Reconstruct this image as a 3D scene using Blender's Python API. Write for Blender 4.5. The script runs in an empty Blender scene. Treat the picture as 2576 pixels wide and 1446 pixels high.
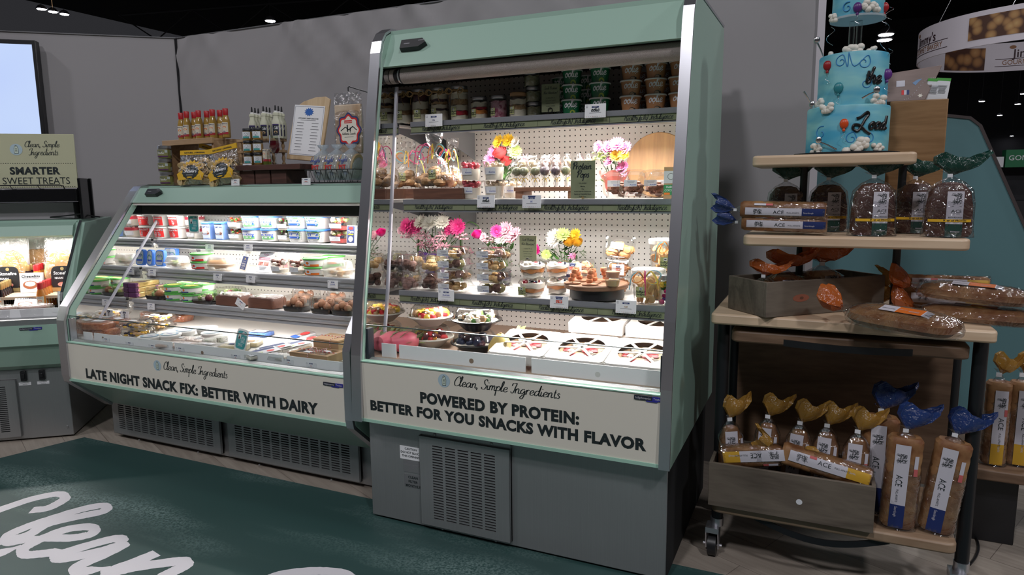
import bpy, bmesh, math, random
from mathutils import Vector, Matrix
import numpy as np
random.seed(7)
D = bpy.data; SC = bpy.context.scene; COL = SC.collection
PI = math.pi

# ---------------------------------------------------------------- camera
FPX = 1717.0; HC = 1.38
yaw, tilt, roll = [math.radians(a) for a in (24.489, 8.319, -0.586)]
FW = Vector((-math.sin(yaw)*math.cos(tilt), math.cos(yaw)*math.cos(tilt), -math.sin(tilt)))
r0 = Vector((math.cos(yaw), math.sin(yaw), 0)); u0 = r0.cross(FW)
RR = math.cos(roll)*r0 + math.sin(roll)*u0
UU = -math.sin(roll)*r0 + math.cos(roll)*u0
CAM = Vector((0, 0, HC))
cd = D.cameras.new('camera'); cam = D.objects.new('camera', cd); COL.objects.link(cam)
cd.sensor_width = 36; cd.lens = FPX/2576*36; cd.clip_start = .05; cd.clip_end = 200
m = Matrix.Identity(4)
for i in range(3):
    m[i][0] = RR[i]; m[i][1] = UU[i]; m[i][2] = -FW[i]; m[i][3] = CAM[i]
cam.matrix_world = m
SC.camera = cam

# ---------------------------------------------------------------- world, exposure, hall lamps
w = D.worlds.new('hall_air'); SC.world = w; w.use_nodes = True
w.node_tree.nodes['Background'].inputs[0].default_value = (.55, .55, .62, 1)
w.node_tree.nodes['Background'].inputs[1].default_value = .045
SC.view_settings.view_transform = 'Standard'; SC.view_settings.look = 'None'
SC.view_settings.gamma = 1; SC.view_settings.use_curve_mapping = False
SC.view_settings.exposure = 0.0
try:
    SC.cycles.transparent_max_bounces = 32; SC.cycles.max_bounces = 10
    SC.cycles.sample_clamp_indirect = 4.0
except Exception: pass
def area(name, loc, target, sx, sy, power, col=(1, 1, 1), shape='RECTANGLE', spread=PI):
    l = D.lights.new(name, 'AREA'); l.shape = shape; l.size = sx; l.size_y = sy; l.energy = power; l.color = col
    l.spread = spread
    o = D.objects.new(name, l); COL.objects.link(o); o.location = loc
    o.rotation_euler = (Vector(target)-Vector(loc)).to_track_quat('-Z', 'Y').to_euler()
    return o
COOL = (.97, .96, 1.0)
for i, (lx, ly, p) in enumerate([(4.5, -3.5, 215), (-1.5, -5, 195), (-7, -3, 120), (9, 2.6, 190), (-12, 4, 80), (-3, 8.5, 170), (3.5, 9, 120), (-16, -4, 70)]):
    area('hall_lamp', (lx, ly, 8.2), (lx*.25-.6, ly*.3+1.2, 0), .7, .7, p*1.18, COOL, 'DISK')

# ---------------------------------------------------------------- pixel helpers (layout of the measured photograph into metres)
def ray(px, py): return (FW*FPX + RR*(px-1288) - UU*(py-723)).normalized()
def onz(px, py, z): d = ray(px, py); return CAM + d*((z-HC)/d.z)
def ony(px, py, y): d = ray(px, py); return CAM + d*(y/d.y)
def xat(px, y, z):
    n = RR*FPX - FW*(px-1288)
    return -(n.y*y + n.z*(z-HC))/n.x

# ---------------------------------------------------------------- materials
MATS = {}
def mat(name, col, rough=.5, metal=0, emit=0, alpha=None, noise=None, bump=0, coat=0, spec=None, subs=0, trans=0):
    if name in MATS: return MATS[name]
    mt = D.materials.new(name); mt.use_nodes = True; nt = mt.node_tree; b = nt.nodes['Principled BSDF']
    c = (*col, 1) if len(col) == 3 else col
    b.inputs['Base Color'].default_value = c; b.inputs['Roughness'].default_value = rough; b.inputs['Metallic'].default_value = metal
    if coat: b.inputs['Coat Weight'].default_value = coat; b.inputs['Coat Roughness'].default_value = .08
    if spec is not None: b.inputs['Specular IOR Level'].default_value = spec
    if emit: b.inputs['Emission Color'].default_value = c; b.inputs['Emission Strength'].default_value = emit
    if trans: b.inputs['Transmission Weight'].default_value = trans
    if subs: b.inputs['Subsurface Weight'].default_value = subs; b.inputs['Subsurface Radius'].default_value = (.01, .008, .006)
    if noise or bump:
        tc = nt.nodes.new('ShaderNodeTexCoord'); mp = nt.nodes.new('ShaderNodeMapping'); nz = nt.nodes.new('ShaderNodeTexNoise')
        nt.links.new(tc.outputs['Object'], mp.inputs[0]); nt.links.new(mp.outputs[0], nz.inputs[0])
        sc, amt, col2, stretch = (noise + (None,)*4)[:4] if noise else (40, 0, None, None)
        nz.inputs['Scale'].default_value = sc; nz.inputs['Detail'].default_value = 5
        if stretch: mp.inputs['Scale'].default_value = stretch
        if noise:
            rp = nt.nodes.new('ShaderNodeValToRGB'); nt.links.new(nz.outputs[0], rp.inputs[0])
            rp.color_ramp.elements[0].position = .5-amt; rp.color_ramp.elements[1].position = .5+amt
            rp.color_ramp.elements[0].color = c; rp.color_ramp.elements[1].color = (*col2, 1)
            nt.links.new(rp.outputs[0], b.inputs['Base Color'])
        if bump:
            bp = nt.nodes.new('ShaderNodeBump'); bp.inputs['Strength'].default_value = bump; bp.inputs['Distance'].default_value = .01
            nt.links.new(nz.outputs[0], bp.inputs['Height']); nt.links.new(bp.outputs[0], b.inputs['Normal'])
    MATS[name] = mt; return mt
def film(name, tint=(1, 1, 1), gloss=.12, rough=.12, milky=0, mcol=(.9, .9, .9), bump=0, scale=60, edge=.5, top=.55):
    """thin clear plastic: lets light straight through, with a sheen that grows at grazing angles"""
    if name in MATS: return MATS[name]
    mt = D.materials.new(name); mt.use_nodes = True; nt = mt.node_tree; nt.nodes.clear()
    N = nt.nodes.new; out = N('ShaderNodeOutputMaterial'); tr = N('ShaderNodeBsdfTransparent'); gl = N('ShaderNodeBsdfGlossy')
    tr.inputs[0].default_value = (*tint, 1); gl.inputs['Roughness'].default_value = rough
    lw = N('ShaderNodeLayerWeight'); lw.inputs[0].default_value = edge
    mr = N('ShaderNodeMapRange'); mr.inputs['To Min'].default_value = gloss; mr.inputs['To Max'].default_value = min(1, gloss+top)
    nt.links.new(lw.outputs['Facing'], mr.inputs[0])
    mx = N('ShaderNodeMixShader'); nt.links.new(mr.outputs[0], mx.inputs[0]); nt.links.new(tr.outputs[0], mx.inputs[1]); nt.links.new(gl.outputs[0], mx.inputs[2])
    last = mx
    if milky:
        df = N('ShaderNodeBsdfDiffuse'); df.inputs[0].default_value = (*mcol, 1)
        m2 = N('ShaderNodeMixShader'); m2.inputs[0].default_value = milky
        nt.links.new(mx.outputs[0], m2.inputs[1]); nt.links.new(df.outputs[0], m2.inputs[2]); last = m2
    if bump:
        tc = N('ShaderNodeTexCoord'); nz = N('ShaderNodeTexNoise'); nz.inputs['Scale'].default_value = scale; nz.inputs['Detail'].default_value = 3
        nz.inputs['Distortion'].default_value = 1.2
        nt.links.new(tc.outputs['Object'], nz.inputs[0]); bp = N('ShaderNodeBump'); bp.inputs['Strength'].default_value = bump; bp.inputs['Distance'].default_value = .02
        nt.links.new(nz.outputs[0], bp.inputs['Height']); nt.links.new(bp.outputs[0], gl.inputs['Normal'])
    nt.links.new(last.outputs[0], out.inputs[0]); MATS[name] = mt; return mt
def wood(name, c1, c2, axis='X', sc=6, rough=.5, rings=14, coat=0):
    if name in MATS: return MATS[name]
    mt = mat(name, c1, rough, coat=coat); nt = mt.node_tree; b = nt.nodes['Principled BSDF']; N = nt.nodes.new
    tc = N('ShaderNodeTexCoord'); mp = N('ShaderNodeMapping'); nt.links.new(tc.outputs['Object'], mp.inputs[0])
    s = {'X': (.12, 1, 1), 'Y': (1, .12, 1), 'Z': (1, 1, .12)}[axis]
    mp.inputs['Scale'].default_value = s
    nz = N('ShaderNodeTexNoise'); nz.inputs['Scale'].default_value = sc; nz.inputs['Detail'].default_value = 8; nz.inputs['Distortion'].default_value = .6
    nt.links.new(mp.outputs[0], nz.inputs[0])
    ml = N('ShaderNodeMath'); ml.operation = 'MULTIPLY'; ml.inputs[1].default_value = rings; nt.links.new(nz.outputs[0], ml.inputs[0])
    fr = N('ShaderNodeMath'); fr.operation = 'PINGPONG'; fr.inputs[1].default_value = 1; nt.links.new(ml.outputs[0], fr.inputs[0])
    n2 = N('ShaderNodeTexNoise'); n2.inputs['Scale'].default_value = sc*16; n2.inputs['Detail'].default_value = 4; nt.links.new(mp.outputs[0], n2.inputs[0])
    ad = N('ShaderNodeMath'); ad.operation = 'MULTIPLY_ADD'; ad.inputs[1].default_value = .55; nt.links.new(n2.outputs[0], ad.inputs[0])
    m3 = N('ShaderNodeMath'); m3.operation = 'MULTIPLY'; m3.inputs[1].default_value = .5; nt.links.new(fr.outputs[0], m3.inputs[0]); nt.links.new(m3.outputs[0], ad.inputs[2])
    rp = N('ShaderNodeValToRGB'); rp.color_ramp.elements[0].position = .15; rp.color_ramp.elements[1].position = .8
    rp.color_ramp.elements[0].color = (*c1, 1); rp.color_ramp.elements[1].color = (*c2, 1)
    nt.links.new(ad.outputs[0], rp.inputs[0]); nt.links.new(rp.outputs[0], b.inputs['Base Color'])
    return mt

# ---------------------------------------------------------------- mesh helpers
class G:
    def __init__(s): s.v = []; s.f = []; s.m = []; s.M = Matrix.Identity(4)
    def add(s, vs, fs, mi=0):
        o = len(s.v); M = s.M
        s.v += [tuple(M @ Vector(p)) for p in vs]
        s.f += [tuple(o+i for i in f) for f in fs]; s.m += [mi]*len(fs); return s
    def box(s, x0, x1, y0, y1, z0, z1, mi=0):
        v = [(x, y, z) for z in (z0, z1) for y in (y0, y1) for x in (x0, x1)]
        return s.add(v, [(0, 2, 3, 1), (4, 5, 7, 6), (0, 1, 5, 4), (2, 6, 7, 3), (0, 4, 6, 2), (1, 3, 7, 5)], mi)
    def ext(s, poly, ax, a, b, mi=0):
        """prism: polygon in the plane across axis ax (X: (y,z), Y: (x,z), Z: (x,y)) from a to b"""
        def P(p, t): return {'X': (t, p[0], p[1]), 'Y': (p[0], t, p[1]), 'Z': (p[0], p[1], t)}[ax]
        n = len(poly); v = [P(p, a) for p in poly] + [P(p, b) for p in poly]
        f = [tuple(range(n))[::-1], tuple(range(n, 2*n))] + [(i, (i+1) % n, n+(i+1) % n, n+i) for i in range(n)]
        return s.add(v, f, mi)
    def band(s, pts, th, ax, a, b, mi=0):
        n = len(pts); off = []
        for i in range(n):
            p = Vector(pts[max(0, i-1)]); q = Vector(pts[min(n-1, i+1)]); d = (q-p).normalized()
            off.append((pts[i][0]-d.y*th, pts[i][1]+d.x*th))
        for i in range(n-1): s.ext([pts[i], pts[i+1], off[i+1], off[i]], ax, a, b, mi)
        return s
    def loft(s, rings, cap0=True, cap1=True, mi=0, closed=True):
        n = len(rings[0]); v = [p for r in rings for p in r]; f = []
        for k in range(len(rings)-1):
            for i in range(n if closed else n-1):
                j = (i+1) % n; f.append((k*n+i, k*n+j, (k+1)*n+j, (k+1)*n+i))
        if cap0: f.append(tuple(range(n))[::-1])
        if cap1: f.append(tuple((len(rings)-1)*n+i for i in range(n)))
        return s.add(v, f, mi)
    def sq(s, prof, n=28, e=2, c=(0, 0, 0), mi=0, cap0=True, cap1=True):
        """stack of superellipse rings (rx, ry, z[, exponent])"""
        R = []
        for p in prof:
            rx, ry, z = p[:3]; ee = p[3] if len(p) > 3 else e; ring = []
            for i in range(n):
                a = 2*PI*(i+.5)/n; ca, sa = math.cos(a), math.sin(a)
                ring.append((c[0]+rx*math.copysign(abs(ca)**(2/ee), ca), c[1]+ry*math.copysign(abs(sa)**(2/ee), sa), c[2]+z))
            R.append(ring)
        return s.loft(R, cap0, cap1, mi)
    def lathe(s, prof, n=24, c=(0, 0, 0), mi=0, cap0=True, cap1=True):
        return s.sq([(r, r, z) for r, z in prof], n, 2, c, mi, cap0, cap1)
    def tube(s, pts, r, n=8, mi=0, cap=True):
        pts = [Vector(p) for p in pts]; R = []; up = Vector((.13, .21, .97))
        for i, p in enumerate(pts):
            d = (pts[min(i+1, len(pts)-1)] - pts[max(i-1, 0)]).normalized()
            if abs(d.dot(up)) > .95: up = Vector((.9, .3, .1))
            a = d.cross(up).normalized(); b = d.cross(a); up = -b if i else up
            rr = r[i] if isinstance(r, (list, tuple)) else r
            R.append([tuple(p + a*rr*math.cos(2*PI*k/n) + b*rr*math.sin(2*PI*k/n)) for k in range(n)])
        return s.loft(R, cap, cap, mi)
    def ball(s, c, rx, ry=None, rz=None, n=14, mi=0, j=0, seed=0):
        ry = ry or rx; rz = rz or rx; rd = random.Random(seed); R = []
        for k in range(1, n//2):
            t = PI*k/(n//2); ring = []
            for i in range(n):
                a = 2*PI*i/n; q = 1+j*(rd.random()-.5)
                ring.append((c[0]+rx*q*math.sin(t)*math.cos(a), c[1]+ry*q*math.sin(t)*math.sin(a), c[2]-rz*q*math.cos(t)))
            R.append(ring)
        return s.loft(R, True, True, mi)
    def ribbon(s, pts, w, nrm, mi=0):
        """flat strip along pts, width w, lying across nrm"""
        pts = [Vector(p) for p in pts]; nrm = Vector(nrm); v = []
        for i, p in enumerate(pts):
            d = (pts[min(i+1, len(pts)-1)] - pts[max(i-1, 0)]).normalized(); a = d.cross(nrm).normalized()*w/2
            v += [tuple(p-a), tuple(p+a)]
        return s.add(v, [(2*i, 2*i+1, 2*i+3, 2*i+2) for i in range(len(pts)-1)], mi)
    def put(s, shape, fn, mi=0):
        vs, fs = shape[:2]; return s.add([fn(x, y) for x, y in vs], fs, mi)
    def quad(s, x0, x1, y0, y1, fn, mi=0, nx=1, ny=1):
        v = [fn(x0+(x1-x0)*i/nx, y0+(y1-y0)*j/ny) for j in range(ny+1) for i in range(nx+1)]
        return s.add(v, [(j*(nx+1)+i, j*(nx+1)+i+1, (j+1)*(nx+1)+i+1, (j+1)*(nx+1)+i) for j in range(ny) for i in range(nx)], mi)
def build(name, g, mats, parent=None, smooth=35, bevel=0, loc=None, rz=0, label=None):
    me = D.meshes.new(name); me.from_pydata(g.v, [], g.f); me.update()
    if not isinstance(mats, (list, tuple)): mats = [mats]
    for mt in mats: me.materials.append(mt)
    me.polygons.foreach_set('material_index', g.m)
    if smooth:
        me.polygons.foreach_set('use_smooth', [True]*len(g.f))
        try: me.set_sharp_from_angle(angle=math.radians(smooth))
        except Exception: pass
    o = D.objects.new(name, me); COL.objects.link(o)
    if parent: o.parent = parent
    if loc: o.location = loc
    if rz: o.rotation_euler.z = rz
    if bevel:
        b = o.modifiers.new('bevel', 'BEVEL'); b.width = bevel; b.segments = 2; b.limit_method = 'ANGLE'; b.angle_limit = .6
        b.harden_normals = False
    if label: o['label'] = label
    return o
def tag(o, label, cat, group=None, kind=None):
    if kind: o['kind'] = kind
    if label: o['label'] = label
    if cat: o['category'] = cat
    if group: o['group'] = group
    return o
def root(name, loc, label, cat, group=None, rz=0):
    o = D.objects.new(name, None); COL.objects.link(o); o.location = loc; o.rotation_euler.z = rz; o.empty_display_size = .05
    return tag(o, label, cat, group)
def dup(o, loc, rz=None, label=None, group=None, parent=None, scale=None, rot=None):
    c = o.copy(); COL.objects.link(c)
    if parent is not None: c.parent = parent
    else:
        c.location = loc
        if rz is not None: c.rotation_euler = (0, 0, rz)
        if rot is not None: c.rotation_euler = rot
        if scale is not None: c.scale = (scale,)*3 if not isinstance(scale, tuple) else scale
        if label: c['label'] = label
        if group: c['group'] = group
    for ch in list(o.children): dup(ch, None, parent=c)
    return c
class Kind:
    """first call places the prototype itself, later calls place copies"""
    def __init__(s, maker): s.mk = maker; s.p = None
    def __call__(s, loc, label, group=None, rz=0, rot=None, scale=None):
        if s.p is None:
            s.p = s.mk(); o = s.p; o.location = loc; o.rotation_euler = rot if rot is not None else (0, 0, rz)
            if scale is not None: o.scale = (scale,)*3 if not isinstance(scale, tuple) else scale
            o['label'] = label
            if group: o['group'] = group
            return o
        o = dup(s.p, loc, rz, label, group, None, scale if scale is not None else 1.0, rot)
        return o
# ---------------------------------------------------------------- lettering
_tc = {}
def text(s, size=1.0, bold=0.0, sx=1.0):
    """outline lettering as a 2-D mesh, baseline at 0, left at 0"""
    k = (s, bold)
    if k not in _tc:
        c = D.curves.new('t', 'FONT'); c.body = s; c.offset = bold; c.space_character = 1+bold*1.5; c.resolution_u = 3; c.fill_mode = 'BOTH'
        o = D.objects.new('t', c); me = D.meshes.new_from_object(o)
        _tc[k] = ([(v.co.x, v.co.y) for v in me.vertices], [tuple(p.vertices) for p in me.polygons])
        D.objects.remove(o); D.curves.remove(c); D.meshes.remove(me)
    vs, fs = _tc[k]
    if not vs: return ([], [], 0)
    wd = max(v[0] for v in vs)
    return ([(x*size*sx, y*size) for x, y in vs], fs, wd*size*sx)
SG = {
 'a': ([[(.85,.85),(.5,1),(.1,.6),(.15,.1),(.5,.05),(.85,.6),(.88,.95),(.85,.4),(.95,.02),(1.2,.2)]],1.15),
 'b': ([[(.1,1.2),(.35,2.1),(.2,1.9),(.12,.6),(.2,.05),(.6,.05),(.8,.5),(.6,.95),(.25,.7)]],.95),
 'c': ([[(.75,.8),(.5,1),(.12,.6),(.2,.08),(.6,0),(.9,.25)]],.85),
 'd': ([[(.8,.8),(.5,1),(.1,.6),(.15,.08),(.5,.05),(.85,.7),(1.0,2.1),(.88,1.2),(.85,.3),(.98,.02),(1.2,.2)]],1.15),
 'e': ([[(.05,.35),(.55,.5),(.75,.8),(.5,1),(.15,.65),(.2,.1),(.55,0),(.95,.3)]],.9),
 'f': ([[(.1,.3),(.5,1.5),(.5,2.1),(.25,1.8),(.2,0),(.15,-1),(.4,-.6),(.35,.1),(.7,.3)]],.65),
 'g': ([[(.8,.85),(.5,1),(.1,.6),(.2,.1),(.5,.1),(.85,.7),(.8,-.4),(.5,-1),(.15,-.75),(.5,-.25),(1.15,.2)]],1.05),
 'h': ([[(0,.9),(.4,2.1),(.25,1.9),(.1,0)],[(.12,.5),(.5,1),(.72,.8),(.68,.2),(.85,0),(1.1,.2)]],1.05),
 'i': ([[(.1,.95),(.1,.2),(.25,0),(.5,.25)],[(.2,1.4),(.24,1.52)]],.45),
 'k': ([[(0,.9),(.4,2.1),(.25,1.9),(.1,0)],[(.12,.5),(.55,1),(.5,.65),(.2,.5),(.6,.05),(.9,.15)]],.85),
 'l': ([[(0,.3),(.4,1.6),(.35,2.1),(.15,1.7),(.1,.3),(.25,0),(.5,.25)]],.48),
 'm': ([[(.1,.95),(.1,0)],[(.12,.55),(.4,1),(.58,.8),(.55,0)],[(.57,.55),(.85,1),(1.05,.8),(1.02,.2),(1.15,0),(1.4,.2)]],1.35),
 'n': ([[(.1,.95),(.1,0)],[(.12,.55),(.45,1),(.68,.8),(.65,.2),(.8,0),(1.05,.2)]],1.0),
 'o': ([[(.5,1),(.12,.6),(.2,.08),(.55,.02),(.82,.5),(.6,.98),(.45,.95),(.6,.75),(1.0,.8)]],.95),
 'p': ([[(.1,.95),(.05,-1)],[(.1,.5),(.45,1),(.8,.65),(.6,.1),(.15,.15)]],.9),
 'r': ([[(.1,.95),(.12,0)],[(.12,.5),(.35,.95),(.65,.9)]],.68),
 's': ([[(.6,.85),(.35,1),(.2,.75),(.6,.35),(.4,0),(.05,.15)]],.7),
 't': ([[(.25,1.7),(.2,.3),(.35,0),(.6,.2)],[(0,1.05),(.55,1.1)]],.55),
 'u': ([[(.1,.95),(.12,.25),(.4,0),(.75,.4),(.82,.95),(.8,.2),(.95,0),(1.15,.2)]],1.1),
 'v': ([[(.05,.95),(.3,0),(.65,.95),(.85,.9)]],.8),
 'y': ([[(.1,.95),(.15,.35),(.45,.15),(.8,.5),(.85,.95),(.75,-.5),(.45,-1),(.15,-.75),(.5,-.2),(1.1,.2)]],1.0),
 'A': ([[(0,0),(.35,.6),(.8,2),(.85,.9),(1,0),(1.2,.1)],[(.1,.7),(1.05,.8)]],1.2),
 'C': ([[(1.1,1.5),(1,2),(.5,1.8),(.12,.9),(.3,.1),(.8,.05),(1.2,.4)]],1.15),
 'H': ([[(-.1,1.5),(.1,1.95),(.3,1.8),(.3,1),(.1,0)],[(1.15,2.05),(.9,1.5),(.85,.3),(1,0),(1.2,.2)],[(0,.85),(.95,1.1)]],1.2),
 'I': ([[(.1,1.4),(.25,1.9),(.6,1.95),(.95,2),(.8,1.2),(.6,.2),(.3,-.05),(.05,.25)]],.85),
 'L': ([[(.85,1.7),(.75,2.1),(.5,1.8),(.4,.9),(.1,.1),(.4,.2),(.9,0),(1.3,.25)]],1.15),
 'N': ([[(0,0),(.25,1.9),(.5,1),(.9,.05),(1.1,1.9),(1.35,2)]],1.25),
 'P': ([[(.35,1.7),(.2,0)],[(-.1,1.2),(.25,1.9),(.85,2),(1,1.4),(.6,.95),(.3,1.05)]],1.0),
 'S': ([[(1,1.7),(.8,2.1),(.4,1.8),(.5,1.2),(.9,.7),(.6,.05),(.1,.1),(0,.45)]],1.05),
 '(': ([[(.5,2.1),(.1,1),(.3,-.5)]],.5), ')': ([[(.1,2.1),(.4,1),(0,-.5)]],.5),
 ',': ([[(.15,.15),(.05,-.35)]],.4), '.': ([[(.1,.02),(.14,.12)]],.3), '!': ([[(.3,2),(.15,.6)],[(.1,.02),(.13,.12)]],.45), ' ': ([], .55)}
def smooth_pts(p, k=5):
    P = [np.array(q, float) for q in p]; out = []
    P = [2*P[0]-P[1]] + P + [2*P[-1]-P[-2]]
    for i in range(1, len(P)-2):
        for t in np.linspace(0, 1, k, endpoint=False):
            a, b, c, d = P[i-1:i+3]
            out.append(.5*((2*b)+(-a+c)*t+(2*a-5*b+4*c-d)*t*t+(-a+3*b-3*c+d)*t**3))
    out.append(P[-2]); return out
def script(s, size=1.0, wt=.2, slant=.22, even=.35, k=4, cap=1.0):
    """brush-script lettering as 2-D ribbons, size = x-height"""
    vs = []; fs = []; x = 0
    for ch in s:
        st, adv = SG[ch]
        for pl in st:
            q = smooth_pts(pl, k); n = len(q); o = len(vs)
            for i in range(n):
                d = q[min(i+1, n-1)]-q[max(i-1, 0)]; L = np.hypot(*d)+1e-6; d = d/L
                ww = wt*(even+(1-even)*abs(d[1]))*.5
                if (i == 0 or i == n-1) and n > 6: ww *= .5
                for sgn in (-1, 1):
                    px = q[i][0]-d[1]*ww*sgn; py = q[i][1]+d[0]*ww*sgn
                    vs.append(((x+px+slant*py)*size, py*size))
            fs += [(o+2*i+1, o+2*i, o+2*i+2, o+2*i+3) for i in range(n-1)]
        x += adv
    return (vs, fs, x*size)
def plane(o, xd, yd, off=.0006):
    o = Vector(o); xd = Vector(xd).normalized(); yd = Vector(yd).normalized(); n = xd.cross(yd)*off
    return lambda x, y: tuple(o + xd*x + yd*y + n)
def cyl(cx, cy, rb, rt, h, a0=-PI/2, off=.0006, e=2.0, ratio=1.0):
    """wrap (x along the surface, y up) round an upright tapered tub, x=0 facing a0"""
    def fn(x, y):
        r = rb+(rt-rb)*y/h+off; a = a0+x/r; ca, sa = math.cos(a), math.sin(a)
        if e != 2: return (cx+r*math.copysign(abs(ca)**(2/e), ca), cy+r*ratio*math.copysign(abs(sa)**(2/e), sa), y)
        return (cx+r*ca, cy+r*ratio*sa, y)
    return fn
def shift(fn, dx, dy): return lambda x, y: fn(x+dx, y+dy)
def ctext(g, s, fn, size, mi, x=0, y=0, bold=0, sx=1, align='C'):
    t = text(s, size, bold, sx); dx = x - (t[2]/2 if align == 'C' else 0)
    g.put(t, shift(fn, dx, y), mi)
def cscript(g, s, fn, size, mi, x=0, y=0, wt=.2, align='C', **k):
    t = script(s, size, wt, **k); dx = x - (t[2]/2 if align == 'C' else 0)
    g.put(t, shift(fn, dx, y), mi)
def disc(g, cx, cy, r, fn, mi, n=20, ry=None):
    ry = ry or r
    g.add([fn(cx+r*math.cos(2*PI*i/n), cy+ry*math.sin(2*PI*i/n)) for i in range(n)], [tuple(range(n))], mi)
def poly(g, pts, fn, mi): g.add([fn(*p) for p in pts], [tuple(range(len(pts)))], mi)
# ================================================================ shared materials
MINT = mat('mint_paint', (.335, .50, .415), .38, coat=.3)
CREAM = mat('cream_vinyl', (.74, .70, .61), .55)
INK = mat('dark_ink', (.012, .02, .022), .6)
STEEL = mat('brushed_steel', (.42, .425, .43), .38, .7, noise=(3, .5, (.34, .345, .35), (220, 1, 1.2)))
CHROME = mat('polished_steel', (.58, .58, .62), .3, .92)
GREYMETAL = mat('grey_shelf_metal', (.20, .205, .225), .45)
BLACK = mat('black_plastic', (.012, .012, .014), .4)
DARK = mat('deep_black', (.004, .004, .005), .8)
WHITE = mat('white_enamel', (.80, .78, .75), .4)
PAPER = mat('white_card', (.82, .82, .84), .6)
OLIVE = mat('olive_card', (.23, .255, .15), .6, noise=(9, .06, (.205, .23, .13)))
GLASS = film('case_glass', (.97, .985, .98), .02, .02, edge=.3, top=.14)
MIRROR = mat('mirror_glass', (.70, .71, .71), .03, 1.0)
LED = mat('led_tube', (1, .95, .9), emit=9)
NAVY = mat('navy_ink', (.03, .05, .16), .6)
GREYINK = mat('grey_ink', (.25, .25, .27), .6)
def pegmat():
    mt = mat('pegboard', (.80, .78, .75), .45); nt = mt.node_tree; N = nt.nodes.new; b = nt.nodes['Principled BSDF']
    tc = N('ShaderNodeTexCoord'); sp = N('ShaderNodeSeparateXYZ'); nt.links.new(tc.outputs['Object'], sp.inputs[0])
    def md(op, a, v=None, b2=None):
        n = N('ShaderNodeMath'); n.operation = op; nt.links.new(a, n.inputs[0])
        if v is not None: n.inputs[1].default_value = v
        if b2 is not None: nt.links.new(b2, n.inputs[1])
        return n.outputs[0]
    ax = md('SUBTRACT', md('MODULO', md('ADD', sp.outputs[0], 25.4), .0254), .0127)
    az = md('SUBTRACT', md('MODULO', md('ADD', sp.outputs[2], 25.4), .0254), .0127)
    d = md('SQRT', md('ADD', md('MULTIPLY', ax, b2=ax), b2=md('MULTIPLY', az, b2=az)))
    lt = md('LESS_THAN', d, .0032)
    mx = N('ShaderNodeMix'); mx.data_type = 'RGBA'; nt.links.new(lt, mx.inputs[0])
    mx.inputs[6].default_value = (.80, .775, .745, 1); mx.inputs[7].default_value = (.004, .004, .004, 1)
    nt.links.new(mx.outputs[2], b.inputs['Base Color']); return mt
PEG = pegmat()

# ================================================================ the hall
def floormat():
    mt = mat('laminate_floor', (.3, .25, .2), .42); nt = mt.node_tree; N = nt.nodes.new; b = nt.nodes['Principled BSDF']
    tc = N('ShaderNodeTexCoord'); mp = N('ShaderNodeMapping'); mp.inputs['Rotation'].default_value = (0, 0, .42); nt.links.new(tc.outputs['Object'], mp.inputs[0])
    br = N('ShaderNodeTexBrick'); br.inputs['Scale'].default_value = 1; br.inputs['Brick Width'].default_value = 1.2; br.inputs['Row Height'].default_value = .18
    br.inputs['Mortar Size'].default_value = .0012; br.inputs['Color1'].default_value = (.42, .365, .31, 1); br.inputs['Color2'].default_value = (.34, .29, .245, 1); br.inputs['Mortar'].default_value = (.16, .13, .11, 1)
    nt.links.new(mp.outputs[0], br.inputs[0])
    m2 = N('ShaderNodeMapping'); m2.inputs['Scale'].default_value = (1.2, 16, 1); nt.links.new(mp.outputs[0], m2.inputs[0])
    nz = N('ShaderNodeTexNoise'); nz.inputs['Scale'].default_value = 3; nz.inputs['Detail'].default_value = 7; nt.links.new(m2.outputs[0], nz.inputs[0])
    mx = N('ShaderNodeMix'); mx.data_type = 'RGBA'; mx.blend_type = 'MULTIPLY'; mx.inputs[0].default_value = .7
    rp = N('ShaderNodeValToRGB'); rp.color_ramp.elements[0].position = .3; rp.color_ramp.elements[0].color = (.62, .6, .58, 1); rp.color_ramp.elements[1].position = .7
    nt.links.new(nz.outputs[0], rp.inputs[0]); nt.links.new(br.outputs[0], mx.inputs[6]); nt.links.new(rp.outputs[0], mx.inputs[7]); nt.links.new(mx.outputs[2], b.inputs['Base Color'])
    return mt
g = G(); g.add([(-45, -12, 0), (30, -12, 0), (30, 60, 0), (-45, 60, 0)], [(0, 1, 2, 3)])
tag(build('floor', g, floormat(), smooth=0), None, None, kind='structure')
g = G(); g.box(-45, 30, -12, 60, 13, 13.2)
tag(build('ceiling', g, mat('black_ceiling', (.006, .006, .007), .9), smooth=0), None, None, kind='structure')
HALL = mat('dark_hall_wall', (.03, .03, .034), .9)
g = G(); g.box(-45, 30, 58, 58.2, 0, 13)
tag(build('wall_far', g, HALL, smooth=0), None, None, kind='structure')
CLOTH = mat('grey_booth_fabric', (.325, .312, .322), .85)
# back wall: stretched fabric with slanting creases
WY = 3.4; WH = 2.386; XC = -3.991; XE = -.065
g = G(); nx, nz_ = 150, 44; vs = []; rd = random.Random(3)
folds = [(rd.uniform(-3.9, -.2), rd.uniform(.025, .06), rd.uniform(.3, .8), rd.choice((-1.1, -.9, -.7, 1.0, .8))) for _ in range(34)]
for j in range(nz_+1):
    z = WH*j/nz_
    for i in range(nx+1):
        x = XC+(XE-XC)*i/nx; y = 0
        for fx, fw, fl, sl in folds:
            t = WH-z
            if t < fl: y += .013*math.exp(-((x-fx-sl*t)/fw)**2)*(1-t/fl)
        vs.append((x, WY-y, z))
fs = [(j*(nx+1)+i, j*(nx+1)+i+1, (j+1)*(nx+1)+i+1, (j+1)*(nx+1)+i) for j in range(nz_) for i in range(nx)]
g.add(vs, fs); g.box(XC, XE, WY+.001, WY+.04, 0, WH)
tag(build('wall_back', g, CLOTH), None, None, kind='structure')
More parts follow.
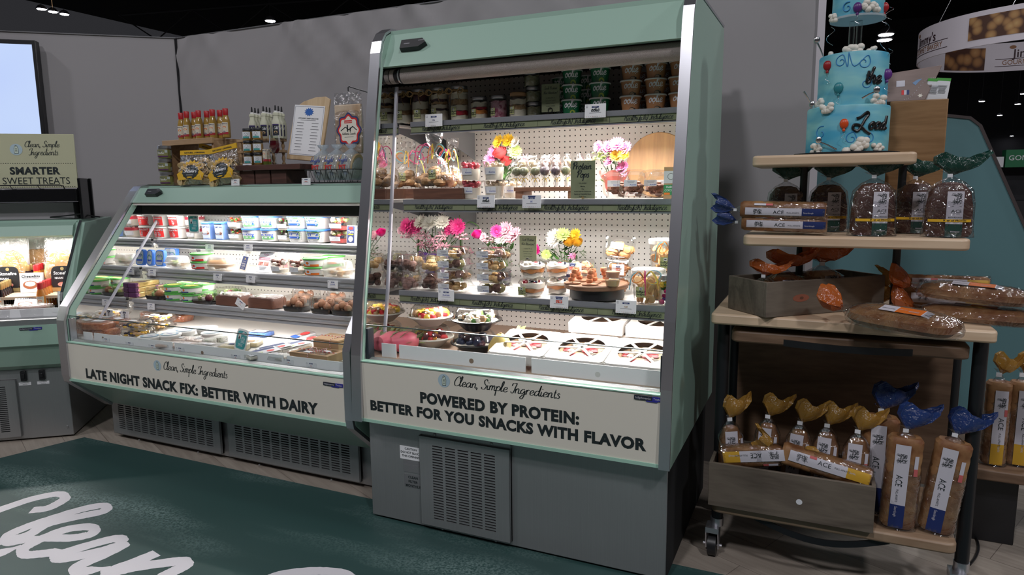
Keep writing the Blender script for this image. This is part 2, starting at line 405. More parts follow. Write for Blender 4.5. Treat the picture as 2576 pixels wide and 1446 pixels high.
LT = Vector((.777, .629, 0)); LN = Vector((.629, -.777, 0)); L0 = Vector((XC, WY, 0))
def lw(s, off, z): return tuple(L0 - LT*s + LN*off + Vector((0, 0, z)))
g = G(); g.add([lw(0, 0, 0), lw(3.4, 0, 0), lw(3.4, 0, WH), lw(0, 0, WH), lw(0, -.04, 0), lw(3.4, -.04, 0), lw(3.4, -.04, WH), lw(0, -.04, WH)],
               [(0, 1, 2, 3), (4, 7, 6, 5), (3, 2, 6, 7), (0, 3, 7, 4), (1, 5, 6, 2)])
tag(build('wall_left', g, CLOTH, smooth=0), None, None, kind='structure')
ALU = mat('grey_frame_metal', (.22, .22, .23), .4, .8)
g = G(); g.box(XC, XE, WY-.008, WY+.045, WH, WH+.006)
g.add([lw(0, .008, WH), lw(3.4, .008, WH), lw(3.4, .008, WH+.006), lw(0, .008, WH+.006), lw(3.4, -.045, WH+.006), lw(0, -.045, WH+.006)], [(0, 1, 2, 3), (3, 2, 4, 5)])
tag(build('trim_1', g, ALU, smooth=0), None, None, kind='structure')
g = G(); g.box(XC-.006, XC+.006, WY-.012, WY-.002, 0, WH)
tag(build('trim_2', g, BLACK, smooth=0), None, None, kind='structure')
g = G(); g.box(XE, XE+.03, WY-.02, WY+.05, 0, WH+.006)
tag(build('trim_3', g, mat('white_upright', (.6, .56, .6), .4, .3), smooth=0), None, None, kind='structure')
# roof trusses and lamps far up
def truss(a, b, h, name, label):
    a = Vector(a); b = Vector(b); g = G(); n = 26; dz = Vector((0, 0, h))
    g.tube([a, b], .06, 6); g.tube([a+dz, b+dz], .06, 6)
    for i in range(n):
        p = a.lerp(b, i/n); q = a.lerp(b, (i+1)/n)
        g.tube([p, q+dz] if i % 2 else [p+dz, q], .04, 5)
    tag(build(name, g, mat('truss_steel', (.05, .05, .055), .5)), label, 'truss', 'roof trusses')
truss((-38, 14, 10), (-8, 34, 10), 1.4, 'roof_truss', 'dark steel roof truss running high over the left booth wall')
truss((-40, 30, 10.5), (25, 44, 10.5), 1.6, 'roof_truss', 'dark steel roof truss crossing the hall behind the hanging ring sign')
truss((-34, 40, 10.5), (28, 30, 10.5), 1.4, 'roof_truss', 'dark roof truss nearest above the blue cake top')
LAMPON = mat('lamp_glow', (.93, .92, 1), emit=60); LAMPDIM = mat('lamp_dim', (.9, .55, .3), emit=.5)
def lampobj(rod=4.0):
    o = root('high_bay_lamp', (0, 0, 0), None, 'lamp', 'hall ceiling lamps')
    g = G(); g.lathe([(.3, .0), (.34, .04), (.2, .22), (.06, .3)], 16); build('shade', g, mat('lamp_shade_grey', (.3, .3, .33), .3, .6), o)
    g = G(); g.lathe([(.26, -.02), (.28, .015)], 16); build('lens', g, LAMPON, o)
    g = G(); g.tube([(0, 0, .3), (0, 0, rod)], .012, 6); build('rod', g, BLACK, o)
    return o
def LK(p, lb, gr, scale=1):
    o = lampobj((12.97-p.z)/scale); o.location = p; o.scale = (scale,)*3; o['label'] = lb; return o
for px, py, z, lb, s in [(104, 23, 9, 'leftmost lit high bay lamp at the top left over the monitor wall', .62), (162, 36, 9, 'lit high bay lamp just right of the unlit orange-rimmed one', .62),
        (680, 53, 9, 'lone lit lamp peeking over the top of the grey fabric wall', .8), (2229, 87, 9, 'upper of the two lit lamps right of the cake pillar', 1.3), (2225, 101, 9, 'lower of the two lit lamps right of the cake pillar', 1.3)]:
    p = onz(px, py, z); LK(p, lb, 'hall ceiling lamps', scale=s)
p = onz(133, 30, 9); o = LK(p, 'unlit lamp with warm orange rim between two lit ones', 'hall ceiling lamps', scale=.62)
o.children[1].data = o.children[1].data.copy(); o.children[1].data.materials[0] = LAMPDIM
for i, (px, py) in enumerate([(2515, 290), (2560, 262), (2430, 315), (2545, 342), (2470, 255), (2575, 236)]):
    p = onz(px, py, 4.5)
    LK(p, ['small lamp low in the dark hall, left end of its row', 'small lamp in the dark hall right under the ring sign', 'small lamp in the dark hall just above the teal panel corner',
           'lowest small lamp in the dark hall above the green booth sign', 'faint small lamp below the bread picture of the ring sign', 'small lamp at the right picture edge below the ring sign'][i], 'hall ceiling lamps', scale=.35)

# ================================================================ monitor on the left wall
o = root('wall_monitor', lw(.80, .055, 0), 'black-framed monitor with bright blue-white screen mounted on the left wall', 'monitor')
o.rotation_euler.z = math.atan2(.629, .777)
g = G(); g.box(-1.25, .0, -.03, .03, 1.60, 2.325); build('frame', g, BLACK, o, bevel=.004)
scr = D.materials.new('screen_glow'); scr.use_nodes = True; nt = scr.node_tree; b = nt.nodes['Principled BSDF']
tc = nt.nodes.new('ShaderNodeTexCoord'); nz = nt.nodes.new('ShaderNodeTexNoise'); nz.inputs['Scale'].default_value = 2
rp = nt.nodes.new('ShaderNodeValToRGB'); rp.color_ramp.elements[0].color = (.50, .62, 1, 1); rp.color_ramp.elements[1].color = (.60, .74, 1, 1)
nt.links.new(tc.outputs['Object'], nz.inputs[0]); nt.links.new(nz.outputs[0], rp.inputs[0]); nt.links.new(rp.outputs[0], b.inputs['Emission Color'])
b.inputs['Emission Strength'].default_value = .95; b.inputs['Base Color'].default_value = (.02, .02, .02, 1)
g = G(); g.box(-1.225, -.022, -.0315, -.029, 1.625, 2.298); build('screen', g, scr, o, smooth=0)
g = G(); g.box(-.75, -.5, .03, .055, 1.8, 2.1); build('wall_bracket', g, BLACK, o)

# ================================================================ rug with white brush lettering
def rugmat():
    mt = mat('green_floor_graphic', (.018, .05, .048), .55); nt = mt.node_tree; N = nt.nodes.new; b = nt.nodes['Principled BSDF']
    tc = N('ShaderNodeTexCoord'); n1 = N('ShaderNodeTexNoise'); n1.inputs['Scale'].default_value = 1.3; n1.inputs['Detail'].default_value = 3
    n2 = N('ShaderNodeTexNoise'); n2.inputs['Scale'].default_value = 120; n2.inputs['Detail'].default_value = 4
    mp = N('ShaderNodeMapping'); mp.inputs['Scale'].default_value = (.5, 2.2, 1); mp.inputs['Rotation'].default_value = (0, 0, -.5)
    nt.links.new(tc.outputs['Object'], mp.inputs[0]); nt.links.new(mp.outputs[0], n1.inputs[0]); nt.links.new(tc.outputs['Object'], n2.inputs[0])
    r1 = N('ShaderNodeValToRGB'); r1.color_ramp.elements[0].position = .50; r1.color_ramp.elements[1].position = .76
    r2 = N('ShaderNodeValToRGB'); r2.color_ramp.elements[0].position = .38; r2.color_ramp.elements[1].position = .66
    nt.links.new(n1.outputs[0], r1.inputs[0]); nt.links.new(n2.outputs[0], r2.inputs[0])
    ml = N('ShaderNodeMath'); ml.operation = 'MULTIPLY'; nt.links.new(r1.outputs[0], ml.inputs[0]); nt.links.new(r2.outputs[0], ml.inputs[1])
    mx = N('ShaderNodeMix'); mx.data_type = 'RGBA'; nt.links.new(ml.outputs[0], mx.inputs[0]); mx.inputs[6].default_value = (.026, .068, .064, 1); mx.inputs[7].default_value = (.25, .36, .34, 1)
    nt.links.new(mx.outputs[2], b.inputs['Base Color']); return mt
rug = root('floor_graphic', (0, 0, 0), 'dark green floor graphic with white brush lettering in front of the cases', 'rug')
c = [onz(217, 1099, 0), onz(-330, 1235, 0)]
g = G(); top = [(c[0].x, 2.372), (c[1].x, c[1].y), (-5.2, .2), (-3, -1), (1.6, -1), (1.6, 2.372)]
g.ext(top, 'Z', .0005, .003); build('printed_mat', g, rugmat(), rug, smooth=0)
# brush letters measured on the floor, drawn as broad strokes
def floorstrokes(strokes, wd):
    g = G()
    for st in strokes:
        pts = [onz(x, y, .0036) for x, y in st]; q = smooth_pts([(p.x, p.y) for p in pts], 9); n = len(q); v = []
        rd = random.Random(len(st))
        for i, p in enumerate(q):
            d = q[min(i+1, n-1)]-q[max(i-1, 0)]; d = d/(np.hypot(*d)+1e-9)
            t = i/(n-1); wv = wd*(.55+.45*abs(d[1]*.8+d[0]*.35))*(1+.10*(rd.random()-.5))
            if t > .93: wv *= max(.35, (1-t)/.07)
            for sg in (-1, 1): v.append((p[0]-d[1]*wv*sg/2, p[1]+d[0]*wv*sg/2, .0036+i*1e-6))
        g.add(v, [(2*i+1, 2*i, 2*i+2, 2*i+3) for i in range(n-1)])
    return g
S = lambda *a: [(x*.3649, 960+y*.3649) for x, y in a]
g = floorstrokes([S((215, 885), (330, 870), (435, 815), (440, 785), (380, 775), (230, 805), (90, 850), (-60, 905), (-260, 1000), (-420, 1120), (-420, 1230), (-260, 1260), (0, 1180), (150, 1130)),
    S((-40, 1110), (180, 1060), (330, 980), (560, 925), (700, 895), (735, 865), (690, 855), (560, 880), (330, 950), (160, 1010), (60, 1060), (60, 1105), (160, 1090), (330, 1060)),
    S((330, 1075), (500, 1075), (620, 1050), (650, 1015), (590, 1000), (450, 1020), (280, 1085), (165, 1150), (180, 1190), (330, 1180), (450, 1160)),
    S((800, 1110), (840, 1085), (770, 1085), (600, 1130), (430, 1185), (390, 1215), (470, 1215), (700, 1165), (850, 1120), (720, 1190), (560, 1260), (520, 1300), (600, 1305), (760, 1280)),
    S((1080, 1180), (960, 1230), (800, 1290), (700, 1335)),
    S((760, 1320), (920, 1280), (1120, 1250), (1270, 1235), (1275, 1265), (1190, 1310), (1120, 1350), (1150, 1400), (1300, 1400))], .070)
build('lettering', g, mat('white_floor_paint', (.72, .70, .74), .55), rug, smooth=0)
g = floorstrokes([S((1850, 1360), (1960, 1325), (2150, 1305), (2330, 1312), (2420, 1345), (2400, 1400), (2250, 1480))], .062)
build('lettering', g, MATS['white_floor_paint'], rug, smooth=0)
# ================================================================ refrigerated cases
def slotpanel(g, x0, x1, z0, z1, y, cols, rows, mx=.045, mz=.045, gap=.18, rg=.5, mi=0, md=1, dep=.012):
    cw = (x1-x0-2*mx)/cols; rh = (z1-z0-2*mz)/rows
    xs = [x0]; zs = [z0]; cs = set(); rs = set()
    for i in range(cols): xs.append(x0+mx+i*cw+cw*gap/2); cs.add(len(xs)-1); xs.append(x0+mx+(i+1)*cw-cw*gap/2)
    for j in range(rows): zs.append(z0+mz+j*rh+rh*rg/2); rs.add(len(zs)-1); zs.append(z0+mz+(j+1)*rh-rh*rg/2)
    xs.append(x1); zs.append(z1)
    for i in range(len(xs)-1):
        for j in range(len(zs)-1):
            a, b, c, d = xs[i], xs[i+1], zs[j], zs[j+1]
            if i in cs and j in rs:
                g.add([(a, y, c), (b, y, c), (b, y, d), (a, y, d), (a, y+dep, c), (b, y+dep, c), (b, y+dep, d), (a, y+dep, d)],
                      [(0, 1, 5, 4), (1, 2, 6, 5), (2, 3, 7, 6), (3, 0, 4, 7)], mi)
                g.add([(a, y+dep, c), (b, y+dep, c), (b, y+dep, d), (a, y+dep, d)], [(0, 1, 2, 3)], md)
            else: g.add([(a, y, c), (b, y, c), (b, y, d), (a, y, d)], [(0, 1, 2, 3)], mi)
    g.box(x0, x1, y+dep+.0005, y+.02, z0, z1, mi)
    for p in ((x0, x0+.001), (x1-.001, x1)): g.box(p[0], p[1], y, y+.02, z0, z1, mi)
    g.box(x0, x1, y, y+.02, z0, z0+.001, mi); g.box(x0, x1, y, y+.02, z1-.001, z1, mi)
def fit_text(g, s, y, a, b, capa, mi, bold=.03, scr=False, wt=.2):
    """lettering on the upright plane at depth y from pixel a (left, baseline) to pixel b (right, baseline); capa = pixel over a at cap height"""
    A = ony(*a, y); B = ony(*b, y); Cp = ony(*capa, y); wd = B.x-A.x; h = abs(Cp.z-A.z)
    sl = (B.z-A.z)/wd
    if scr:
        t = script(s, 1, wt); k = wd/t[2]; sh = ([(x*k, yy*h/1.0) for x, yy in t[0]], t[1])
    else:
        t = text(s, 1, bold); k = wd/t[2]; sh = ([(x*k, yy*h/.73) for x, yy in t[0]], t[1])
    zb = (A.z+B.z)/2
    g.put(sh, lambda x, yy: (A.x+x, y-.0008, zb+yy), mi)
def logo(g, fn, cx, cy, r, mi_b, mi_l, mi_i):
    """pale blue disc with an outlined tag"""
    disc(g, cx, cy, r, shift3(fn, .0002), mi_b, 28)
    out = [(-.28, -.68), (.3, -.68), (.34, .15), (.16, .62), (.0, .72), (-.14, .62), (-.32, .15)]
    poly(g, [(cx+x*r*1.12, cy+y*r*1.08) for x, y in out], shift3(fn, .0005), mi_i)
    poly(g, [(cx+x*r*.96, cy+y*r*.94) for x, y in out], shift3(fn, .0008), mi_l)
    for k in range(4): poly(g, [(cx-.18*r, cy+(-.42+.18*k)*r), (cx+.18*r, cy+(-.40+.18*k)*r), (cx+.18*r, cy+(-.34+.18*k)*r), (cx-.18*r, cy+(-.36+.18*k)*r)], shift3(fn, .0011), mi_i)
    disc(g, cx, cy+.5*r, .06*r, shift3(fn, .0011), mi_i, 10)
def shift3(fn, k):
    def f(x, y):
        p = Vector(fn(x, y)); a = Vector(fn(x+.001, y)); b = Vector(fn(x, y+.001)); n = (a-p).cross(b-p).normalized()
        return tuple(p+n*k)
    return f
PALEBLUE = mat('pale_blue_ink', (.42, .55, .62), .6); MINTINK = mat('pale_mint_ink', (.60, .70, .60), .6)
BLUEBADGE = mat('blue_badge', (.03, .03, .30), .4); GREYBADGE = mat('grey_badge', (.02, .025, .04), .4); BADGEW = mat('badge_text', (.6, .6, .65), .4)
def badge(parent, x0, x1, z0, z1, y):
    g = G(); xm = x0+(x1-x0)*.62
    g.box(x0, xm, y-.004, y, z0+.2*(z1-z0), z1, 0); g.box(xm, x1, y-.004, y, z0+.2*(z1-z0), z1, 1); g.box(xm-.02, x1-.02, y-.004, y, z0, z0+.2*(z1-z0), 1)
    fn = plane((x0, y-.004, z0), (1, 0, 0), (0, 0, 1)); h = z1-z0
    t = text('hillphoenix', 1); k = (xm-x0)*.86/t[2]; g.put(([(x*k, yy*h*.6) for x, yy in t[0]], t[1]), shift(fn, (xm-x0)*.07, h*.42), 2)
    t = text('Tradon', 1); k = (x1-xm)*.8/t[2]; g.put(([(x*k, yy*h*.6) for x, yy in t[0]], t[1]), shift(fn, xm-x0+(x1-xm)*.1, h*.42), 2)
    build('maker_badge', g, [GREYBADGE, BLUEBADGE, BADGEW], parent, smooth=0)
def controller(parent, x0, x1, fn, d=.022):
    """black electronic unit with an angled nose; fn(x, y, n) gives a point n off the canopy face"""
    g = G(); L = x1-x0; h = .042; sec = [(0, 0), (L, 0), (L+.03, h*.5), (L+.012, h), (0, h)]
    lo = [fn(x0+x, y, 0) for x, y in sec]; hi = [fn(x0+.004+x*.98, .004+y*.9, d) for x, y in sec]
    g.loft([lo, hi], True, True, 0)
    g.add([fn(x0+.02+i*.055, .02, d+.0008) for i in (0, .5)] + [fn(x0+.02+.5*.055, .024, d+.0008), fn(x0+.02, .024, d+.0008)], [(0, 1, 2, 3)], 1)
    g.add([fn(x0+.085, .03, d+.0008), fn(x0+.115, .03, d+.0008), fn(x0+.115, .033, d+.0008), fn(x0+.085, .033, d+.0008)], [(0, 1, 2, 3)], 1)
    build('temperature_unit', g, [BLACK, GREYINK], parent, smooth=0)

def led(parent, x0, x1, y, z, power, ydir=.35, col=(1, .95, .915), world=None, lightw=.03):
    g = G(); g.tube([(x0, y, z), (x1, y, z)], .006, 8); build('led_strip', g, LED, parent)
    l = D.lights.new('led_light', 'AREA'); l.shape = 'RECTANGLE'; l.size = x1-x0; l.size_y = lightw; l.energy = power; l.color = col
    o = D.objects.new('led_light', l); COL.objects.link(o); o.parent = parent; o.location = ((x0+x1)/2, y+.002, z-.008)
    o.rotation_euler = (math.atan2(ydir, 1), 0, 0)
def shelf(parent, x0, x1, yf, yb, zt, zb, mrail, strip=None, words=None, rib=True):
    """display shelf: tray, lipped front rail and a printed price strip (or bare ribbed rail)"""
    g = G(); g.box(x0, x1, yf+.004, yb, zt-.014, zt-.006)
    s = build('shelf', g, WHITE, parent, smooth=0)
    g = G()
    if strip:
        hz = zt-zb; g.ext([(yf, zt), (yf, zt-.38*hz), (yf+.006, zt-.40*hz), (yf+.006, zb), (yf+.012, zb), (yf+.012, zt)], 'X', x0, x1)
        g.box(x0, x1, yf-.004, yf+.006, zb-.004, zb); g.box(x0, x1, yf-.002, yf+.006, zt-.42*hz, zt-.39*hz)
    else:
        hz = zt-zb; p = [(yf+.004, zt), (yf, zt-.1*hz), (yf, zt-.34*hz), (yf+.008, zt-.38*hz), (yf+.008, zt-.55*hz), (yf-.002, zt-.6*hz), (yf-.002, zt-.72*hz), (yf+.006, zt-.76*hz), (yf+.004, zb+.06*hz), (yf-.006, zb), (yf+.02, zb), (yf+.02, zt)]
        g.ext(p, 'X', x0, x1)
    rl = build('price_rail', g, mrail, s)
    if strip:
        g = G(); hz = zt-zb; a, b = zb+.004, zt-.43*hz; nseg = 4; W = (x1-x0)/nseg
        for i in range(nseg):
            xa = x0+i*W; g.box(xa+.0008, xa+W-.0008, yf+.003, yf+.0045, a, b, 0)
            fn = plane((xa+W/2, yf+.003, (a+b)/2), (1, 0, 0), (0, 0, 1))
            t = script(words, 1, .26); k = .62*W/t[2]; g.put(([(x*k-.31*W, y*.0112-.007) for x, y in t[0]], t[1]), fn, 1)
        build('printed_strip', g, [strip, INK], s, smooth=0)
    return s
def bracket(parent, x, yf, yb, z):
    g = G(); g.ext([(yb, z), (yf+.06, z), (yf+.06, z-.02), (yf+.2, z-.045), (yb, z-.13)], 'X', x, x+.004)
    build('shelf_bracket', g, GREYMETAL, parent, smooth=0)

# ---------------------------------------------------------------- tall case
TX0, TX1 = -1.70, -.42; TM = -1.655; TR = -.455; TPEG = 3.03
T = root('display_case', (-1.06, 2.6, 0), 'tall mint refrigerated case with the powered by protein sign panel', 'display case', 'mint refrigerated cases'); T.location = (0, 0, 0)
tp = [(2.165, .45), (2.175, .72), (2.205, .94), (2.385, 1.92), (2.40, 1.965), (2.425, 1.998), (2.465, 2.02), (2.53, 2.026), (3.1, 2.036)]
for nm, a, b in (('end_panel', TX0, TM), ('end_panel', TR, TX1)):
    g = G(); g.ext([(y+.006, z-.003) for y, z in tp] + [(3.1, .45)], 'X', a, b); build(nm, g, MINT, T, bevel=.003)
for a, b in ((TX0-.001, TM+.001), (TX1-.036, TX1+.001)):
    g = G(); g.band(tp, .010, 'X', a, b); e = build('edge_trim', g, CHROME, T, smooth=50)
g = G(); g.ext([(2.19, .70), (2.222, .94), (2.398, 1.90), (TPEG, 1.90), (TPEG, .70)], 'X', TM-.0005, TM+.003); build('mirror_panel', g, MIRROR, T, smooth=0)
g = G(); pq = [(2.33, .74), (2.37, .95), (2.49, 1.80)]
g.band(pq, .010, 'X', TM+.003, TM+.009); build('mirror_edge_strip', g, film('frosted_strip', (.9, .9, .95), .25, .3, .45, (.8, .8, .9)), T)
g = G(); g.box(TM, TR, TPEG, TPEG+.02, .45, 1.98); build('peg_back', g, PEG, T, smooth=0)
g = G(); g.box(TX0+.01, TX1-.01, TPEG+.02, 3.1, .45, 2.03); g.box(TM, TR, 2.46, 3.05, 1.985, 2.02); build('shell', g, MINT, T, smooth=0)
hd = [(2.395, 1.868), (2.462, 2.008), (2.56, 2.02), (2.56, 1.99), (2.48, 1.98), (2.43, 1.868)]
g = G(); g.ext(hd, 'X', TM+.0, TR); build('canopy', g, MINT, T, smooth=0)
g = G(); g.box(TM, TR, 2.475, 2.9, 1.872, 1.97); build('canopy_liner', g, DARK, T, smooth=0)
g = G(); g.tube([(TM+.06, 2.455, 1.838), (TR, 2.455, 1.838)], .033, 20, 0); g.tube([(TM+.005, 2.455, 1.838), (TM+.025, 2.455, 1.838)], .030, 20, 0); g.tube([(TM+.025, 2.455, 1.838), (TM+.045, 2.455, 1.838)], .027, 20, 1); g.tube([(TM+.045, 2.455, 1.838), (TM+.052, 2.455, 1.838)], .030, 20, 2); g.tube([(TM+.052, 2.455, 1.838), (TM+.06, 2.455, 1.838)], .026, 20, 1)
build('night_curtain_roll', g, [mat('curtain_beige', (.36, .31, .29), .7, noise=(420, .1, (.27, .23, .21))), BLACK, CHROME], T)
hv = Vector((0, 2.462-2.395, 2.008-1.868)).normalized(); hn = Vector((0, -hv.z, hv.y))
controller(T, -1.583, -1.495, lambda x, y, n: tuple(Vector((x, 2.395, 1.868)) + hv*(y+.062) + hn*n))
# shelves
SH = [(2.53, 1.66, 1.612), (2.455, 1.335, 1.287), (2.40, .956, .906)]
for i, (yf, zt, zb) in enumerate(SH):
    s = shelf(T, TM+.035, TR, yf, TPEG, zt, zb, GREYMETAL, OLIVE, 'Healthy(ish) Indulgence')
    for bx in (-1.575,): bracket(T, bx, yf, TPEG, zt-.014)
led(T, TM+.14, TR-.02, 2.63, 1.637, 17, -.25)
led(T, TM+.14, TR-.02, 2.56, 1.305, 11.5, -.2)
led(T, TM+.14, TR-.02, 2.50, .925, 8.5, -.1)
# tank: deck, fence, sill, glass, sign panel
g = G(); g.box(TM, TR, 2.235, TPEG, .60, .70); build('deck', g, mat('deck_board', (.45, .32, .24), .6), T, smooth=0)
g = G()
for a, b in ((TM+.035, TM+.105), (TM+.12, -.978), (-.955, TR)):
    g.box(a, b, 2.262, 2.266, .70, .757)
build('product_fence', g, mat('white_fence', (.84, .84, .86), .45), T, bevel=.001)
g = G(); disc(g, -1.205, .722, .010, lambda x, y: (x, 2.2615, y), 0); build('sticker', g, mat('brown_dot', (.25, .17, .12), .6), T, smooth=0)
g = G(); disc(g, -.70, .722, .010, lambda x, y: (x, 2.2615, y), 0); build('sticker', g, mat('pale_dot', (.62, .62, .6), .6), T, smooth=0)
g = G(); g.ext([(2.205, .700), (2.225, .706), (2.25, .700), (2.25, .60), (2.19, .60)], 'X', TM, TR); build('sill', g, STEEL, T, smooth=0)
g = G(); g.box(TM, TR, 2.212, 2.218, .703, .838, 0); build('front_glass', g, GLASS, T, smooth=0)
g = G(); g.box(TM, TR, 2.211, 2.219, .838, .841, 0); build('glass_edge', g, mat('glass_edge_dark', (.05, .07, .07), .2), T, smooth=0)
for a in (TM+.002, TR-.012):
    g = G(); g.box(a, a+.010, 2.205, 2.245, .70, .825); build('glass_clip', g, mat('dark_gasket', (.02, .025, .035), .4), T, bevel=.002)
g = G(); g.box(TM-.01, TR+.004, 2.172, 2.2, .462, .698); build('sign_panel', g, CREAM, T, smooth=0); SP = T.children[-1]
g = G(); g.box(TM-.01, TR+.004, 2.168, 2.2, .450, .462); g.box(TM-.01, TR+.004, 2.168, 2.2, .698, .702); build('panel_edging', g, mat('bright_mint_edge', (.38, .62, .50), .4), T, smooth=0)
yp = 2.172
g = G(); fit_text(g, 'POWERED BY PROTEIN:', yp, (1057, 1013), (1457, 1065), (1057, 987), 0, .052); build('sign_lettering', g, INK, SP, smooth=0)
g = G(); fit_text(g, 'BETTER FOR YOU SNACKS WITH FLAVOR', yp, (932, 1031), (1626, 1131), (931, 1007), 0, .052); build('sign_lettering', g, INK, SP, smooth=0)
g = G(); fit_text(g, 'Clean, Simple Ingredients', yp, (1141, 971), (1408, 1001), (1141, 959), 0, scr=True, wt=.2); build('sign_lettering', g, INK, SP, smooth=0)
g = G(); cc = ony(1117, 957, yp); logo(g, plane((cc.x, yp, cc.z), (1, 0, 0), (0, 0, 1)), 0, 0, .026, 1, 2, 0)
build('tag_logo', g, [INK, PALEBLUE, MINTINK], SP, smooth=0)
a = ony(1596, 985, yp); b = ony(1670, 998, yp); badge(T, a.x, b.x, a.z-.028, a.z-.010, yp)
# machine base
g = G(); g.box(-1.683, -.441, 2.241, 3.05, .012, .452); build('machine_base', g, STEEL, T, bevel=.003)
g = G(); g.box(-.4408, -.4395, 2.246, 3.05, .012, .45); build('base_side', g, DARK, T, smooth=0)
g = G(); g.box(-1.67, -.455, 2.26, 3.03, 0, .012); build('plinth', g, mat('brown_plinth', (.10, .06, .04), .7), T, smooth=0)
gr = G(); slotpanel(gr, -1.428, -1.03, .03, .405, 2.221, 5, 28, .055, .03, .2, .5); G_ = build('vent_grille', gr, [STEEL, DARK], T, smooth=0)
g = G(); g.box(-1.42, -1.03, 2.231, 2.241, .405, .425); build('grille_hanger', g, STEEL, T)
for sx, sy, sz in ((-1.36, 2.231, .415), (-1.11, 2.231, .415), (-1.34, 2.241, .018), (-1.10, 2.241, .018)):
    g = G(); g.M = Matrix.Translation((sx, sy, sz)) @ Matrix.Rotation(PI/2, 4, 'X'); g.lathe([(.006, 0), (.006, .003), (.003, .005)], 12); build('screw', g, STEEL, T)
def notice(parent, px, lines, w_, h_, m0, ink, y=2.2405, sz=.012, bold=.02, gap=1.25):
    p = ony(*px, y); g = G(); g.box(p.x, p.x+w_, y-.0012, y, p.z-h_, p.z, 0)
    fn = plane((p.x+w_/2, y-.0012, p.z), (1, 0, 0), (0, 0, 1))
    for i, s in enumerate(lines): ctext(g, s, fn, sz, 1, 0, -sz*1.15-i*sz*gap, bold)
    build('notice_label', g, [m0, ink], parent, smooth=0)
notice(T, (1006, 1119), ['CAUTION', 'DO NOT BLOCK', 'THIS OPENING'], .105, .056, PAPER, INK, sz=.0125)
notice(T, (1014, 1155), ['POWER SUPPLY &', 'WIRING DIAGRAM', 'INSIDE'], .085, .05, mat('dull_foil', (.30, .30, .31), .4, .6), GREYINK, sz=.0085)
notice(T, (1017, 1190), ['CLEAN', 'FILTER', 'MONTHLY'], .085, .055, mat('dull_foil', (.3, .3, .3)), INK, sz=.0145, bold=.03)

# ---------------------------------------------------------------- low case
LX0, LX1 = -3.615, -1.735; LM = -3.555; LR = -1.775; LPEG = 3.0
Lc = root('display_case', (0, 0, 0), 'low mint refrigerated case with the late night snack fix sign panel', 'display case', 'mint refrigerated cases')
lp = [(2.42, .215), (2.215, .40), (2.21, .43), (2.212, .72), (2.235, .785), (2.69, 1.375), (2.715, 1.398), (2.76, 1.408), (3.05, 1.412)]
for a, b in ((LX0, LM), (LR, LX1)):
    g = G(); g.ext([(y+.006, z-.002) for y, z in lp] + [(3.05, .215)], 'X', a, b); build('end_panel', g, MINT, Lc, bevel=.003)
for a, b in ((LX0-.001, LM+.001), (LX1-.036, LX1+.001)):
    g = G(); g.band(lp, .012, 'X', a, b); build('edge_trim', g, CHROME, Lc, smooth=50)
g = G(); g.ext([(2.25, .60), (2.27, .77), (2.69, 1.32), (2.72, 1.37), (LPEG, 1.37), (LPEG, .60)], 'X', LM-.0005, LM+.003); build('mirror_panel', g, MIRROR, Lc, smooth=0)
g = G(); g.band([(2.37, .665), (2.87, 1.30)], .010, 'X', LM+.003, LM+.009); build('mirror_edge_strip', g, MATS['frosted_strip'], Lc)
g = G(); g.box(LM, LR, LPEG, LPEG+.02, .45, 1.40); build('peg_back', g, PEG, Lc, smooth=0)
g = G(); g.box(LX0+.01, LX1-.01, LPEG+.02, 3.05, .215, 1.412); g.box(LM, LR, 2.76, 3.05, 1.388, 1.409); build('shell', g, MINT, Lc, smooth=0)
g = G(); g.ext([(2.645, 1.318), (2.705, 1.398), (2.78, 1.408), (2.78, 1.388), (2.72, 1.375), (2.66, 1.318)], 'X', LM, LR); build('canopy', g, MINT, Lc, smooth=0)
g = G(); g.box(LM, LR, 2.652, 2.67, 1.303, 1.318); build('canopy_lip', g, mat('pale_lip', (.75, .68, .64), .4), Lc, smooth=0)
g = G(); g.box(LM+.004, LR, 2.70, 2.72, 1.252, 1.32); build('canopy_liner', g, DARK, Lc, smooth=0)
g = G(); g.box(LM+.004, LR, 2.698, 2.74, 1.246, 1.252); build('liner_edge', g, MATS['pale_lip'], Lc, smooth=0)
lv = Vector((0, .06, .08)).normalized(); ln = Vector((0, -lv.z, lv.y))
controller(Lc, -3.46, -3.375, lambda x, y, n: tuple(Vector((x, 2.645, 1.318)) + lv*(y+.038) + ln*n))
RAIL = mat('ribbed_rail', (.50, .505, .52), .36, .45)
LS = [(2.76, 1.108, 1.055), (2.67, .95, .885), (2.57, .785, .722)]
for yf, zt, zb in LS:
    shelf(Lc, LM+.03, LR, yf, LPEG, zt, zb, RAIL)
    for bx in (-3.46,): bracket(Lc, bx, yf, LPEG, zt-.014)
led(Lc, LM+.12, LR-.01, 2.755, 1.268, 9.5, -.08)
led(Lc, LM+.05, LR-.01, 2.80, 1.07, 3.0, -.1)
led(Lc, LM+.05, LR-.01, 2.70, .905, 4, -.1)
led(Lc, LM+.05, LR-.01, 2.60, .74, 6, -.35)
g = G(); g.box(LM, LR, 2.28, LPEG, .5, .620); build('deck', g, WHITE, Lc, smooth=0)
g = G()
for a, b in ((LM+.03, LM+.10), (LM+.115, -2.86), (-2.845, -2.16), (-2.14, LR)): g.box(a, b, 2.275, 2.279, .595, .652)
build('product_fence', g, MATS['white_fence'], Lc, bevel=.001)
g = G(); disc(g, -2.66, .618, .009, lambda x, y: (x, 2.2745, y), 0); build('sticker', g, MATS['brown_dot'], Lc, smooth=0)
g = G(); disc(g, -3.37, .63, .008, lambda x, y: (x, 2.2745, y), 0); build('sticker', g, MATS['brown_dot'], Lc, smooth=0)
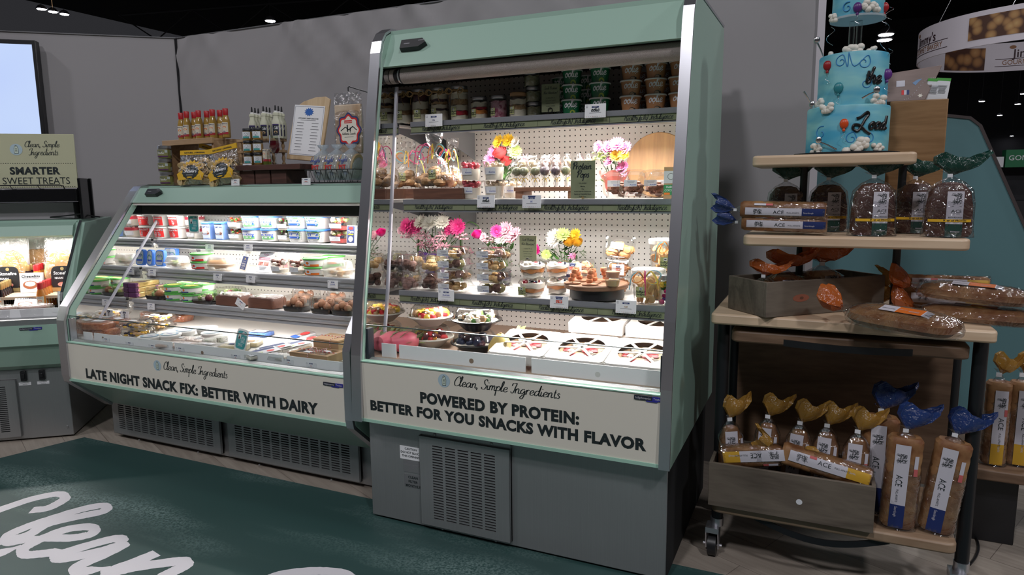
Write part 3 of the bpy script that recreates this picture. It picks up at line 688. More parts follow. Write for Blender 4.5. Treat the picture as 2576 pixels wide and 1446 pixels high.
g = G(); g.ext([(2.225, .612), (2.245, .618), (2.27, .612), (2.27, .5), (2.22, .5)], 'X', LM, LR); build('sill', g, STEEL, Lc, smooth=0)
g = G(); g.box(LM, LR, 2.228, 2.234, .615, .742); build('front_glass', g, GLASS, Lc, smooth=0)
g = G(); g.box(LM, LR, 2.227, 2.235, .742, .745); build('glass_edge', g, MATS['glass_edge_dark'], Lc, smooth=0)
for a in (LM+.002, LR-.012):
    g = G(); g.box(a, a+.010, 2.22, 2.255, .612, .73); build('glass_clip', g, CHROME, Lc, bevel=.002)
g = G(); g.box(LM-.01, LR+.004, 2.207, 2.24, .414, .606); SP2 = build('sign_panel', g, CREAM, Lc, smooth=0)
g = G(); g.box(LM-.01, LR+.004, 2.203, 2.24, .400, .414); g.box(LM-.01, LR+.004, 2.203, 2.24, .606, .611); build('panel_edging', g, MATS['bright_mint_edge'], Lc, smooth=0)
g = G(); g.ext([(2.208, .402), (2.42, .218), (3.0, .218), (3.0, .5), (2.24, .5), (2.24, .41)], 'X', LM-.01, LR+.004); build('underside', g, MINT, Lc, smooth=0)
yp = 2.207
g = G(); fit_text(g, 'LATE NIGHT SNACK FIX: BETTER WITH DAIRY', yp, (217, 947), (801, 1044), (214, 924), 0, .052); build('sign_lettering', g, INK, SP2, smooth=0)
g = G(); fit_text(g, 'Clean, Simple Ingredients', yp, (411, 929), (572, 951), (411, 919), 0, scr=True, wt=.2); build('sign_lettering', g, INK, SP2, smooth=0)
g = G(); cc = ony(396, 919, yp); logo(g, plane((cc.x, yp, cc.z), (1, 0, 0), (0, 0, 1)), 0, 0, .026, 1, 2, 0)
build('tag_logo', g, [INK, PALEBLUE, MINTINK], SP2, smooth=0)
a = ony(814, 958, yp); b = ony(863, 966, yp); badge(Lc, a.x, b.x, a.z-.02, a.z-.003, yp)
g = G(); g.box(-3.60, -1.75, 2.47, 3.0, .012, .22); build('machine_base', g, STEEL, Lc, smooth=0)
g = G(); g.box(-3.58, -1.77, 2.49, 2.98, 0, .012); build('plinth', g, MATS['brown_plinth'], Lc, smooth=0)
for a, b in ((-3.60, -2.775), (-2.72, -1.90)):
    gr = G(); slotpanel(gr, a, b, .03, .235, 2.442, 12, 12, .045, .03, .22, .5); build('vent_grille', gr, [STEEL, DARK], Lc, smooth=0)
    for q in (.25, .8):
        g = G(); g.M = Matrix.Translation((a+(b-a)*q, 2.442, .016)) @ Matrix.Rotation(PI/2, 4, 'X'); g.lathe([(.005, 0), (.005, .004)], 10); build('screw', g, STEEL, Lc)

# ---------------------------------------------------------------- corner case at the left, turned to face right
LA = math.radians(38.2)
K = root('display_case', (-3.835, 2.364, 0), 'mint refrigerated case at the left edge, turned toward the corner under the sweet treats board', 'display case', 'mint refrigerated cases', LA)
KX0, KX1 = -1.35, .075
kp = [(.0, .40), (-.07, .44), (-.12, .56), (-.12, .80), (-.10, .84), (.25, 1.19), (.28, 1.21), (.32, 1.216), (.75, 1.22)]
for a, b in ((KX0, KX0+.05), (KX1-.05, KX1)):
    g = G(); g.ext([(y+.005, z-.002) for y, z in kp] + [(.75, .40)], 'X', a, b) if a < -1 else g.ext([(-.02, .43), (-.10, .56), (-.115, .70), (.27, 1.205), (.75, 1.22), (.75, .40), (0, .40)], 'X', a, b); build('end_panel', g, MINT, K, bevel=.003)
g = G(); g.band([(-.07, .44), (-.12, .56), (-.12, .72)], .012, 'X', KX1-.045, KX1+.001); build('edge_trim', g, CHROME, K, smooth=50)
g = G(); g.band([(-.12, .72), (-.118, .80), (-.10, .84), (.25, 1.19), (.28, 1.21)], .008, 'X', KX1-.03, KX1-.018); build('glass_edge', g, mat('smoky_acrylic', (.05, .055, .06), .2), K, smooth=50)
g = G(); g.box(KX0, KX1-.04, .64, .75, .4, 1.22); g.box(KX0, KX1-.04, .3, .75, 1.2, 1.22); build('shell', g, MINT, K, smooth=0)
g = G(); g.box(KX0, KX1-.05, .62, .64, .6, 1.19); build('peg_back', g, PEG, K, smooth=0)
g = G(); g.ext([(.20, 1.135), (.23, 1.19), (.30, 1.215), (.34, 1.21), (.25, 1.16), (.215, 1.125)], 'X', KX0, KX1-.05); build('canopy', g, MINT, K, smooth=0)
g = G(); g.box(KX0, KX1-.05, -.06, .64, .60, .70); build('deck', g, WHITE, K, smooth=0)
g = G(); g.box(KX0, KX1-.05, .12, .60, .785, .80); build('riser_shelf', g, wood('pale_board', (.42, .30, .20), (.52, .40, .28)), K, smooth=0)
g = G(); g.ext([(-.115, .675), (-.118, .705), (-.05, .71), (-.05, .64), (-.1, .64)], 'X', KX0, KX1-.045); build('sill', g, STEEL, K, smooth=0)
g = G(); g.box(KX0, KX1-.05, -.052, -.048, .705, .755); build('product_fence', g, MATS['white_fence'], K, smooth=0)
g = G(); g.ext([(-.05, .44), (-.10, .555), (-.12, .565), (-.12, .675), (-.05, .675), (.6, .6), (.6, .40), (.0, .41)], 'X', KX0, KX1-.045); build('front_panel', g, MINT, K, smooth=0)
badge(K, -.16, -.055, .648, .664, -.12)
g = G(); g.box(KX0, .0, 0, .7, .01, .41); build('machine_base', g, STEEL, K, bevel=.003)
gr = G(); slotpanel(gr, -.62, -.255, .03, .355, -.018, 5, 24, .045, .03, .2, .5); build('vent_grille', gr, [STEEL, DARK], K, smooth=0)
for sx in (-.215, -.125):
    g = G(); g.box(sx-.014, sx+.014, -.014, 0, .345, .40); g.box(sx-.009, sx+.009, -.02, -.014, .36, .385); build('rocker_switch', g, BLACK, K, bevel=.002)
    g = G(); g.box(sx-.03, sx+.03, -.0012, 0, .318, .335, 0); ctext(g, 'LIGHT CONTROL' if sx < -.2 else 'MAIN POWER', plane((sx, -.0012, .329), (1, 0, 0), (0, 0, 1)), .006, 1); ctext(g, 'SWITCH', plane((sx, -.0012, .321), (1, 0, 0), (0, 0, 1)), .006, 1); build('notice_label', g, [PAPER, INK], K, smooth=0)
g = G(); g.M = Matrix.Translation((-.03, 0, .06)) @ Matrix.Rotation(PI/2, 4, 'X'); g.lathe([(.007, 0), (.006, .004)], 12); build('screw', g, STEEL, K)
led(K, KX0+.05, KX1-.08, .24, 1.13, 14, -.15)
# ================================================================ food materials and packaging helpers
CLEAR = film('clear_plastic', (.985, .985, .98), .05, .06, edge=.42)
CRINKLE = film('crinkled_film', (.97, .97, .97), .10, .16, bump=.9, scale=26, edge=.4)
FROST = film('frosted_plastic', (.95, .95, .93), .06, .25, .28, (.85, .83, .8))
WLID = mat('white_lid', (.80, .79, .77), .35); WTUB = mat('white_tub', (.76, .75, .72), .38)
GREENLID = mat('green_lid', (.10, .42, .08), .35); BLUELID = mat('blue_lid', (.06, .20, .62), .35)
RED = mat('red_print', (.66, .03, .03), .45); BERRY = mat('berry_red', (.42, .02, .04), .3); TOMATO = mat('tomato_red', (.62, .06, .02), .3)
CREAMF = mat('cream_food', (.82, .76, .66), .5); LEAF = mat('leaf_green', (.07, .20, .03), .5); PALEG = mat('pale_green', (.42, .55, .20), .5)
COOKIE = mat('cookie_dough', (.40, .23, .10), .75, noise=(60, .15, (.22, .115, .05)), bump=.5)
CHOC = mat('dark_cocoa', (.075, .03, .022), .7, noise=(80, .1, (.16, .08, .06)), bump=.4)
BROWNBOX = mat('kraft_card', (.42, .25, .13), .7); DKBROWN = mat('dark_brown_card', (.13, .055, .035), .45)
LABELW = mat('white_label', (.74, .75, .78), .5); YELLOW = mat('warm_yellow', (.72, .42, .02), .5); ORANGE = mat('orange_print', (.72, .17, .02), .5)
TEAL = mat('teal_print', (.03, .30, .32), .5); PURPLE = mat('purple_print', (.09, .02, .09), .5); TAN = mat('tan_food', (.60, .38, .20), .6)
PINK = mat('pink_print', (.70, .30, .38), .5); MEAT = mat('cured_meat', (.40, .09, .07), .45, noise=(50, .12, (.62, .36, .30))); GOLD = mat('gold_foil', (.62, .48, .22), .35, .7)
OIL = mat('amber_sauce', (.36, .22, .05), .15); BLACKTRAY = mat('black_tray', (.01, .01, .011), .25)
def heap(g, n, rx, ry, z0, z1, s, ms, seed=0, j=.25, fl=1.0):
    rd = random.Random(seed)
    for i in range(n):
        a = rd.uniform(0, 2*PI); q = math.sqrt(rd.random()); k = s*rd.uniform(.7, 1.25)
        g.ball((rx*q*math.cos(a), ry*q*math.sin(a), rd.uniform(z0, z1)), k, k*rd.uniform(.7, 1), k*fl*rd.uniform(.7, 1), 10, rd.choice(ms), j, i+seed*31)
def lines(g, fn, x, y, w_, n, dy, mi, th=.0012, seed=0):
    """tiny unreadable body text as short bars"""
    rd = random.Random(seed)
    for i in range(n):
        ww = w_*rd.uniform(.55, 1); g.quad(x-ww/2, x+ww/2, y-i*dy, y-i*dy+th, fn, mi)
def tub(name, cat, rb, rt, h, e, body, lid, decal=None, dm=(), lidh=.009, lidr=.003, fill=None, fm=(), rat=1.0, top=None):
    def mk():
        o = root(name, (0, 0, 0), None, cat)
        g = G(); g.sq([(rb*.9, rb*.9*rat, 0), (rb, rb*rat, .002), (rt, rt*rat, h-lidh)], 32, e); build('tub', g, body, o)
        g = G(); r2 = rt+lidr
        g.sq([(r2, r2*rat, h-lidh), (r2, r2*rat, h-.002), (r2-.002, (r2-.002)*rat, h), (r2*.86, r2*.86*rat, h), (r2*.84, r2*.84*rat, h-.002)], 32, e); build('lid', g, lid, o)
        if top: g = G(); top(g, plane((0, 0, h+.0004), (1, 0, 0), (0, 1, 0))); build('lid_print', g, list(dm), o)
        if decal: g = G(); decal(g, cyl(0, 0, rb, rt, h-lidh, e=e, ratio=rat)); build('label', g, list(dm), o)
        if fill: g = G(); fill(g); build('filling', g, list(fm), o)
        return o
    return Kind(mk)
def cup(name, cat, rb, rt, h, e, fills, mats, label=True, heapn=0, hm=(), lidm=None, lab=None, rat=1.0, hs=.008, dome=.0):
    """clear deli cup with layered contents: fills = [(z0, z1, material index)]"""
    def mk():
        o = root(name, (0, 0, 0), None, cat)
        g = G(); g.sq([(rb, rb*rat, 0), (rt, rt*rat, h*.94), (rt+.003, (rt+.003)*rat, h*.95), (rt+.003, (rt+.003)*rat, h*.97)], 32, e, cap1=False); build('cup', g, CLEAR, o)
        g = G(); g.sq([(rt+.004, (rt+.004)*rat, h*.955), (rt+.004, (rt+.004)*rat, h), (rt-.004, (rt-.004)*rat, h), (rt-.008, (rt-.008)*rat, h+dome)], 32, e, cap0=False); build('lid', g, lidm or CLEAR, o)
        g = G()
        for z0, z1, mi in fills:
            ra = rb+(rt-rb)*z0/h-.0015; rc = rb+(rt-rb)*z1/h-.0015; g.sq([(ra, ra*rat, z0), (rc, rc*rat, z1)], 28, e, mi=mi)
        if heapn: heap(g, heapn, rt*.8, rt*.8*rat, h*.62, h*.9, hs, list(hm), 5)
        build('filling', g, list(mats), o)
        if label:
            g = G(); fn = cyl(0, 0, rb, rt, h, off=.0012, e=e, ratio=rat); w2 = rb*.75
            x0, y0 = (lab or (-.1*rb, h*.18)); g.quad(x0-w2, x0+w2, y0, y0+h*.36, fn, 0, 6, 1)
            f2 = shift3(fn, .0004); lines(g, f2, x0-w2*.3, y0+h*.27, w2*1.2, 4, h*.055, 1, h*.022)
            if lab: ctext(g, 'PLACON', f2, h*.085, 2, x0+w2*.45, y0+h*.09, .03)
            build('label', g, [LABELW, GREYINK, mat('blue_ink', (.03, .06, .35), .5)], o)
        return o
    return Kind(mk)
def stack(kind, px, y, z, n, h, lb, grp, jit=.002, rz=None, X=None):
    """n things on top of one another; lb may hold {k} for the place in the stack"""
    X = xat(px, y, z+h*n/2) if X is None else X
    names = {1: [''], 2: ['lower', 'upper'], 3: ['bottom', 'middle', 'top'], 4: ['bottom', 'second', 'third', 'top']}[n]
    for i in range(n):
        kind((X+random.uniform(-jit, jit), y+random.uniform(-jit, jit), z+i*h+.0006), lb.format(k=names[i]), grp, rz=(rz if rz is not None else random.uniform(-.08, .08)))
def card(name, w_, h_, loc, label, draw, mats, rz=0, tiltx=0, cat='sign', group=None, stand=None, th=.0012, roll=0):
    """printed card standing at loc (bottom centre), facing -Y; draw(g, fn) prints on it"""
    o = root(name, loc, label, cat, group); o.rotation_euler = (tiltx, roll, rz)
    g = G(); g.box(-w_/2, w_/2, 0, th, 0, h_); build('card', g, mats[0], o, smooth=0)
    g = G(); draw(g, plane((0, 0, 0), (1, 0, 0), (0, 0, 1), .0005)); build('print', g, mats, o, smooth=0)
    if stand: g = G(); stand(g); build('stand', g, CLEAR if stand is clipstand else BLACK, o)
    return o
def clipstand(g):
    g.box(-.012, .012, -.002, .004, -.012, .006); g.box(-.008, .008, .004, .012, -.012, -.004)
def ring_stand(g):
    g.tube([(0, -.004, .0), (0, -.004, .022)], .0012, 6)
    g.tube([(.008*math.cos(a), -.004, .03+.008*math.sin(a)) for a in np.linspace(0, 2*PI, 14)], .0012, 6); g.lathe([(.014, -.002), (.014, 0)], 14)
def tagdraw(w_, h_, txt, mi=1, red=False, scr=False, new=False):
    def d(g, fn):
        if new: g.quad(-w_*.2, w_*.2, h_*.86, h_*.96, fn, 2)
        g.quad(-w_*.17, w_*.17, h_*.72, h_*.84, fn, 2)
        f2 = shift3(fn, .0004)
        ctext(g, 'BOOTH', f2, h_*.07, 0, 0, h_*.75, .02)
        g.quad(-w_*.44, -w_*.36, h_*.74, h_*.9, fn, 3); poly(g, [(-w_*.42, h_*.77), (-w_*.37, h_*.77), (-w_*.37, h_*.88), (-w_*.42, h_*.88)], f2, 0)
        if red:
            g.quad(-w_*.17, w_*.17, h_*.42, h_*.66, fn, 4); ctext(g, 'U', f2, h_*.17, 0, -w_*.09, h_*.47, .02)
            lines(g, f2, w_*.07, h_*.58, w_*.14, 3, h_*.05, 0, h_*.025)
        elif scr: cscript(g, txt, fn, h_*.17, mi, 0, h_*.46, .3, slant=.05, even=.8)
        else: ctext(g, txt, fn, h_*.17, mi, 0, h_*.46, .03)
        lines(g, fn, 0, h_*.34, w_*.6, 1, .1, 3, h_*.03)
        for i in range(9): disc(g, (-.42+.105*i)*w_, h_*.09, h_*.022, fn, [4, 3, 5][i % 3], 6)
    return d
TAGM = [PAPER, INK, NAVY, GREYINK, mat('tag_red', (.62, .06, .03), .5), mat('tag_tan', (.45, .28, .14), .5), mat('tag_blue', (.04, .07, .38), .5)]
def price_tag(px, py, w_, y, label, txt, mi=1, rz=0, roll=0, cat='price tag', tiltx=-.06, stand=clipstand, aspect=.62, **k):
    """px, py: bottom centre of the card in the photograph"""
    p = ony(px, py, y)
    return card('price_tag', w_, w_*aspect, p, label, tagdraw(w_, w_*aspect, txt, mi, **k), TAGM, rz, tiltx, cat, 'booth tags', stand, roll=roll)

# ================================================================ low case, top shelf
Y1, Z1 = 2.835, 1.108
def d_cottage(g, fn):
    g.quad(-.040, .040, .006, .056, fn, 0, 10, 1); f2 = shift3(fn, .0005); f3 = shift3(fn, .001)
    disc(g, -.012, .022, .03, f2, 1, 18, .017); ctext(g, 'COTTAGE', f3, .0125, 0, -.012, .023, .03); ctext(g, 'CHEESE', f3, .0125, 0, -.012, .009, .03)
    ctext(g, 'Small Curd', f3, .006, 2, -.008, .036, .02); cscript(g, 'Producers'.replace('P', 'P'), f2, .0075, 1, -.004, .044, .28); disc(g, .03, .046, .0055, f2, 3, 12, .005)
COTTAGE = tub('cottage_cheese_tub', 'tub', .043, .049, .067, 3, WTUB, WLID, d_cottage, (RED, LABELW, INK, GREYINK))
for px, c in ((412, 'left'), (450, 'right')):
    stack(COTTAGE, px, Y1, Z1, 2, .068, '{k} red and white cottage cheese tub in the '+c+' column of the top shelf', 'cottage cheese tubs')
DESS = cup('dessert_cup', 'cup', .040, .048, .067, 4, [(.002, .040, 0), (.040, .056, 1)], (CREAMF, BERRY), heapn=14, hm=(0, 1))
stack(DESS, 492, Y1, Z1, 2, .068, '{k} clear cup of cream and red berries behind the teal card', 'berry cream cups on the low case')
def d_yog(g, fn):
    g.quad(-.026, .026, .006, .085, fn, 0, 8, 1); f2 = shift3(fn, .0005); ctext(g, 'Odyssey', f2, .013, 1, 0, .068, .02); lines(g, f2, 0, .06, .04, 1, .01, 1, .003)
    disc(g, 0, .040, .018, f2, 2, 18, .012); disc(g, 0, .044, .016, shift3(fn, .0009), 3, 16, .007); lines(g, f2, 0, .022, .04, 4, .004, 4, .0016)
YOG = tub('greek_yogurt_tub', 'tub', .030, .034, .098, 6, mat('sky_blue_tub', (.16, .27, .55), .4), BLUELID, d_yog, (mat('pale_blue_label', (.50, .58, .75), .5), NAVY, mat('bowl_brown', (.25, .08, .05), .5), WLID, GREYINK))
for px, c in ((529, 'left'), (561, 'right')): YOG((xat(px, Y1-.02, 1.15), Y1-.02, Z1+.001), c+' one of the two tall blue greek yogurt tubs', 'greek yogurt tubs')
SALT = cup('salad_cup', 'cup', .042, .049, .062, 4, [(.002, .03, 0)], (CREAMF, TOMATO, LEAF, PALEG), heapn=34, hm=(1, 1, 1, 2))
stack(SALT, 600, Y1, Z1, 2, .064, '{k} clear cup of cherry tomato salad beside the yogurt tubs', 'tomato salad cups')
def d_sour(g, fn):
    g.quad(-.045, .045, .010, .026, fn, 0, 10, 1); f2 = shift3(fn, .0005); ctext(g, 'SOUR CREAM', f2, .0135, 1, 0, .030, .03); ctext(g, 'Odyssey', f2, .009, 1, -.01, .047, .03)
    for k in (-.02, 0, .018): disc(g, k, .020, .005, f2, 2, 8, .003)
    disc(g, .034, .024, .006, f2, 1, 10)
SOUR = tub('sour_cream_tub', 'tub', .046, .052, .067, 3, WTUB, BLUELID, d_sour, (mat('meadow_green', (.16, .42, .16), .5), mat('royal_ink', (.02, .08, .42), .5), LABELW))
for px, c in ((638, 'left'), (684, 'right')): stack(SOUR, px, Y1, Z1, 2, .068, '{k} blue-lidded sour cream tub, '+c+' column', 'sour cream tubs')
SALC = cup('salad_cup', 'cup', .038, .045, .062, 4, [(.002, .02, 0)], (CREAMF, LEAF, mat('olive_black', (.02, .02, .015), .3), BERRY), heapn=34, hm=(0, 0, 1, 2, 3))
stack(SALC, 722, Y1, Z1, 2, .060, '{k} clear cup of feta and olive salad between the blue-lidded tubs', 'olive salad cups')
def laurel(g, fn, cx, cy, s, mi):
    for sd in (-1, 1):
        for k in range(6):
            a = -.9+k*.42; disc(g, cx+sd*s*math.cos(a)*1.0, cy+s*math.sin(a)*.8, s*.19, fn, mi, 7, s*.13)
def d_feta(g, fn):
    ctext(g, 'FETA', fn, .017, 0, -.006, .036, .03); laurel(g, fn, -.006, .036, .027, 1); f2 = shift3(fn, .0006)
    g.quad(-.028, .016, .020, .030, f2, 0, 5, 1); lines(g, shift3(fn, .001), -.006, .0235, .034, 1, .01, 2, .003); lines(g, fn, -.006, .013, .03, 3, .004, 3, .0016); lines(g, fn, .036, .045, .012, 7, .005, 3, .0016)
FETA = tub('feta_tub', 'tub', .048, .055, .068, 5, WTUB, BLUELID, d_feta, (mat('royal_ink', (0, 0, 0)), mat('laurel_green', (.12, .36, .10), .5), LABELW, GREYINK))
for px, c in ((757, 'left'), (803, 'right')): stack(FETA, px, Y1, Z1, 2, .069, '{k} square feta tub with green laurel, '+c+' column', 'square feta tubs')
for i, px in enumerate((828, 866)):
    FETA((xat(px, 2.94, 1.23), 2.94, Z1+.07), ['square feta tub standing behind the right feta column', 'square feta tub at the back by the melon cups'][i], 'square feta tubs'); FETA((xat(px, 2.94, 1.23), 2.94, Z1+.001), ['lower feta tub behind the right feta column', 'lower feta tub at the back behind the melon cups'][i], 'square feta tubs')
MEL = cup('melon_cup', 'cup', .044, .052, .064, 4, [(.002, .02, 1)], (CREAMF, mat('watermelon', (.68, .10, .10), .35), PALEG), heapn=36, hm=(0, 1, 1, 2), hs=.011)
stack(MEL, 857, Y1, Z1, 2, .065, '{k} clear cup of melon and feta cubes by the tall case post', 'melon cups')
DESS((xat(330, 2.83, 1.14)+.0, 2.9, Z1), 'clear cream and berry cup at the mirrored left end of the top shelf', 'berry cream cups on the low case')
def d_tyro(g, fn):
    g.quad(-.022, .022, .005, .088, fn, 1, 1, 1); f2 = shift3(fn, .0004); disc(g, 0, .078, .014, f2, 2, 14, .008); ctext(g, 'Tyro', f2, .017, 0, 0, .055, .03); g.quad(-.016, .016, .044, .050, f2, 3); disc(g, 0, .024, .014, f2, 4, 14)
TY = card('cheese_pack', .05, .092, (xat(881, 2.775, 1.15), 2.775, Z1+.002), 'upright dark blue cheese pack beside the tall case post', d_tyro, [LABELW, NAVY, RED, YELLOW, CREAMF], tiltx=-.12, cat='pack', th=.018)
def d_teal(g, fn, w_=.078, h_=.098):
    P = [(w_*.43*math.copysign(abs(math.cos(a))**.4, math.cos(a)), h_*.5+h_*.43*math.copysign(abs(math.sin(a))**.4, math.sin(a))) for a in np.linspace(0, 2*PI, 40)[:-1]]
    poly(g, P, fn, 1); f2 = shift3(fn, .0004); g.quad(-w_*.32, -w_*.08, h_*.52, h_*.8, f2, 0); disc(g, -w_*.2, h_*.70, w_*.05, shift3(fn, .0008), 3, 10); poly(g, [(-w_*.29, h_*.53), (-w_*.11, h_*.53), (-w_*.15, h_*.65), (-w_*.25, h_*.65)], shift3(fn, .0008), 2)
    cscript(g, 'Atheni', f2, h_*.075, 0, w_*.18, h_*.76, .3); lines(g, f2, w_*.15, h_*.62, w_*.42, 5, h_*.06, 0, h_*.018, 3); lines(g, f2, 0, h_*.3, w_*.6, 3, h_*.05, 0, h_*.015, 4)
def tealcard(loc, label, rz=0, tx=0, roll=0):
    o = root('recipe_card', loc, label, 'sign', 'teal recipe cards'); o.rotation_euler = (tx, roll, rz)
    g = G(); g.M = Matrix.Translation((0, .0012, .049)) @ Matrix.Rotation(PI/2, 4, 'X'); g.sq([(.041, .051, 0), (.041, .051, .0012)], 36, 6); build('card', g, WLID, o, smooth=20)
    g = G(); d_teal(g, plane((0, -.0003, 0), (1, 0, 0), (0, 0, 1))); build('print', g, [LABELW, TEAL, INK, TAN], o, smooth=0)
    g = G(); g.tube([(0, .004, .006), (0, -.002, -.008), (.004, -.01, -.025), (-.003, -.012, -.04)], .004, 8); build('clip', g, CLEAR, o)
tealcard((xat(488, 2.72, 1.17), 2.72, 1.15), 'teal recipe card clipped to the top rail in front of the berry cream cups')
price_tag(527, 632, .062, 2.75, 'white booth tag clipped under the yogurt tubs', 'Odyssey', 6)
price_tag(624, 632, .062, 2.75, 'white booth tag clipped under the left sour cream column', 'Odyssey', 6)

# ---------------------------------------------------------------- low case, second shelf
Y2, Z2 = 2.735, .951
def fpack():
    o = root('feta_pack', (0, 0, 0), None, 'pack'); g = G(); g.M = Matrix.Rotation(PI/2, 4, 'X') @ Matrix.Translation((0, .047, 0))
    g.sq([(.036, .047, -.018), (.037, .048, -.004), (.034, .045, .002)], 36, 5); build('tray', g, BLUELID, o)
    fn = plane((0, -.0022, 0), (1, 0, 0), (0, 0, 1)); g = G(); P = [(.029*math.copysign(abs(math.cos(a))**.5, math.cos(a)), .047+.040*math.copysign(abs(math.sin(a))**.5, math.sin(a))) for a in np.linspace(0, 2*PI, 36)[:-1]]
    poly(g, P, fn, 0); f2 = shift3(fn, .0005); ctext(g, 'FETA', f2, .019, 1, 0, .052, .02); laurel(g, f2, 0, .048, .024, 2); g.quad(-.024, .024, .026, .036, shift3(fn, .0008), 1); lines(g, f2, 0, .018, .03, 2, .004, 3, .0016)
    build('label', g, [mat('silver_label', (.45, .5, .55), .4), mat('royal_ink', (0, 0, 0)), MATS['laurel_green'], GREYINK], o, smooth=0); return o
FP = Kind(fpack)
for i, (px, y) in enumerate(((372, 2.72), (400, 2.72))): FP((xat(px, y, .99), y, Z2+.001), ['blue feta pack standing at the mirror end of the second shelf', 'blue feta pack standing right of its twin'][i], 'blue feta packs', rot=(-.12, 0, 0))
for i, px in enumerate((418, 432)): FP((xat(px, 2.86, 1.0), 2.86, Z2+.001), ['blue feta pack behind the sandwich clamshell', 'rearmost blue feta pack behind the sandwich clamshell'][i], 'blue feta packs', rot=(-.1, 0, 0))
def clam(name, w_, d_, h_, fillf, fm, cat='clamshell', lidm=None, basem=None, e=4, split=.4, lab=None):
    def mk():
        o = root(name, (0, 0, 0), None, cat); sp = h_*split
        g = G(); g.sq([(w_*.40, d_*.40, 0), (w_*.44, d_*.44, sp*.9), (w_*.5, d_*.5, sp), (w_*.5, d_*.5, sp+.002)], 32, e, cap1=False); build('base', g, basem or CLEAR, o)
        g = G(); g.sq([(w_*.5, d_*.5, sp+.002), (w_*.5, d_*.5, sp+.004), (w_*.45, d_*.45, sp+.006), (w_*.40, d_*.40, h_-.006), (w_*.36, d_*.36, h_), (w_*.3, d_*.3, h_-.001)], 32, e, cap0=False); build('lid', g, lidm or CLEAR, o)
        g = G(); fillf(g); build('filling', g, list(fm), o)
        if lab: g = G(); lab(g); build('label', g, [LABELW, GREYINK, mat('blue_ink', (0, 0, 0))], o, smooth=0)
        return o
    return Kind(mk)
SAND = clam('sandwich_clamshell', .15, .10, .062, lambda g: heap(g, 26, .05, .032, .012, .032, .014, (0, 0, 1, 2), 2), (CREAMF, TAN, PALEG), lidm=FROST, basem=FROST)
SAND((xat(447, Y2, .98), Y2, Z2+.001), 'frosted clamshell of pale sandwiches between the blue feta packs and green-lidded tubs', 'frosted clamshells')
def d_g(colr):
    def d(g, fn):
        g.quad(-.055, .055, .003, .014, fn, 0, 12, 1); f2 = shift3(fn, .0005); g.quad(-.018, .012, .008, .030, f2, 1, 4, 1); disc(g, -.003, .020, .009, shift3(fn, .001), 0, 10, .007); ctext(g, 'FETA', f2, .009, 2, -.035, .018, .03)
    return d
GRED = tub('crumbled_feta_tub', 'tub', .056, .060, .043, 2, WTUB, GREENLID, d_g(0), (RED, LABELW, LEAF), .008)
GORG = tub('crumbled_feta_tub', 'tub', .056, .060, .043, 2, WTUB, GREENLID, d_g(0), (ORANGE, LABELW, LEAF), .008)
stack(GRED, 509, Y2, Z2, 2, .044, '{k} round green-lidded tub with red band beside the madeleines', 'red band feta tubs')
MADE = clam('madeleine_clamshell', .17, .11, .072, lambda g: [g.ball((-.05+.034*i, -.01+.012*(i % 2), .034), .022, .034, .02, 12, 0, .05, i) for i in range(4)] and heap(g, 6, .05, .03, .015, .03, .02, (0,), 8), (mat('madeleine_gold', (.70, .38, .13), .6),), lidm=FROST, basem=FROST)
MADE((xat(557, Y2-.01, .98), Y2-.01, Z2+.001), 'frosted clamshell of golden madeleines on the second shelf')
card('cheese_pack', .07, .088, (xat(607, Y2-.02, .99), Y2-.02, Z2), 'tan pack with dark navy label leaning left of the pink and white box', lambda g, fn: (g.quad(-.026, .026, .010, .082, fn, 1), disc(g, 0, .068, .006, shift3(fn, .0004), 2, 10), ctext(g, 'THE ACCEL', shift3(fn, .0004), .006, 0, 0, .052), ctext(g, 'EXTRA', shift3(fn, .0004), .010, 0, 0, .038, .02), ctext(g, 'GUSTO', shift3(fn, .0004), .010, 0, 0, .026, .02), lines(g, shift3(fn, .0004), 0, .018, .03, 2, .003, 0, .001)), [CREAMF, NAVY, GOLD], rz=-.25, tiltx=-.35, cat='pack', th=.012, roll=.06)
def volpi(g, fn):
    cscript(g, 'Valpi'.replace('V', 'H'), fn, .008, 2, 0, .098, .3) if False else ctext(g, 'Volpi', fn, .020, 2, 0, .092, 0)
    g.quad(-.045, .04, .066, .082, fn, 1); ctext(g, 'GENOA NUGGETS', shift3(fn, .0004), .0085, 0, 0, .070, .03); g.quad(-.042, -.006, .036, .056, fn, 3); g.quad(.002, .038, .036, .056, fn, 3)
    lines(g, fn, 0, .027, .06, 4, .005, 4, .002)
card('salami_box', .105, .118, (xat(656, Y2-.015, 1.0), Y2-.015, Z2), 'white and pink genoa nuggets box leaning back on the second shelf', volpi, [LABELW, PINK, MAT_P := mat('rose_ink', (.45, .15, .25), .5), MEAT, GREYINK], rz=-.12, tiltx=-.42, cat='box', th=.012)
for i, px in enumerate((712, 728, 742)):
    o = root('carton', (xat(px, 2.84, 1.02), 2.84, Z2+.001), ['left', 'middle', 'right'][i]+' one of three pinkish cartons with slanted tops behind the date cups', 'carton', 'slant topped cartons', -.2)
    g = G(); g.ext([(-.025, 0), (.025, 0), (.025, .092), (-.025, .07)], 'X', -.018, .018); build('carton_body', g, mat('pinkish_card', (.72, .58, .52), .6), o, smooth=0); g = G(); g.quad(-.012, .012, .02, .05, lambda x, z: (x, -.0258, z), 0); build('label', g, PINK, o, smooth=0)
DATE = cup('date_cup', 'cup', .040, .046, .070, 2.5, [(.002, .02, 0)], (CREAMF, mat('date_brown', (.16, .05, .035), .3)), heapn=30, hm=(1, 1, 1, 0), hs=.012)
for i, px in enumerate((705, 752)): DATE((xat(px, Y2-.01, .98), Y2-.01, Z2+.001), ['clear cup of dark dates next to the genoa nuggets box', 'clear cup of dark dates next to the orange band tubs'][i], 'date cups')
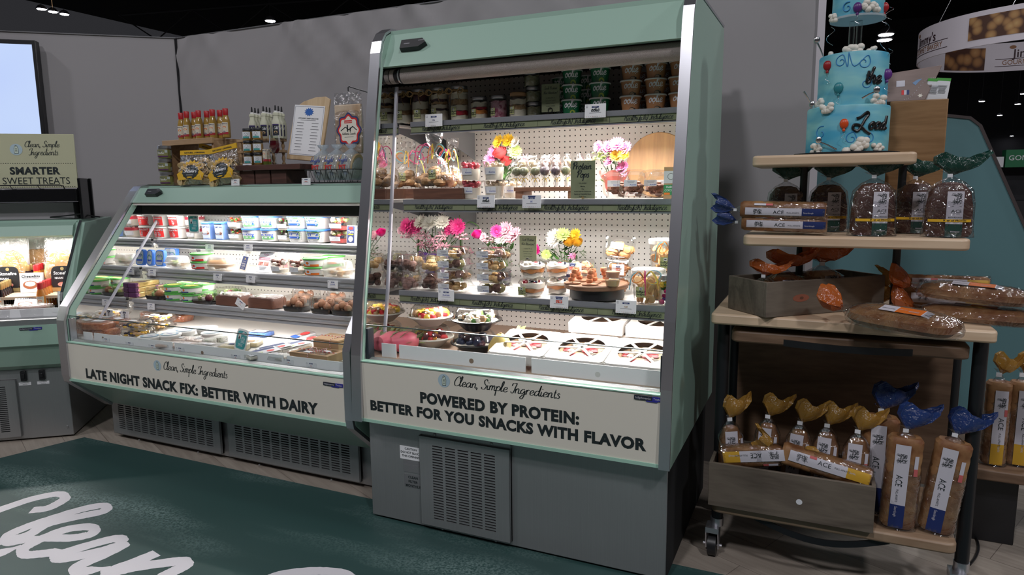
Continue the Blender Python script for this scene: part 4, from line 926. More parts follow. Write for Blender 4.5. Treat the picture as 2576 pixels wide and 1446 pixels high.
stack(GORG, 794, Y2, Z2, 2, .044, '{k} round green-lidded tub with orange band on the second shelf', 'orange band feta tubs')
GORG((xat(838, 2.86, 1.03), 2.86, Z2+.045), 'green-lidded orange band tub behind the others', 'orange band feta tubs'); GORG((xat(838, 2.86, 1.03), 2.86, Z2+.001), 'lower green-lidded orange band tub at the back', 'orange band feta tubs')
PALE = clam('pasta_clamshell', .17, .11, .075, lambda g: heap(g, 20, .055, .035, .012, .03, .016, (0, 1), 4), (CREAMF, TAN), lidm=FROST, basem=FROST)
PALE((xat(850, Y2-.01, .98), Y2-.01, Z2+.001), 'frosted clamshell of pale pastries against the tall case post', 'frosted clamshells')
SAND((xat(292, 2.74, .98)+.03, 2.82, Z2+.001), 'frosted clamshell at the back corner beside the mirror', 'frosted clamshells')
for px, py, t in ((382, 694, 'Odyssey'), (547, 706, 'Bk'), (630, 711, 'Volpi'), (837, 725, 'ANCHOR')): price_tag(px, py, .062, 2.66, 'booth tag on the second rail showing '+{'Odyssey': 'a blue dairy name below the feta packs', 'Bk': 'a tiny name under the madeleines', 'Volpi': 'a small dark crest under the genoa box', 'ANCHOR': 'a blue name under the orange band tubs'}[t], t, 6 if t in ('Odyssey', 'ANCHOR') else 1)

# ---------------------------------------------------------------- low case, third shelf
Y3, Z3 = 2.635, .786
def butter():
    o = root('butter_block', (0, 0, 0), None, 'butter'); g = G(); g.box(-.055, .055, -.026, .026, 0, .027); build('foil_wrap', g, GOLD, o, bevel=.004)
    g = G(); g.box(-.0555, -.03, -.0263, .0263, .0003, .0273); build('end_band', g, PURPLE, o, bevel=.004, label='dark plum end band')
    g = G(); fn = plane((0, -.0265, 0), (1, 0, 0), (0, 0, 1)); lines(g, fn, .02, .017, .04, 2, .006, 0, .003); fn2 = plane((-.034, -.0267, 0), (1, 0, 0), (0, 0, 1)); disc(g, 0, .013, .007, fn2, 1, 10); build('print', g, [mat('gold_ink', (.40, .28, .08), .4), PINK], o, smooth=0); return o
BUT = Kind(butter)
for c, (px, y) in enumerate(((322, 2.63), (352, 2.63), (375, 2.70))):
    for k in range(3): BUT((xat(px, y, .82), y, Z3+.0008+.0278*k), ['bottom', 'middle', 'top'][k]+' gold butter block in the '+['left', 'middle', 'rear right'][c]+' stack by the mirror', 'gold butter blocks', rz=PI/2+.15)
for k in range(2): BUT((xat(418, 2.74, .83), 2.74, Z3+.0008+.0278*k), ['lower', 'upper'][k]+' gold butter block lying crossways behind the vegetable tray', 'gold butter blocks', rz=.1)
def trayk(name, w_, d_, h_, fillf, fm, base=BLACKTRAY, cat='tray', ribs=False):
    def mk():
        o = root(name, (0, 0, 0), None, cat)
        g = G(); g.sq([(w_*.46, d_*.46, 0), (w_*.5, d_*.5, h_*.28), (w_*.5, d_*.5, h_*.3), (w_*.48, d_*.48, h_*.29)], 36, 7); build('base', g, base, o)
        g = G()
        if ribs:
            R = []
            for q, z in ((1, h_*.3), (.97, h_*.8), (.9, h_)):
                ring = []
                for i in range(72):
                    a = 2*PI*(i+.5)/72; k = q*(1-.03*(i % 2)); ca, sa = math.cos(a), math.sin(a)
                    ring.append((w_*.48*k*math.copysign(abs(ca)**.3, ca), d_*.48*k*math.copysign(abs(sa)**.3, sa), z))
                R.append(ring)
            g.loft(R, False, True)
        else: g.sq([(w_*.49, d_*.49, h_*.3), (w_*.46, d_*.46, h_*.9), (w_*.42, d_*.42, h_)], 36, 7, cap0=False)
        build('lid', g, CLEAR, o); g = G(); fillf(g); build('filling', g, list(fm), o); return o
    return Kind(mk)
VEG = trayk('vegetable_tray', .13, .12, .062, lambda g: (heap(g, 20, .05, .045, .02, .045, .012, (0, 1, 2, 3), 6), g.ball((.03, -.03, .03), .022, None, None, 12, 4)), (CREAMF, LEAF, PALEG, TAN, mat('brown_egg', (.40, .16, .07), .4)))
VEG((xat(404, Y3, .82), Y3, Z3+.001), 'clear tray of greens with a brown egg right of the butter blocks', 'salad trays')
def d_gg(g, fn):
    g.quad(-.06, .06, .002, .012, fn, 0, 12, 1); f2 = shift3(fn, .0005); g.quad(-.012, .012, .010, .030, f2, 1, 4, 1); g.quad(-.026, .026, .009, .016, shift3(fn, .0009), 2, 4, 1); disc(g, 0, .024, .007, shift3(fn, .0009), 3, 8)
GG = tub('crumbled_feta_tub', 'tub', .050, .054, .042, 2, WTUB, GREENLID, d_gg, (GREENLID, LABELW, NAVY, ORANGE), .008, top=lambda g, fn: disc(g, 0, 0, .036, fn, 0, 20))
def d_top(g, fn): disc(g, 0, 0, .038, fn, 4, 20)
GG = tub('crumbled_feta_tub', 'tub', .050, .054, .042, 2, WTUB, GREENLID, d_gg, (GREENLID, LABELW, NAVY, ORANGE, mat('lime_lid_print', (.55, .62, .12), .5)), .008, top=d_top)
for px, y, c in ((441, 2.62, 'front left'), (484, 2.62, 'front right'), (474, 2.735, 'rear left'), (517, 2.735, 'rear right')):
    stack(GG, px, y, Z3, 2, .043, '{k} green-lidded tub with navy ribbon in the '+c+' stack of the third shelf', 'navy ribbon feta tubs')
SALT2 = trayk('salad_tray', .15, .13, .055, lambda g: (heap(g, 24, .06, .05, .02, .04, .012, (0, 1, 2, 2), 9), g.ball((.04, -.04, .03), .02, None, None, 12, 3)), (CREAMF, LEAF, PALEG, mat('plum_food', (.14, .03, .04), .3)))
SALT2((xat(527, Y3-.005, .82), Y3-.005, Z3+.001), 'black based salad tray with a plum at its corner, left of the brown boxes', 'salad trays')
SALT2((xat(600, 2.86, .84), 2.80, Z3+.001), 'salad tray at the back behind the brown boxes', 'salad trays')
def brownbox():
    o = root('pastry_box', (0, 0, 0), None, 'box'); g = G(); g.M = Matrix.Rotation(-PI/2, 4, 'Z') @ Matrix.Identity(4)
    g = G(); g.sq([(.088, .055, 0), (.088, .055, .040), (.080, .050, .052)], 32, 8); build('card_box', g, mat('wood_print_card', (.16, .065, .04), .45, noise=(5, .3, (.10, .04, .026), (3, 30, 30))), o)
    g = G(); g.sq([(.082, .052, .050), (.075, .048, .058), (.06, .04, .060)], 32, 8, cap0=False); build('film_top', g, CRINKLE, o)
    g = G(); heap(g, 14, .06, .035, .046, .05, .010, (0, 1), 3); build('filling', g, [LEAF, CREAMF], o); return o
BB = Kind(brownbox)
for i, (px, y) in enumerate(((590, 2.63), (672, 2.63))): BB((xat(px, y, .82), y, Z3+.001), ['brown pastry box with film top carrying a tilted tag', 'brown pastry box with film top left of the fig clamshells'][i], 'brown pastry boxes')
FIG = trayk('fig_clamshell', .125, .12, .075, lambda g: [g.ball((-.03+.03*(i % 3), -.035+.033*(i//3), .032+.012*(i % 2)), .019, .019, .018, 12, 0, .04, i) for i in range(8)], (mat('fig_brown', (.30, .12, .06), .5, noise=(30, .2, (.45, .22, .12))),), ribs=True, cat='clamshell')
for i, px in enumerate((752, 822, 874)): FIG((xat(px, Y3-.01, .82), Y3-.01, Z3+.001), ['ribbed clamshell of brown figs right of the brown boxes', 'ribbed clamshell of brown figs, middle one', 'ribbed fig clamshell half hidden by the tall case post'][i], 'fig clamshells')
for i, px in enumerate((770, 850)): FIG((xat(px, 2.82, .85), 2.82, Z3+.001), ['ribbed fig clamshell in the back row on the left', 'ribbed fig clamshell in the back row on the right'][i], 'fig clamshells')
price_tag(380, 779, .058, 2.56, 'booth tag on the third rail under the vegetable tray', 'Bk')
price_tag(601, 772, .062, 2.555, 'booth tag hanging crooked in front of a brown pastry box', 'Po', 4, roll=.55, stand=None)

# ---------------------------------------------------------------- low case, deck
Z4 = .621
def sausage():
    o = root('sausage_tray', (0, 0, 0), None, 'tray'); g = G(); g.sq([(.072, .045, 0), (.078, .05, .028), (.074, .047, .034), (.05, .03, .036)], 32, 6); build('pressed_meat', g, mat('spiced_meat', (.42, .10, .03), .35, noise=(60, .15, (.60, .22, .07)), bump=.4), o)
    g = G(); g.sq([(.08, .052, .0), (.083, .055, .02), (.077, .05, .037), (.05, .03, .039)], 32, 5); build('shrink_film', g, CRINKLE, o); g = G(); g.quad(-.03, .035, -.018, .018, lambda x, y: (x, y, .0398), 0); build('label', g, LABELW, o, smooth=0); return o
SAU = Kind(sausage)
for i, (px, y, dz, rz) in enumerate(((247, 2.35, .035, .25), (262, 2.37, 0, .1), (298, 2.46, .03, -.3), (420, 2.80, .0, .2), (450, 2.80, 0, .1))):
    SAU((xat(px, y, Z4+dz+.02), y, Z4+dz+.002), ['wrapped red sausage tray on top at the left front corner', 'wrapped sausage tray underneath at the left front corner', 'wrapped sausage tray behind the corner ones', 'orange sausage tray at the back of the deck, left one', 'orange sausage tray at the back of the deck, right one'][i], 'sausage trays', rz)
def platter():
    o = root('round_platter', (0, 0, 0), None, 'platter'); g = G(); g.lathe([(.085, 0), (.095, .012), (.10, .014), (.10, .018), (.088, .020), (.084, .034), (.078, .038), (.05, .039)], 40); build('container', g, CLEAR, o)
    g = G(); heap(g, 46, .065, .065, .008, .022, .013, (0, 1, 2, 3), 11, fl=.7); build('filling', g, [mat('blueberry', (.02, .022, .06), .4), YELLOW, CREAMF, TAN], o); g = G(); g.quad(-.03, .02, -.012, .012, lambda x, y: (x, y-.02, .0394), 0); build('label', g, LABELW, o, smooth=0); return o
PL = Kind(platter)
for i, (px, y, dz) in enumerate(((348, 2.42, .0), (345, 2.43, .041), (395, 2.58, .0), (400, 2.60, .041))):
    PL((xat(px, y, Z4+dz+.02), y, Z4+dz+.001), ['lower round fruit platter at the left of the deck', 'upper round fruit platter at the left of the deck', 'lower round platter of pale cheese behind', 'upper round platter of pale cheese behind'][i], 'round platters')
def d_lid(g, fn):
    disc(g, 0, 0, .043, fn, 0, 24); disc(g, 0, 0, .032, shift3(fn, .0005), 1, 24); ctext(g, 'Odyssey', shift3(fn, .001), .014, 2, 0, -.003, .03)
SPR = tub('cheese_spread_tub', 'tub', .046, .054, .032, 2, WTUB, WLID, None, (mat('lid_blue_ring', (.30, .46, .60), .5), WLID, MATS['royal_ink']), .007, top=d_lid)
for i, (px, y) in enumerate(((377, 2.33), (427, 2.40), (465, 2.50), (535, 2.52), (520, 2.60))):
    SPR((xat(px, y, Z4+.02), y, Z4+.001), ['front', 'second', 'third', 'fourth', 'rearmost'][i]+' white lidded cheese spread tub in the row running back across the deck', 'cheese spread tubs')
def slab(name, label, px, y, w_, d_, h_, mt, rz=0, dz=0, lab=None, labm=None, cat='pack', grp=None, tilt=0, wrap=True):
    X = xat(px, y, Z4+dz+h_/2); o = root(name, (X, y, Z4+dz+.0008), label, cat, grp, rz); o.rotation_euler = (tilt, 0, rz)
    g = G(); g.box(-w_/2, w_/2, -d_/2, d_/2, 0, h_); build('content', g, mt, o, bevel=min(.006, h_*.3))
    if wrap: g = G(); g.sq([(w_*.54, d_*.54, .0), (w_*.53, d_*.53, h_+.002), (w_*.4, d_*.4, h_+.003)], 28, 7); build('film', g, CRINKLE, o)
    if lab: g = G(); lab(g, plane((0, 0, h_+.0036), (1, 0, 0), (0, 1, 0))); build('label', g, labm, o, smooth=0)
    return o
HAM = mat('pale_ham', (.72, .48, .40), .5, noise=(14, .2, (.80, .66, .58)))
q = lambda w_, d_, mi=0: (lambda g, fn: (g.quad(-w_/2, w_/2, -d_/2, d_/2, fn, mi), lines(g, shift3(fn, .0005), 0, d_*.2, w_*.7, 4, d_*.16, 1, d_*.05)))
for i, (px, y) in enumerate(((430, 2.315), (470, 2.33), (455, 2.42), (500, 2.44))):
    slab('ham_pack', ['front left', 'front right', 'rear left', 'rear right'][i]+' flat film pack of sliced pale ham on the deck', px, y, .11, .09, .012, HAM, .3-.1*i, 0, q(.04, .03), [LABELW, GREYINK], grp='sliced ham packs')
slab('pate_tray', 'grey rectangular tray with white label at the front of the deck, by the cheese wedge', 525, 2.33, .15, .09, .022, mat('grey_pate', (.36, .32, .29), .45), .08, 0, q(.06, .03), [LABELW, GREYINK], 'tray')
o = root('cheese_round', (xat(527, 2.40, .65), 2.40, .622), 'small wrapped herb cheese round standing on the deck behind the grey tray', 'cheese')
g = G(); g.lathe([(.03, 0), (.032, .008), (.032, .026), (.028, .03)], 24); build('cheese', g, mat('herb_cheese', (.78, .75, .68), .5, noise=(90, .08, (.35, .38, .25))), o); g = G(); g.lathe([(.036, 0), (.035, .03), (.026, .034)], 24); build('film', g, CRINKLE, o)
o.location.z = .622
slab('cheese_round_pack', 'second herb cheese in film lying just behind the first', 552, 2.46, .06, .06, .03, MATS['herb_cheese'], .2, cat='cheese')
tealcard((xat(601, 2.31, .66), 2.31, .64), 'teal recipe card on a clear stand in the middle of the deck', -.12, -.25, .1)
slab('cheese_wedge', 'pale cheese wedge in film right of the teal deck card', 590, 2.36, .13, .07, .028, mat('pale_cheese', (.78, .66, .40), .5), .5, 0, q(.05, .03, 2), [LABELW, GREYINK, NAVY], 'cheese')
slab('cheese_pack', 'flat cheese pack with tan print behind the wedge', 625, 2.46, .12, .08, .02, MATS['pale_cheese'], .4, 0, q(.06, .04, 2), [LABELW, GREYINK, TAN])
def d_veg(g, fn): g.quad(-.05, .05, -.07, .07, fn, 0); f2 = shift3(fn, .0004); g.quad(-.045, -.01, -.06, .06, f2, 1); disc(g, .02, .03, .018, f2, 2, 14); disc(g, .02, -.02, .016, f2, 3, 14); lines(g, f2, .02, -.045, .04, 3, .007, 4, .003)
for i, (px, y, rz) in enumerate(((662, 2.335, -.5), (690, 2.42, -.5), (740, 2.50, -.45))):
    slab('cheese_bag', ['front', 'middle', 'rear'][i]+' pale cheese bag with navy band lying slanted on the deck', px, y, .10, .15, .014, CREAMF, rz, .002, d_veg, [LABELW, NAVY, RED, PALEG, GREYINK], 'bag', 'slanted cheese bags', .08)
for i, (px, y) in enumerate(((775, 2.62), (800, 2.66), (760, 2.70))):
    slab('salami_pack', ['left', 'right', 'rear'][i]+' red and white salami pack at the back of the deck', px, y, .08, .12, .012, LABELW, -.4, .002, lambda g, fn: (disc(g, 0, .02, .026, fn, 0, 14), g.quad(-.03, .03, -.05, -.02, fn, 1)), [RED, MATS['royal_ink']], grp='salami packs', tilt=.15)
slab('clear_food_tray', 'frosted flat tray at the deck front, left of the flat kraft box', 690, 2.315, .17, .075, .016, mat('frosted_tray', (.62, .60, .56), .3), -.06, 0, q(.05, .03), [LABELW, GREYINK], 'tray')
slab('cured_meat_pack', 'large pale cured meat pack with pink print right of the slanted bags', 770, 2.43, .16, .10, .012, HAM, -.25, 0, lambda g, fn: (g.quad(-.05, .05, -.03, .03, fn, 0), disc(g, .02, 0, .012, shift3(fn, .0004), 1, 12)), [PINK, GREYINK], 'pack')
slab('feta_slab_pack', 'blue-edged cheese pack lying at the back of the deck', 655, 2.66, .12, .08, .02, BLUELID, .1, 0, q(.08, .05), [LABELW, GREYINK])
TWR = mat('twine_red', (.6, .06, .08), .6); TWW = mat('twine_white', (.75, .72, .7), .6)
def twine(o, pts, r=.0013):
    q = [Vector(p) for p in smooth_pts3(pts, 8)]; g = G()
    for i in range(len(q)-1): g.tube([q[i], q[i+1]], r, 5, i % 2, False)
    build('twine', g, [TWR, TWW], o)
def smooth_pts3(p, k=6): return smooth_pts(p, k)
o = root('kraft_box', (xat(838, 2.47, .68), 2.48, Z4+.001), 'closed kraft box tied with red and white twine at the right end of the deck', 'box', None, -.04)
g = G(); g.box(-.075, .075, -.06, .06, 0, .072); build('card_box', g, BROWNBOX, o, bevel=.002); g = G(); g.box(-.077, .077, -.062, .062, .074, .082); build('lid', g, mat('kraft_lid', (.50, .31, .17), .7), o, bevel=.002)
twine(o, [(.03, -.0635, 0), (.03, -.0635, .04), (.032, -.0635, .083), (.028, 0, .0835), (.03, .06, .0835)]); twine(o, [(-.078, 0, .0835), (0, .004, .084), (.078, 0, .0835)])
o = root('kraft_box', (xat(800, 2.345, .64), 2.345, Z4+.010), 'flat kraft box with clear window and red twine bow at the deck front', 'box', None, -.05)
g = G(); g.box(-.11, .11, -.06, .06, 0, .030); g.box(-.11, -.085, -.06, .06, .03, .036); g.box(.085, .11, -.06, .06, .03, .036); g.box(-.085, .085, -.06, -.045, .03, .036); g.box(-.085, .085, .045, .06, .03, .036); build('card_box', g, BROWNBOX, o, smooth=0)
g = G(); heap(g, 30, .07, .035, .028, .031, .010, (0, 1, 2), 13, fl=.4); build('filling', g, [CHOC, TAN, CREAMF], o); g = G(); g.box(-.086, .086, -.046, .046, .0365, .037); build('window', g, CLEAR, o, smooth=0)
g = G(); g.quad(-.05, -.005, -.04, -.015, lambda x, y: (x, y, .0378), 0); g.quad(.02, .06, .0, .025, lambda x, y: (x, y, .0378), 0); build('label', g, LABELW, o, smooth=0)
twine(o, [(0, -.061, 0), (0, -.0612, .037), (.002, 0, .039), (0, .061, .037)]); twine(o, [(-.111, 0, .037), (-.02, .004, .039), (.02, -.004, .04), (.111, 0, .037)])
twine(o, [(0, 0, .04), (.03, .02, .046), (.045, 0, .042), (.02, -.012, .044), (0, 0, .04), (-.03, .018, .046), (-.042, -.006, .042), (-.015, -.014, .044), (0, 0, .041)])
slab('white_tray', 'clear film pack at the very right of the deck front', 845, 2.30, .07, .04, .008, LABELW, 0, 0, None, None, 'pack')
for px, py, n in ((267, 863, 0), (326, 873, 1), (384, 880, 2), (453, 887, 3), (593, 906, 4), (726, 918, 5), (783, 927, 6)):
    y = 2.2735; p = ony(px, py, y); o = root('deck_tag', p, 'small printed tag on the white deck fence, '+['first', 'second', 'third', 'fourth', 'fifth', 'sixth', 'seventh'][n]+' from the left', 'price tag', 'deck fence tags')
    g = G(); g.box(-.028, .028, 0, .001, 0, .026); build('card', g, LABELW, o, smooth=0); g = G(); tagdraw(.056, .036, 'oo', 4)(g, plane((0, 0, -.006), (1, 0, 0), (0, 0, 1), .0005)); build('print', g, TAGM, o, smooth=0)
price_tag(314, 800, .062, 2.49, 'booth tag on a black ring stand at the left of the deck', 'P', 1, stand=ring_stand, rz=.05)
# ================================================================ on top of the low case
Z5 = 1.4135
def jar(name, r, h, capm, body, content=None, cm=None, labf=None, lm=None, caph=.016, shoulder=.8, capr=None, cat='jar', topm=None):
    def mk():
        o = root(name, (0, 0, 0), None, cat); hb = h-caph
        g = G(); g.lathe([(r*.92, 0), (r, .004), (r, hb*.86), (r*shoulder, hb)], 28); build('glass', g, body, o)
        if content: g = G(); g.lathe([(r*.9, .003), (r*.95, .006), (r*.95, hb*.84), (r*.8, hb*.88)], 24); build('contents', g, cm, o)
        cr = capr or r*.97
        g = G(); g.lathe([(cr, hb), (cr, h-.002), (cr*.95, h), (cr*.9, h-.001)], 28); build('lid', g, capm, o)
        if labf: g = G(); labf(g, cyl(0, 0, r, r, h)); build('label', g, lm, o)
        return o
    return Kind(mk)
SILVER = mat('tin_silver', (.42, .42, .44), .3, .85); PESTO = mat('pistachio_paste', (.25, .25, .07), .5); GLASSJ = film('jar_glass', (.97, .99, .97), .06, .03, edge=.4)
def lab_p(g, fn): g.quad(-.036, .036, .014, .050, fn, 0, 10, 1); f2 = shift3(fn, .0004); g.quad(-.030, .036, .010, .017, f2, 1, 8, 1); ctext(g, 'DELALLO', f2, .007, 2, -.006, .040, .03); cscript(g, 'Pistachio', f2, .0055, 3, -.004, .028, .3); g.quad(.02, .034, .034, .048, f2, 4, 3, 1)
PIS = jar('pistachio_jar', .037, .074, SILVER, GLASSJ, True, PESTO, lab_p, [mat('olive_label', (.22, .22, .08), .5), PURPLE, NAVY, LABELW, mat('pale_grey_label', (.45, .50, .50), .5)])
for k, (px, dx) in enumerate(((419, 0), (417, .0), (416, 0))): PIS((xat(417, 2.80, 1.5)+(.006, -.002, .003)[k], 2.80, Z5+.0745*k), ['bottom', 'middle', 'top'][k]+' jar of pistachio spread at the left end of the low case top', 'pistachio spread jars', rz=.35)
# wooden crate on its side
CR = wood('pine_crate', (.30, .17, .08), (.44, .28, .15), 'X', 8)
o = root('wooden_crate', (xat(520, 2.935, 1.5), 2.935, Z5), 'pine crate standing on its side with chip bags inside and sauce bottles on top', 'crate', None, -.10)
W_, H_, Dp = .43, .255, .21
for nm, b in (('top_board', (-W_/2, W_/2, -Dp/2, Dp/2, H_-.014, H_)), ('bottom_board', (-W_/2, W_/2, -Dp/2, Dp/2, 0, .012)), ('end_board', (-W_/2, -W_/2+.014, -Dp/2, Dp/2, .012, H_-.014)), ('end_board', (W_/2-.014, W_/2, -Dp/2, Dp/2, .012, H_-.014)), ('back_slat', (-W_/2, W_/2, Dp/2-.01, Dp/2, .02, .09)), ('back_slat', (-W_/2, W_/2, Dp/2-.01, Dp/2, .11, .18)), ('front_rail', (-W_/2-.01, W_/2+.01, -Dp/2-.012, -Dp/2, H_-.03, H_+.001))):
    g = G(); g.box(*b); build(nm, g, CR, o, bevel=.002)
crate_o = o
def lab_b(g, fn):
    g.quad(-.021, .021, .022, .082, fn, 0, 8, 1); f2 = shift3(fn, .0004); g.quad(-.021, .021, .018, .030, f2, 1, 8, 1); ctext(g, 'DELALLO', f2, .0075, 2, 0, .072, .03); g.quad(-.012, .012, .064, .070, f2, 1); disc(g, 0, .056, .010, f2, 3, 12, .006); lines(g, f2, 0, .043, .026, 2, .006, 4, .003); disc(g, 0, .030, .007, shift3(fn, .0008), 4, 12)
def bottlek(capm, liq, labm, name='sauce_bottle', h=.158, r=.0215):
    def mk():
        o = root(name, (0, 0, 0), None, 'bottle')
        g = G(); g.lathe([(r*.9, 0), (r, .003), (r, h*.55), (r*.85, h*.66), (r*.60, h*.76), (r*.6, h*.78)], 20); build('glass_bottle', g, liq, o)
        g = G(); g.lathe([(r*.64, h*.77), (r*.70, h*.98), (r*.62, h)], 20); build('cap', g, capm, o)
        g = G(); lab_b(g, cyl(0, 0, r, r, h)); build('label', g, labm, o); return o
    return Kind(mk)
REDCAP = mat('red_cap', (.42, .012, .015), .35); LBM = [mat('cream_label', (.66, .60, .48), .5), mat('label_red', (.40, .02, .03), .5), NAVY, ORANGE, GREYINK]
SB = bottlek(REDCAP, OIL, LBM)
for i, px in enumerate((457, 471, 490, 501, 522, 536, 555, 569)):
    y = 2.905 if i % 2 == 0 else 2.865
    SB((xat(px, y, 1.74), y, Z5+.256), ['first', 'second', 'third', 'fourth', 'fifth', 'sixth', 'seventh', 'eighth'][i]+' red-capped amber sauce bottle from the left on the pine crate', 'sauce bottles on the crate', rz=.25)
# chip bags
CHIP = mat('banana_chip', (.72, .56, .32), .6, noise=(40, .15, (.60, .40, .18)))
def chipbag():
    o = root('chip_bag', (0, 0, 0), None, 'bag'); w_, h = .165, .205
    g = G(); g.sq([(w_*.49, .012, 0, 3), (w_*.5, .036, .03, 2.4), (w_*.5, .034, .09, 2.4), (w_*.5, .012, .15, 2.5), (w_*.5, .003, h*.86, 3), (w_*.5, .002, h, 4)], 36); build('film_bag', g, CRINKLE, o)
    g = G(); rd = random.Random(4)
    for i in range(58):
        x, z = rd.uniform(-.068, .068), rd.uniform(.008, .125); y = rd.uniform(-.028, .006)*(1-z*3.2); g.M = Matrix.Translation((x, y, z)) @ Matrix.Rotation(rd.uniform(.6, 2.2), 4, 'X') @ Matrix.Rotation(rd.uniform(-1, 1), 4, 'Y'); g.lathe([(.019, 0), (.021, .0015), (.019, .003)], 12)
    g.M = Matrix.Identity(4); build('banana_chips', g, CHIP, o)
    g = G(); g.box(-w_*.5, w_*.5, -.0035, .0035, h*.87, h*1.0, 0); fn = plane((0, -.0038, h*.92), (1, 0, 0), (0, 0, 1)); ctext(g, 'NATURAL | ORIGINAL', fn, .011, 1, 0, -.002, .04); build('header_band', g, [YELLOW, INK], o, smooth=0)
    g = G(); f = lambda x, z: (x, -.036-.0+.022*max(0, (z-.06)/.09)-.002*math.cos(x*40), z)
    spk = [(.048*(1+.28*(i % 2))*math.cos(a), .085+.048*(1+.28*(i % 2))*math.sin(a)) for i, a in enumerate(np.linspace(0, PI, 17))] + [(-.075, .06), (-.065, .022), (0, .03), (.065, .022), (.075, .06)]
    poly(g, spk, f, 0); P = [(.042*math.cos(a)*(1+.1*(i % 2)), .072+.040*math.sin(a)*(1+.12*(i % 2))) for i, a in enumerate(np.linspace(0, 2*PI, 29)[:-1])]
    f2 = lambda x, z: (lambda p: (p[0], p[1]-.0012, p[2]))(f(x, z)); f3 = lambda x, z: (lambda p: (p[0], p[1]-.002, p[2]))(f(x, z)); poly(g, P, f2, 1); cscript(g, 'Shavers'.replace('S', 'S'), f3, .011, 2, 0, .068, .3, slant=.05, even=.7); lines(g, f3, 0, .052, .04, 1, .01, 2, .002); disc(g, 0, .040, .016, f3, 0, 12, .004); build('printed_badge', g, [YELLOW, INK, LABELW], o, smooth=0); return o
CB = Kind(chipbag)
CB((xat(487, 2.755, 1.5), 2.757, Z5+.001), 'banana chip bag at the front left below the pine crate', 'banana chip bags', rot=(-.10, 0, .05), scale=(1.3, 1, .92))
CB((xat(566, 2.755, 1.5), 2.758, Z5+.001), 'banana chip bag at the front right, tilted, with its header rising to the right', 'banana chip bags', rot=(-.08, -.14, .0), scale=(1.25, 1, 1.0))
CB((xat(520, 2.90, 1.5), 2.905, Z5+.02), 'banana chip bag inside the crate with a slanting yellow header', 'banana chip bags', rot=(.05, .22, .0))
CB((xat(553, 2.95, 1.5), 2.965, Z5+.02), 'banana chip bag at the back inside the crate', 'banana chip bags', rot=(.05, 0, 0))
# walnut riser and what stands on it
WAL = wood('walnut_board', (.045, .018, .014), (.10, .042, .032), 'X', 7)
xl, xr = xat(575, 2.76, 1.45), xat(772, 2.80, 1.45)
o = root('walnut_riser', ((xl+xr)/2, 2.85, Z5), 'dark walnut riser board on block legs between the chip bags and the pita basket', 'riser')
WR = xr-xl; RZ = .098
g = G(); g.box(-WR/2, WR/2, -.10, .10, .070, RZ); build('top_board', g, WAL, o, bevel=.002)
for x in (-.13, -.02, .09): g = G(); g.box(x-.05, x+.05, -.08, .08, 0, .0695); build('leg_block', g, WAL, o, bevel=.002)
ZR = Z5+RZ+.0005
# little spindle shelf
o = root('spindle_shelf', (xat(660, 2.90, 1.6), 2.90, ZR), 'small pine rack with turned spindles behind the honey jars', 'rack')
PINE = wood('pine_rack', (.34, .22, .12), (.48, .33, .19), 'X', 8)
for nm, z in (('upper_board', .128), ('lower_board', .068)): g = G(); g.box(-.135, .135, -.05, .045, z, z+.014); build(nm, g, PINE, o, bevel=.002)
for x in (-.115, .115):
    for y in (-.04, .035): g = G(); g.lathe([(.006, 0), (.011, .01), (.006, .02), (.010, .04), (.006, .055), (.009, .0675)], 12, (x, y, 0)); g.lathe([(.009, .0825), (.006, .09), (.01, .105), (.006, .12), (.008, .1275)], 12, (x, y, 0)); build('spindle', g, PINE, o)
ZS = ZR+.1425
def squeeze():
    o = root('squeeze_bottle', (0, 0, 0), None, 'bottle'); r = .026
    g = G(); g.lathe([(r*.95, 0), (r, .003), (r, .075), (r*.9, .088), (r*.62, .104), (r*.6, .118), (r*.75, .119), (r*.72, .130), (r*.45, .134)], 22); build('bottle', g, mat('milky_bottle', (.62, .62, .48), .35), o)
    g = G(); g.lathe([(.011, .134), (.010, .142)], 12, cap0=False); g.lathe([(.0062, .142), (.004, .168), (.002, .170)], 12, mi=1); build('nozzle', g, [WLID, BLACK], o)
    g = G(); fn = cyl(0, 0, r, r, .1); g.quad(-.022, .022, .012, .072, fn, 0, 8, 1); f2 = shift3(fn, .0004); g.quad(-.018, .018, .015, .066, f2, 1, 6, 1); cscript(g, 'Cold'.replace('C', 'C'), shift3(fn, .0008), .007, 2, .003, .046, .3); disc(g, 0, .030, .011, shift3(fn, .0008), 3, 12, .007); build('label', g, [mat('violet_label', (.05, .03, .14), .5), INK, LABELW, TAN], o); return o
SQ = Kind(squeeze)
for c, px in enumerate((635, 664, 694)):
    for r_, (y, k) in enumerate(((2.868, 0), (2.90, -.015), (2.932, -.03))):
        SQ((xat(px, 2.868, 1.75)+k*.55, y-.0, ZS), ['front', 'middle', 'rear'][r_]+' white squeeze bottle in the '+['left', 'centre', 'right'][c]+' file on the spindle rack', 'squeeze bottles', rz=.4, scale=(.86, .55, 1))
def lab_h(g, fn): g.quad(-.024, .024, .012, .045, fn, 0, 8, 1); f2 = shift3(fn, .0004); g.quad(-.018, .016, .012, .022, f2, 1, 6, 1); disc(g, 0, .033, .010, f2, 2, 14); disc(g, 0, .033, .0085, shift3(fn, .0007), 0, 14); disc(g, -.004, .035, .0016, shift3(fn, .001), 3, 6); disc(g, .004, .035, .0016, shift3(fn, .001), 3, 6); poly(g, [(-.003, .030), (.003, .030), (0, .027)], shift3(fn, .001), 3)
HON = jar('honey_jar', .026, .064, BLACK, film('honey_glass', (.95, .88, .68), .06, .04, edge=.4), True, mat('honey_amber', (.42, .26, .06), .25), lab_h, [LABELW, mat('aqua_label', (.07, .32, .31), .5), GREYINK, INK], .012)
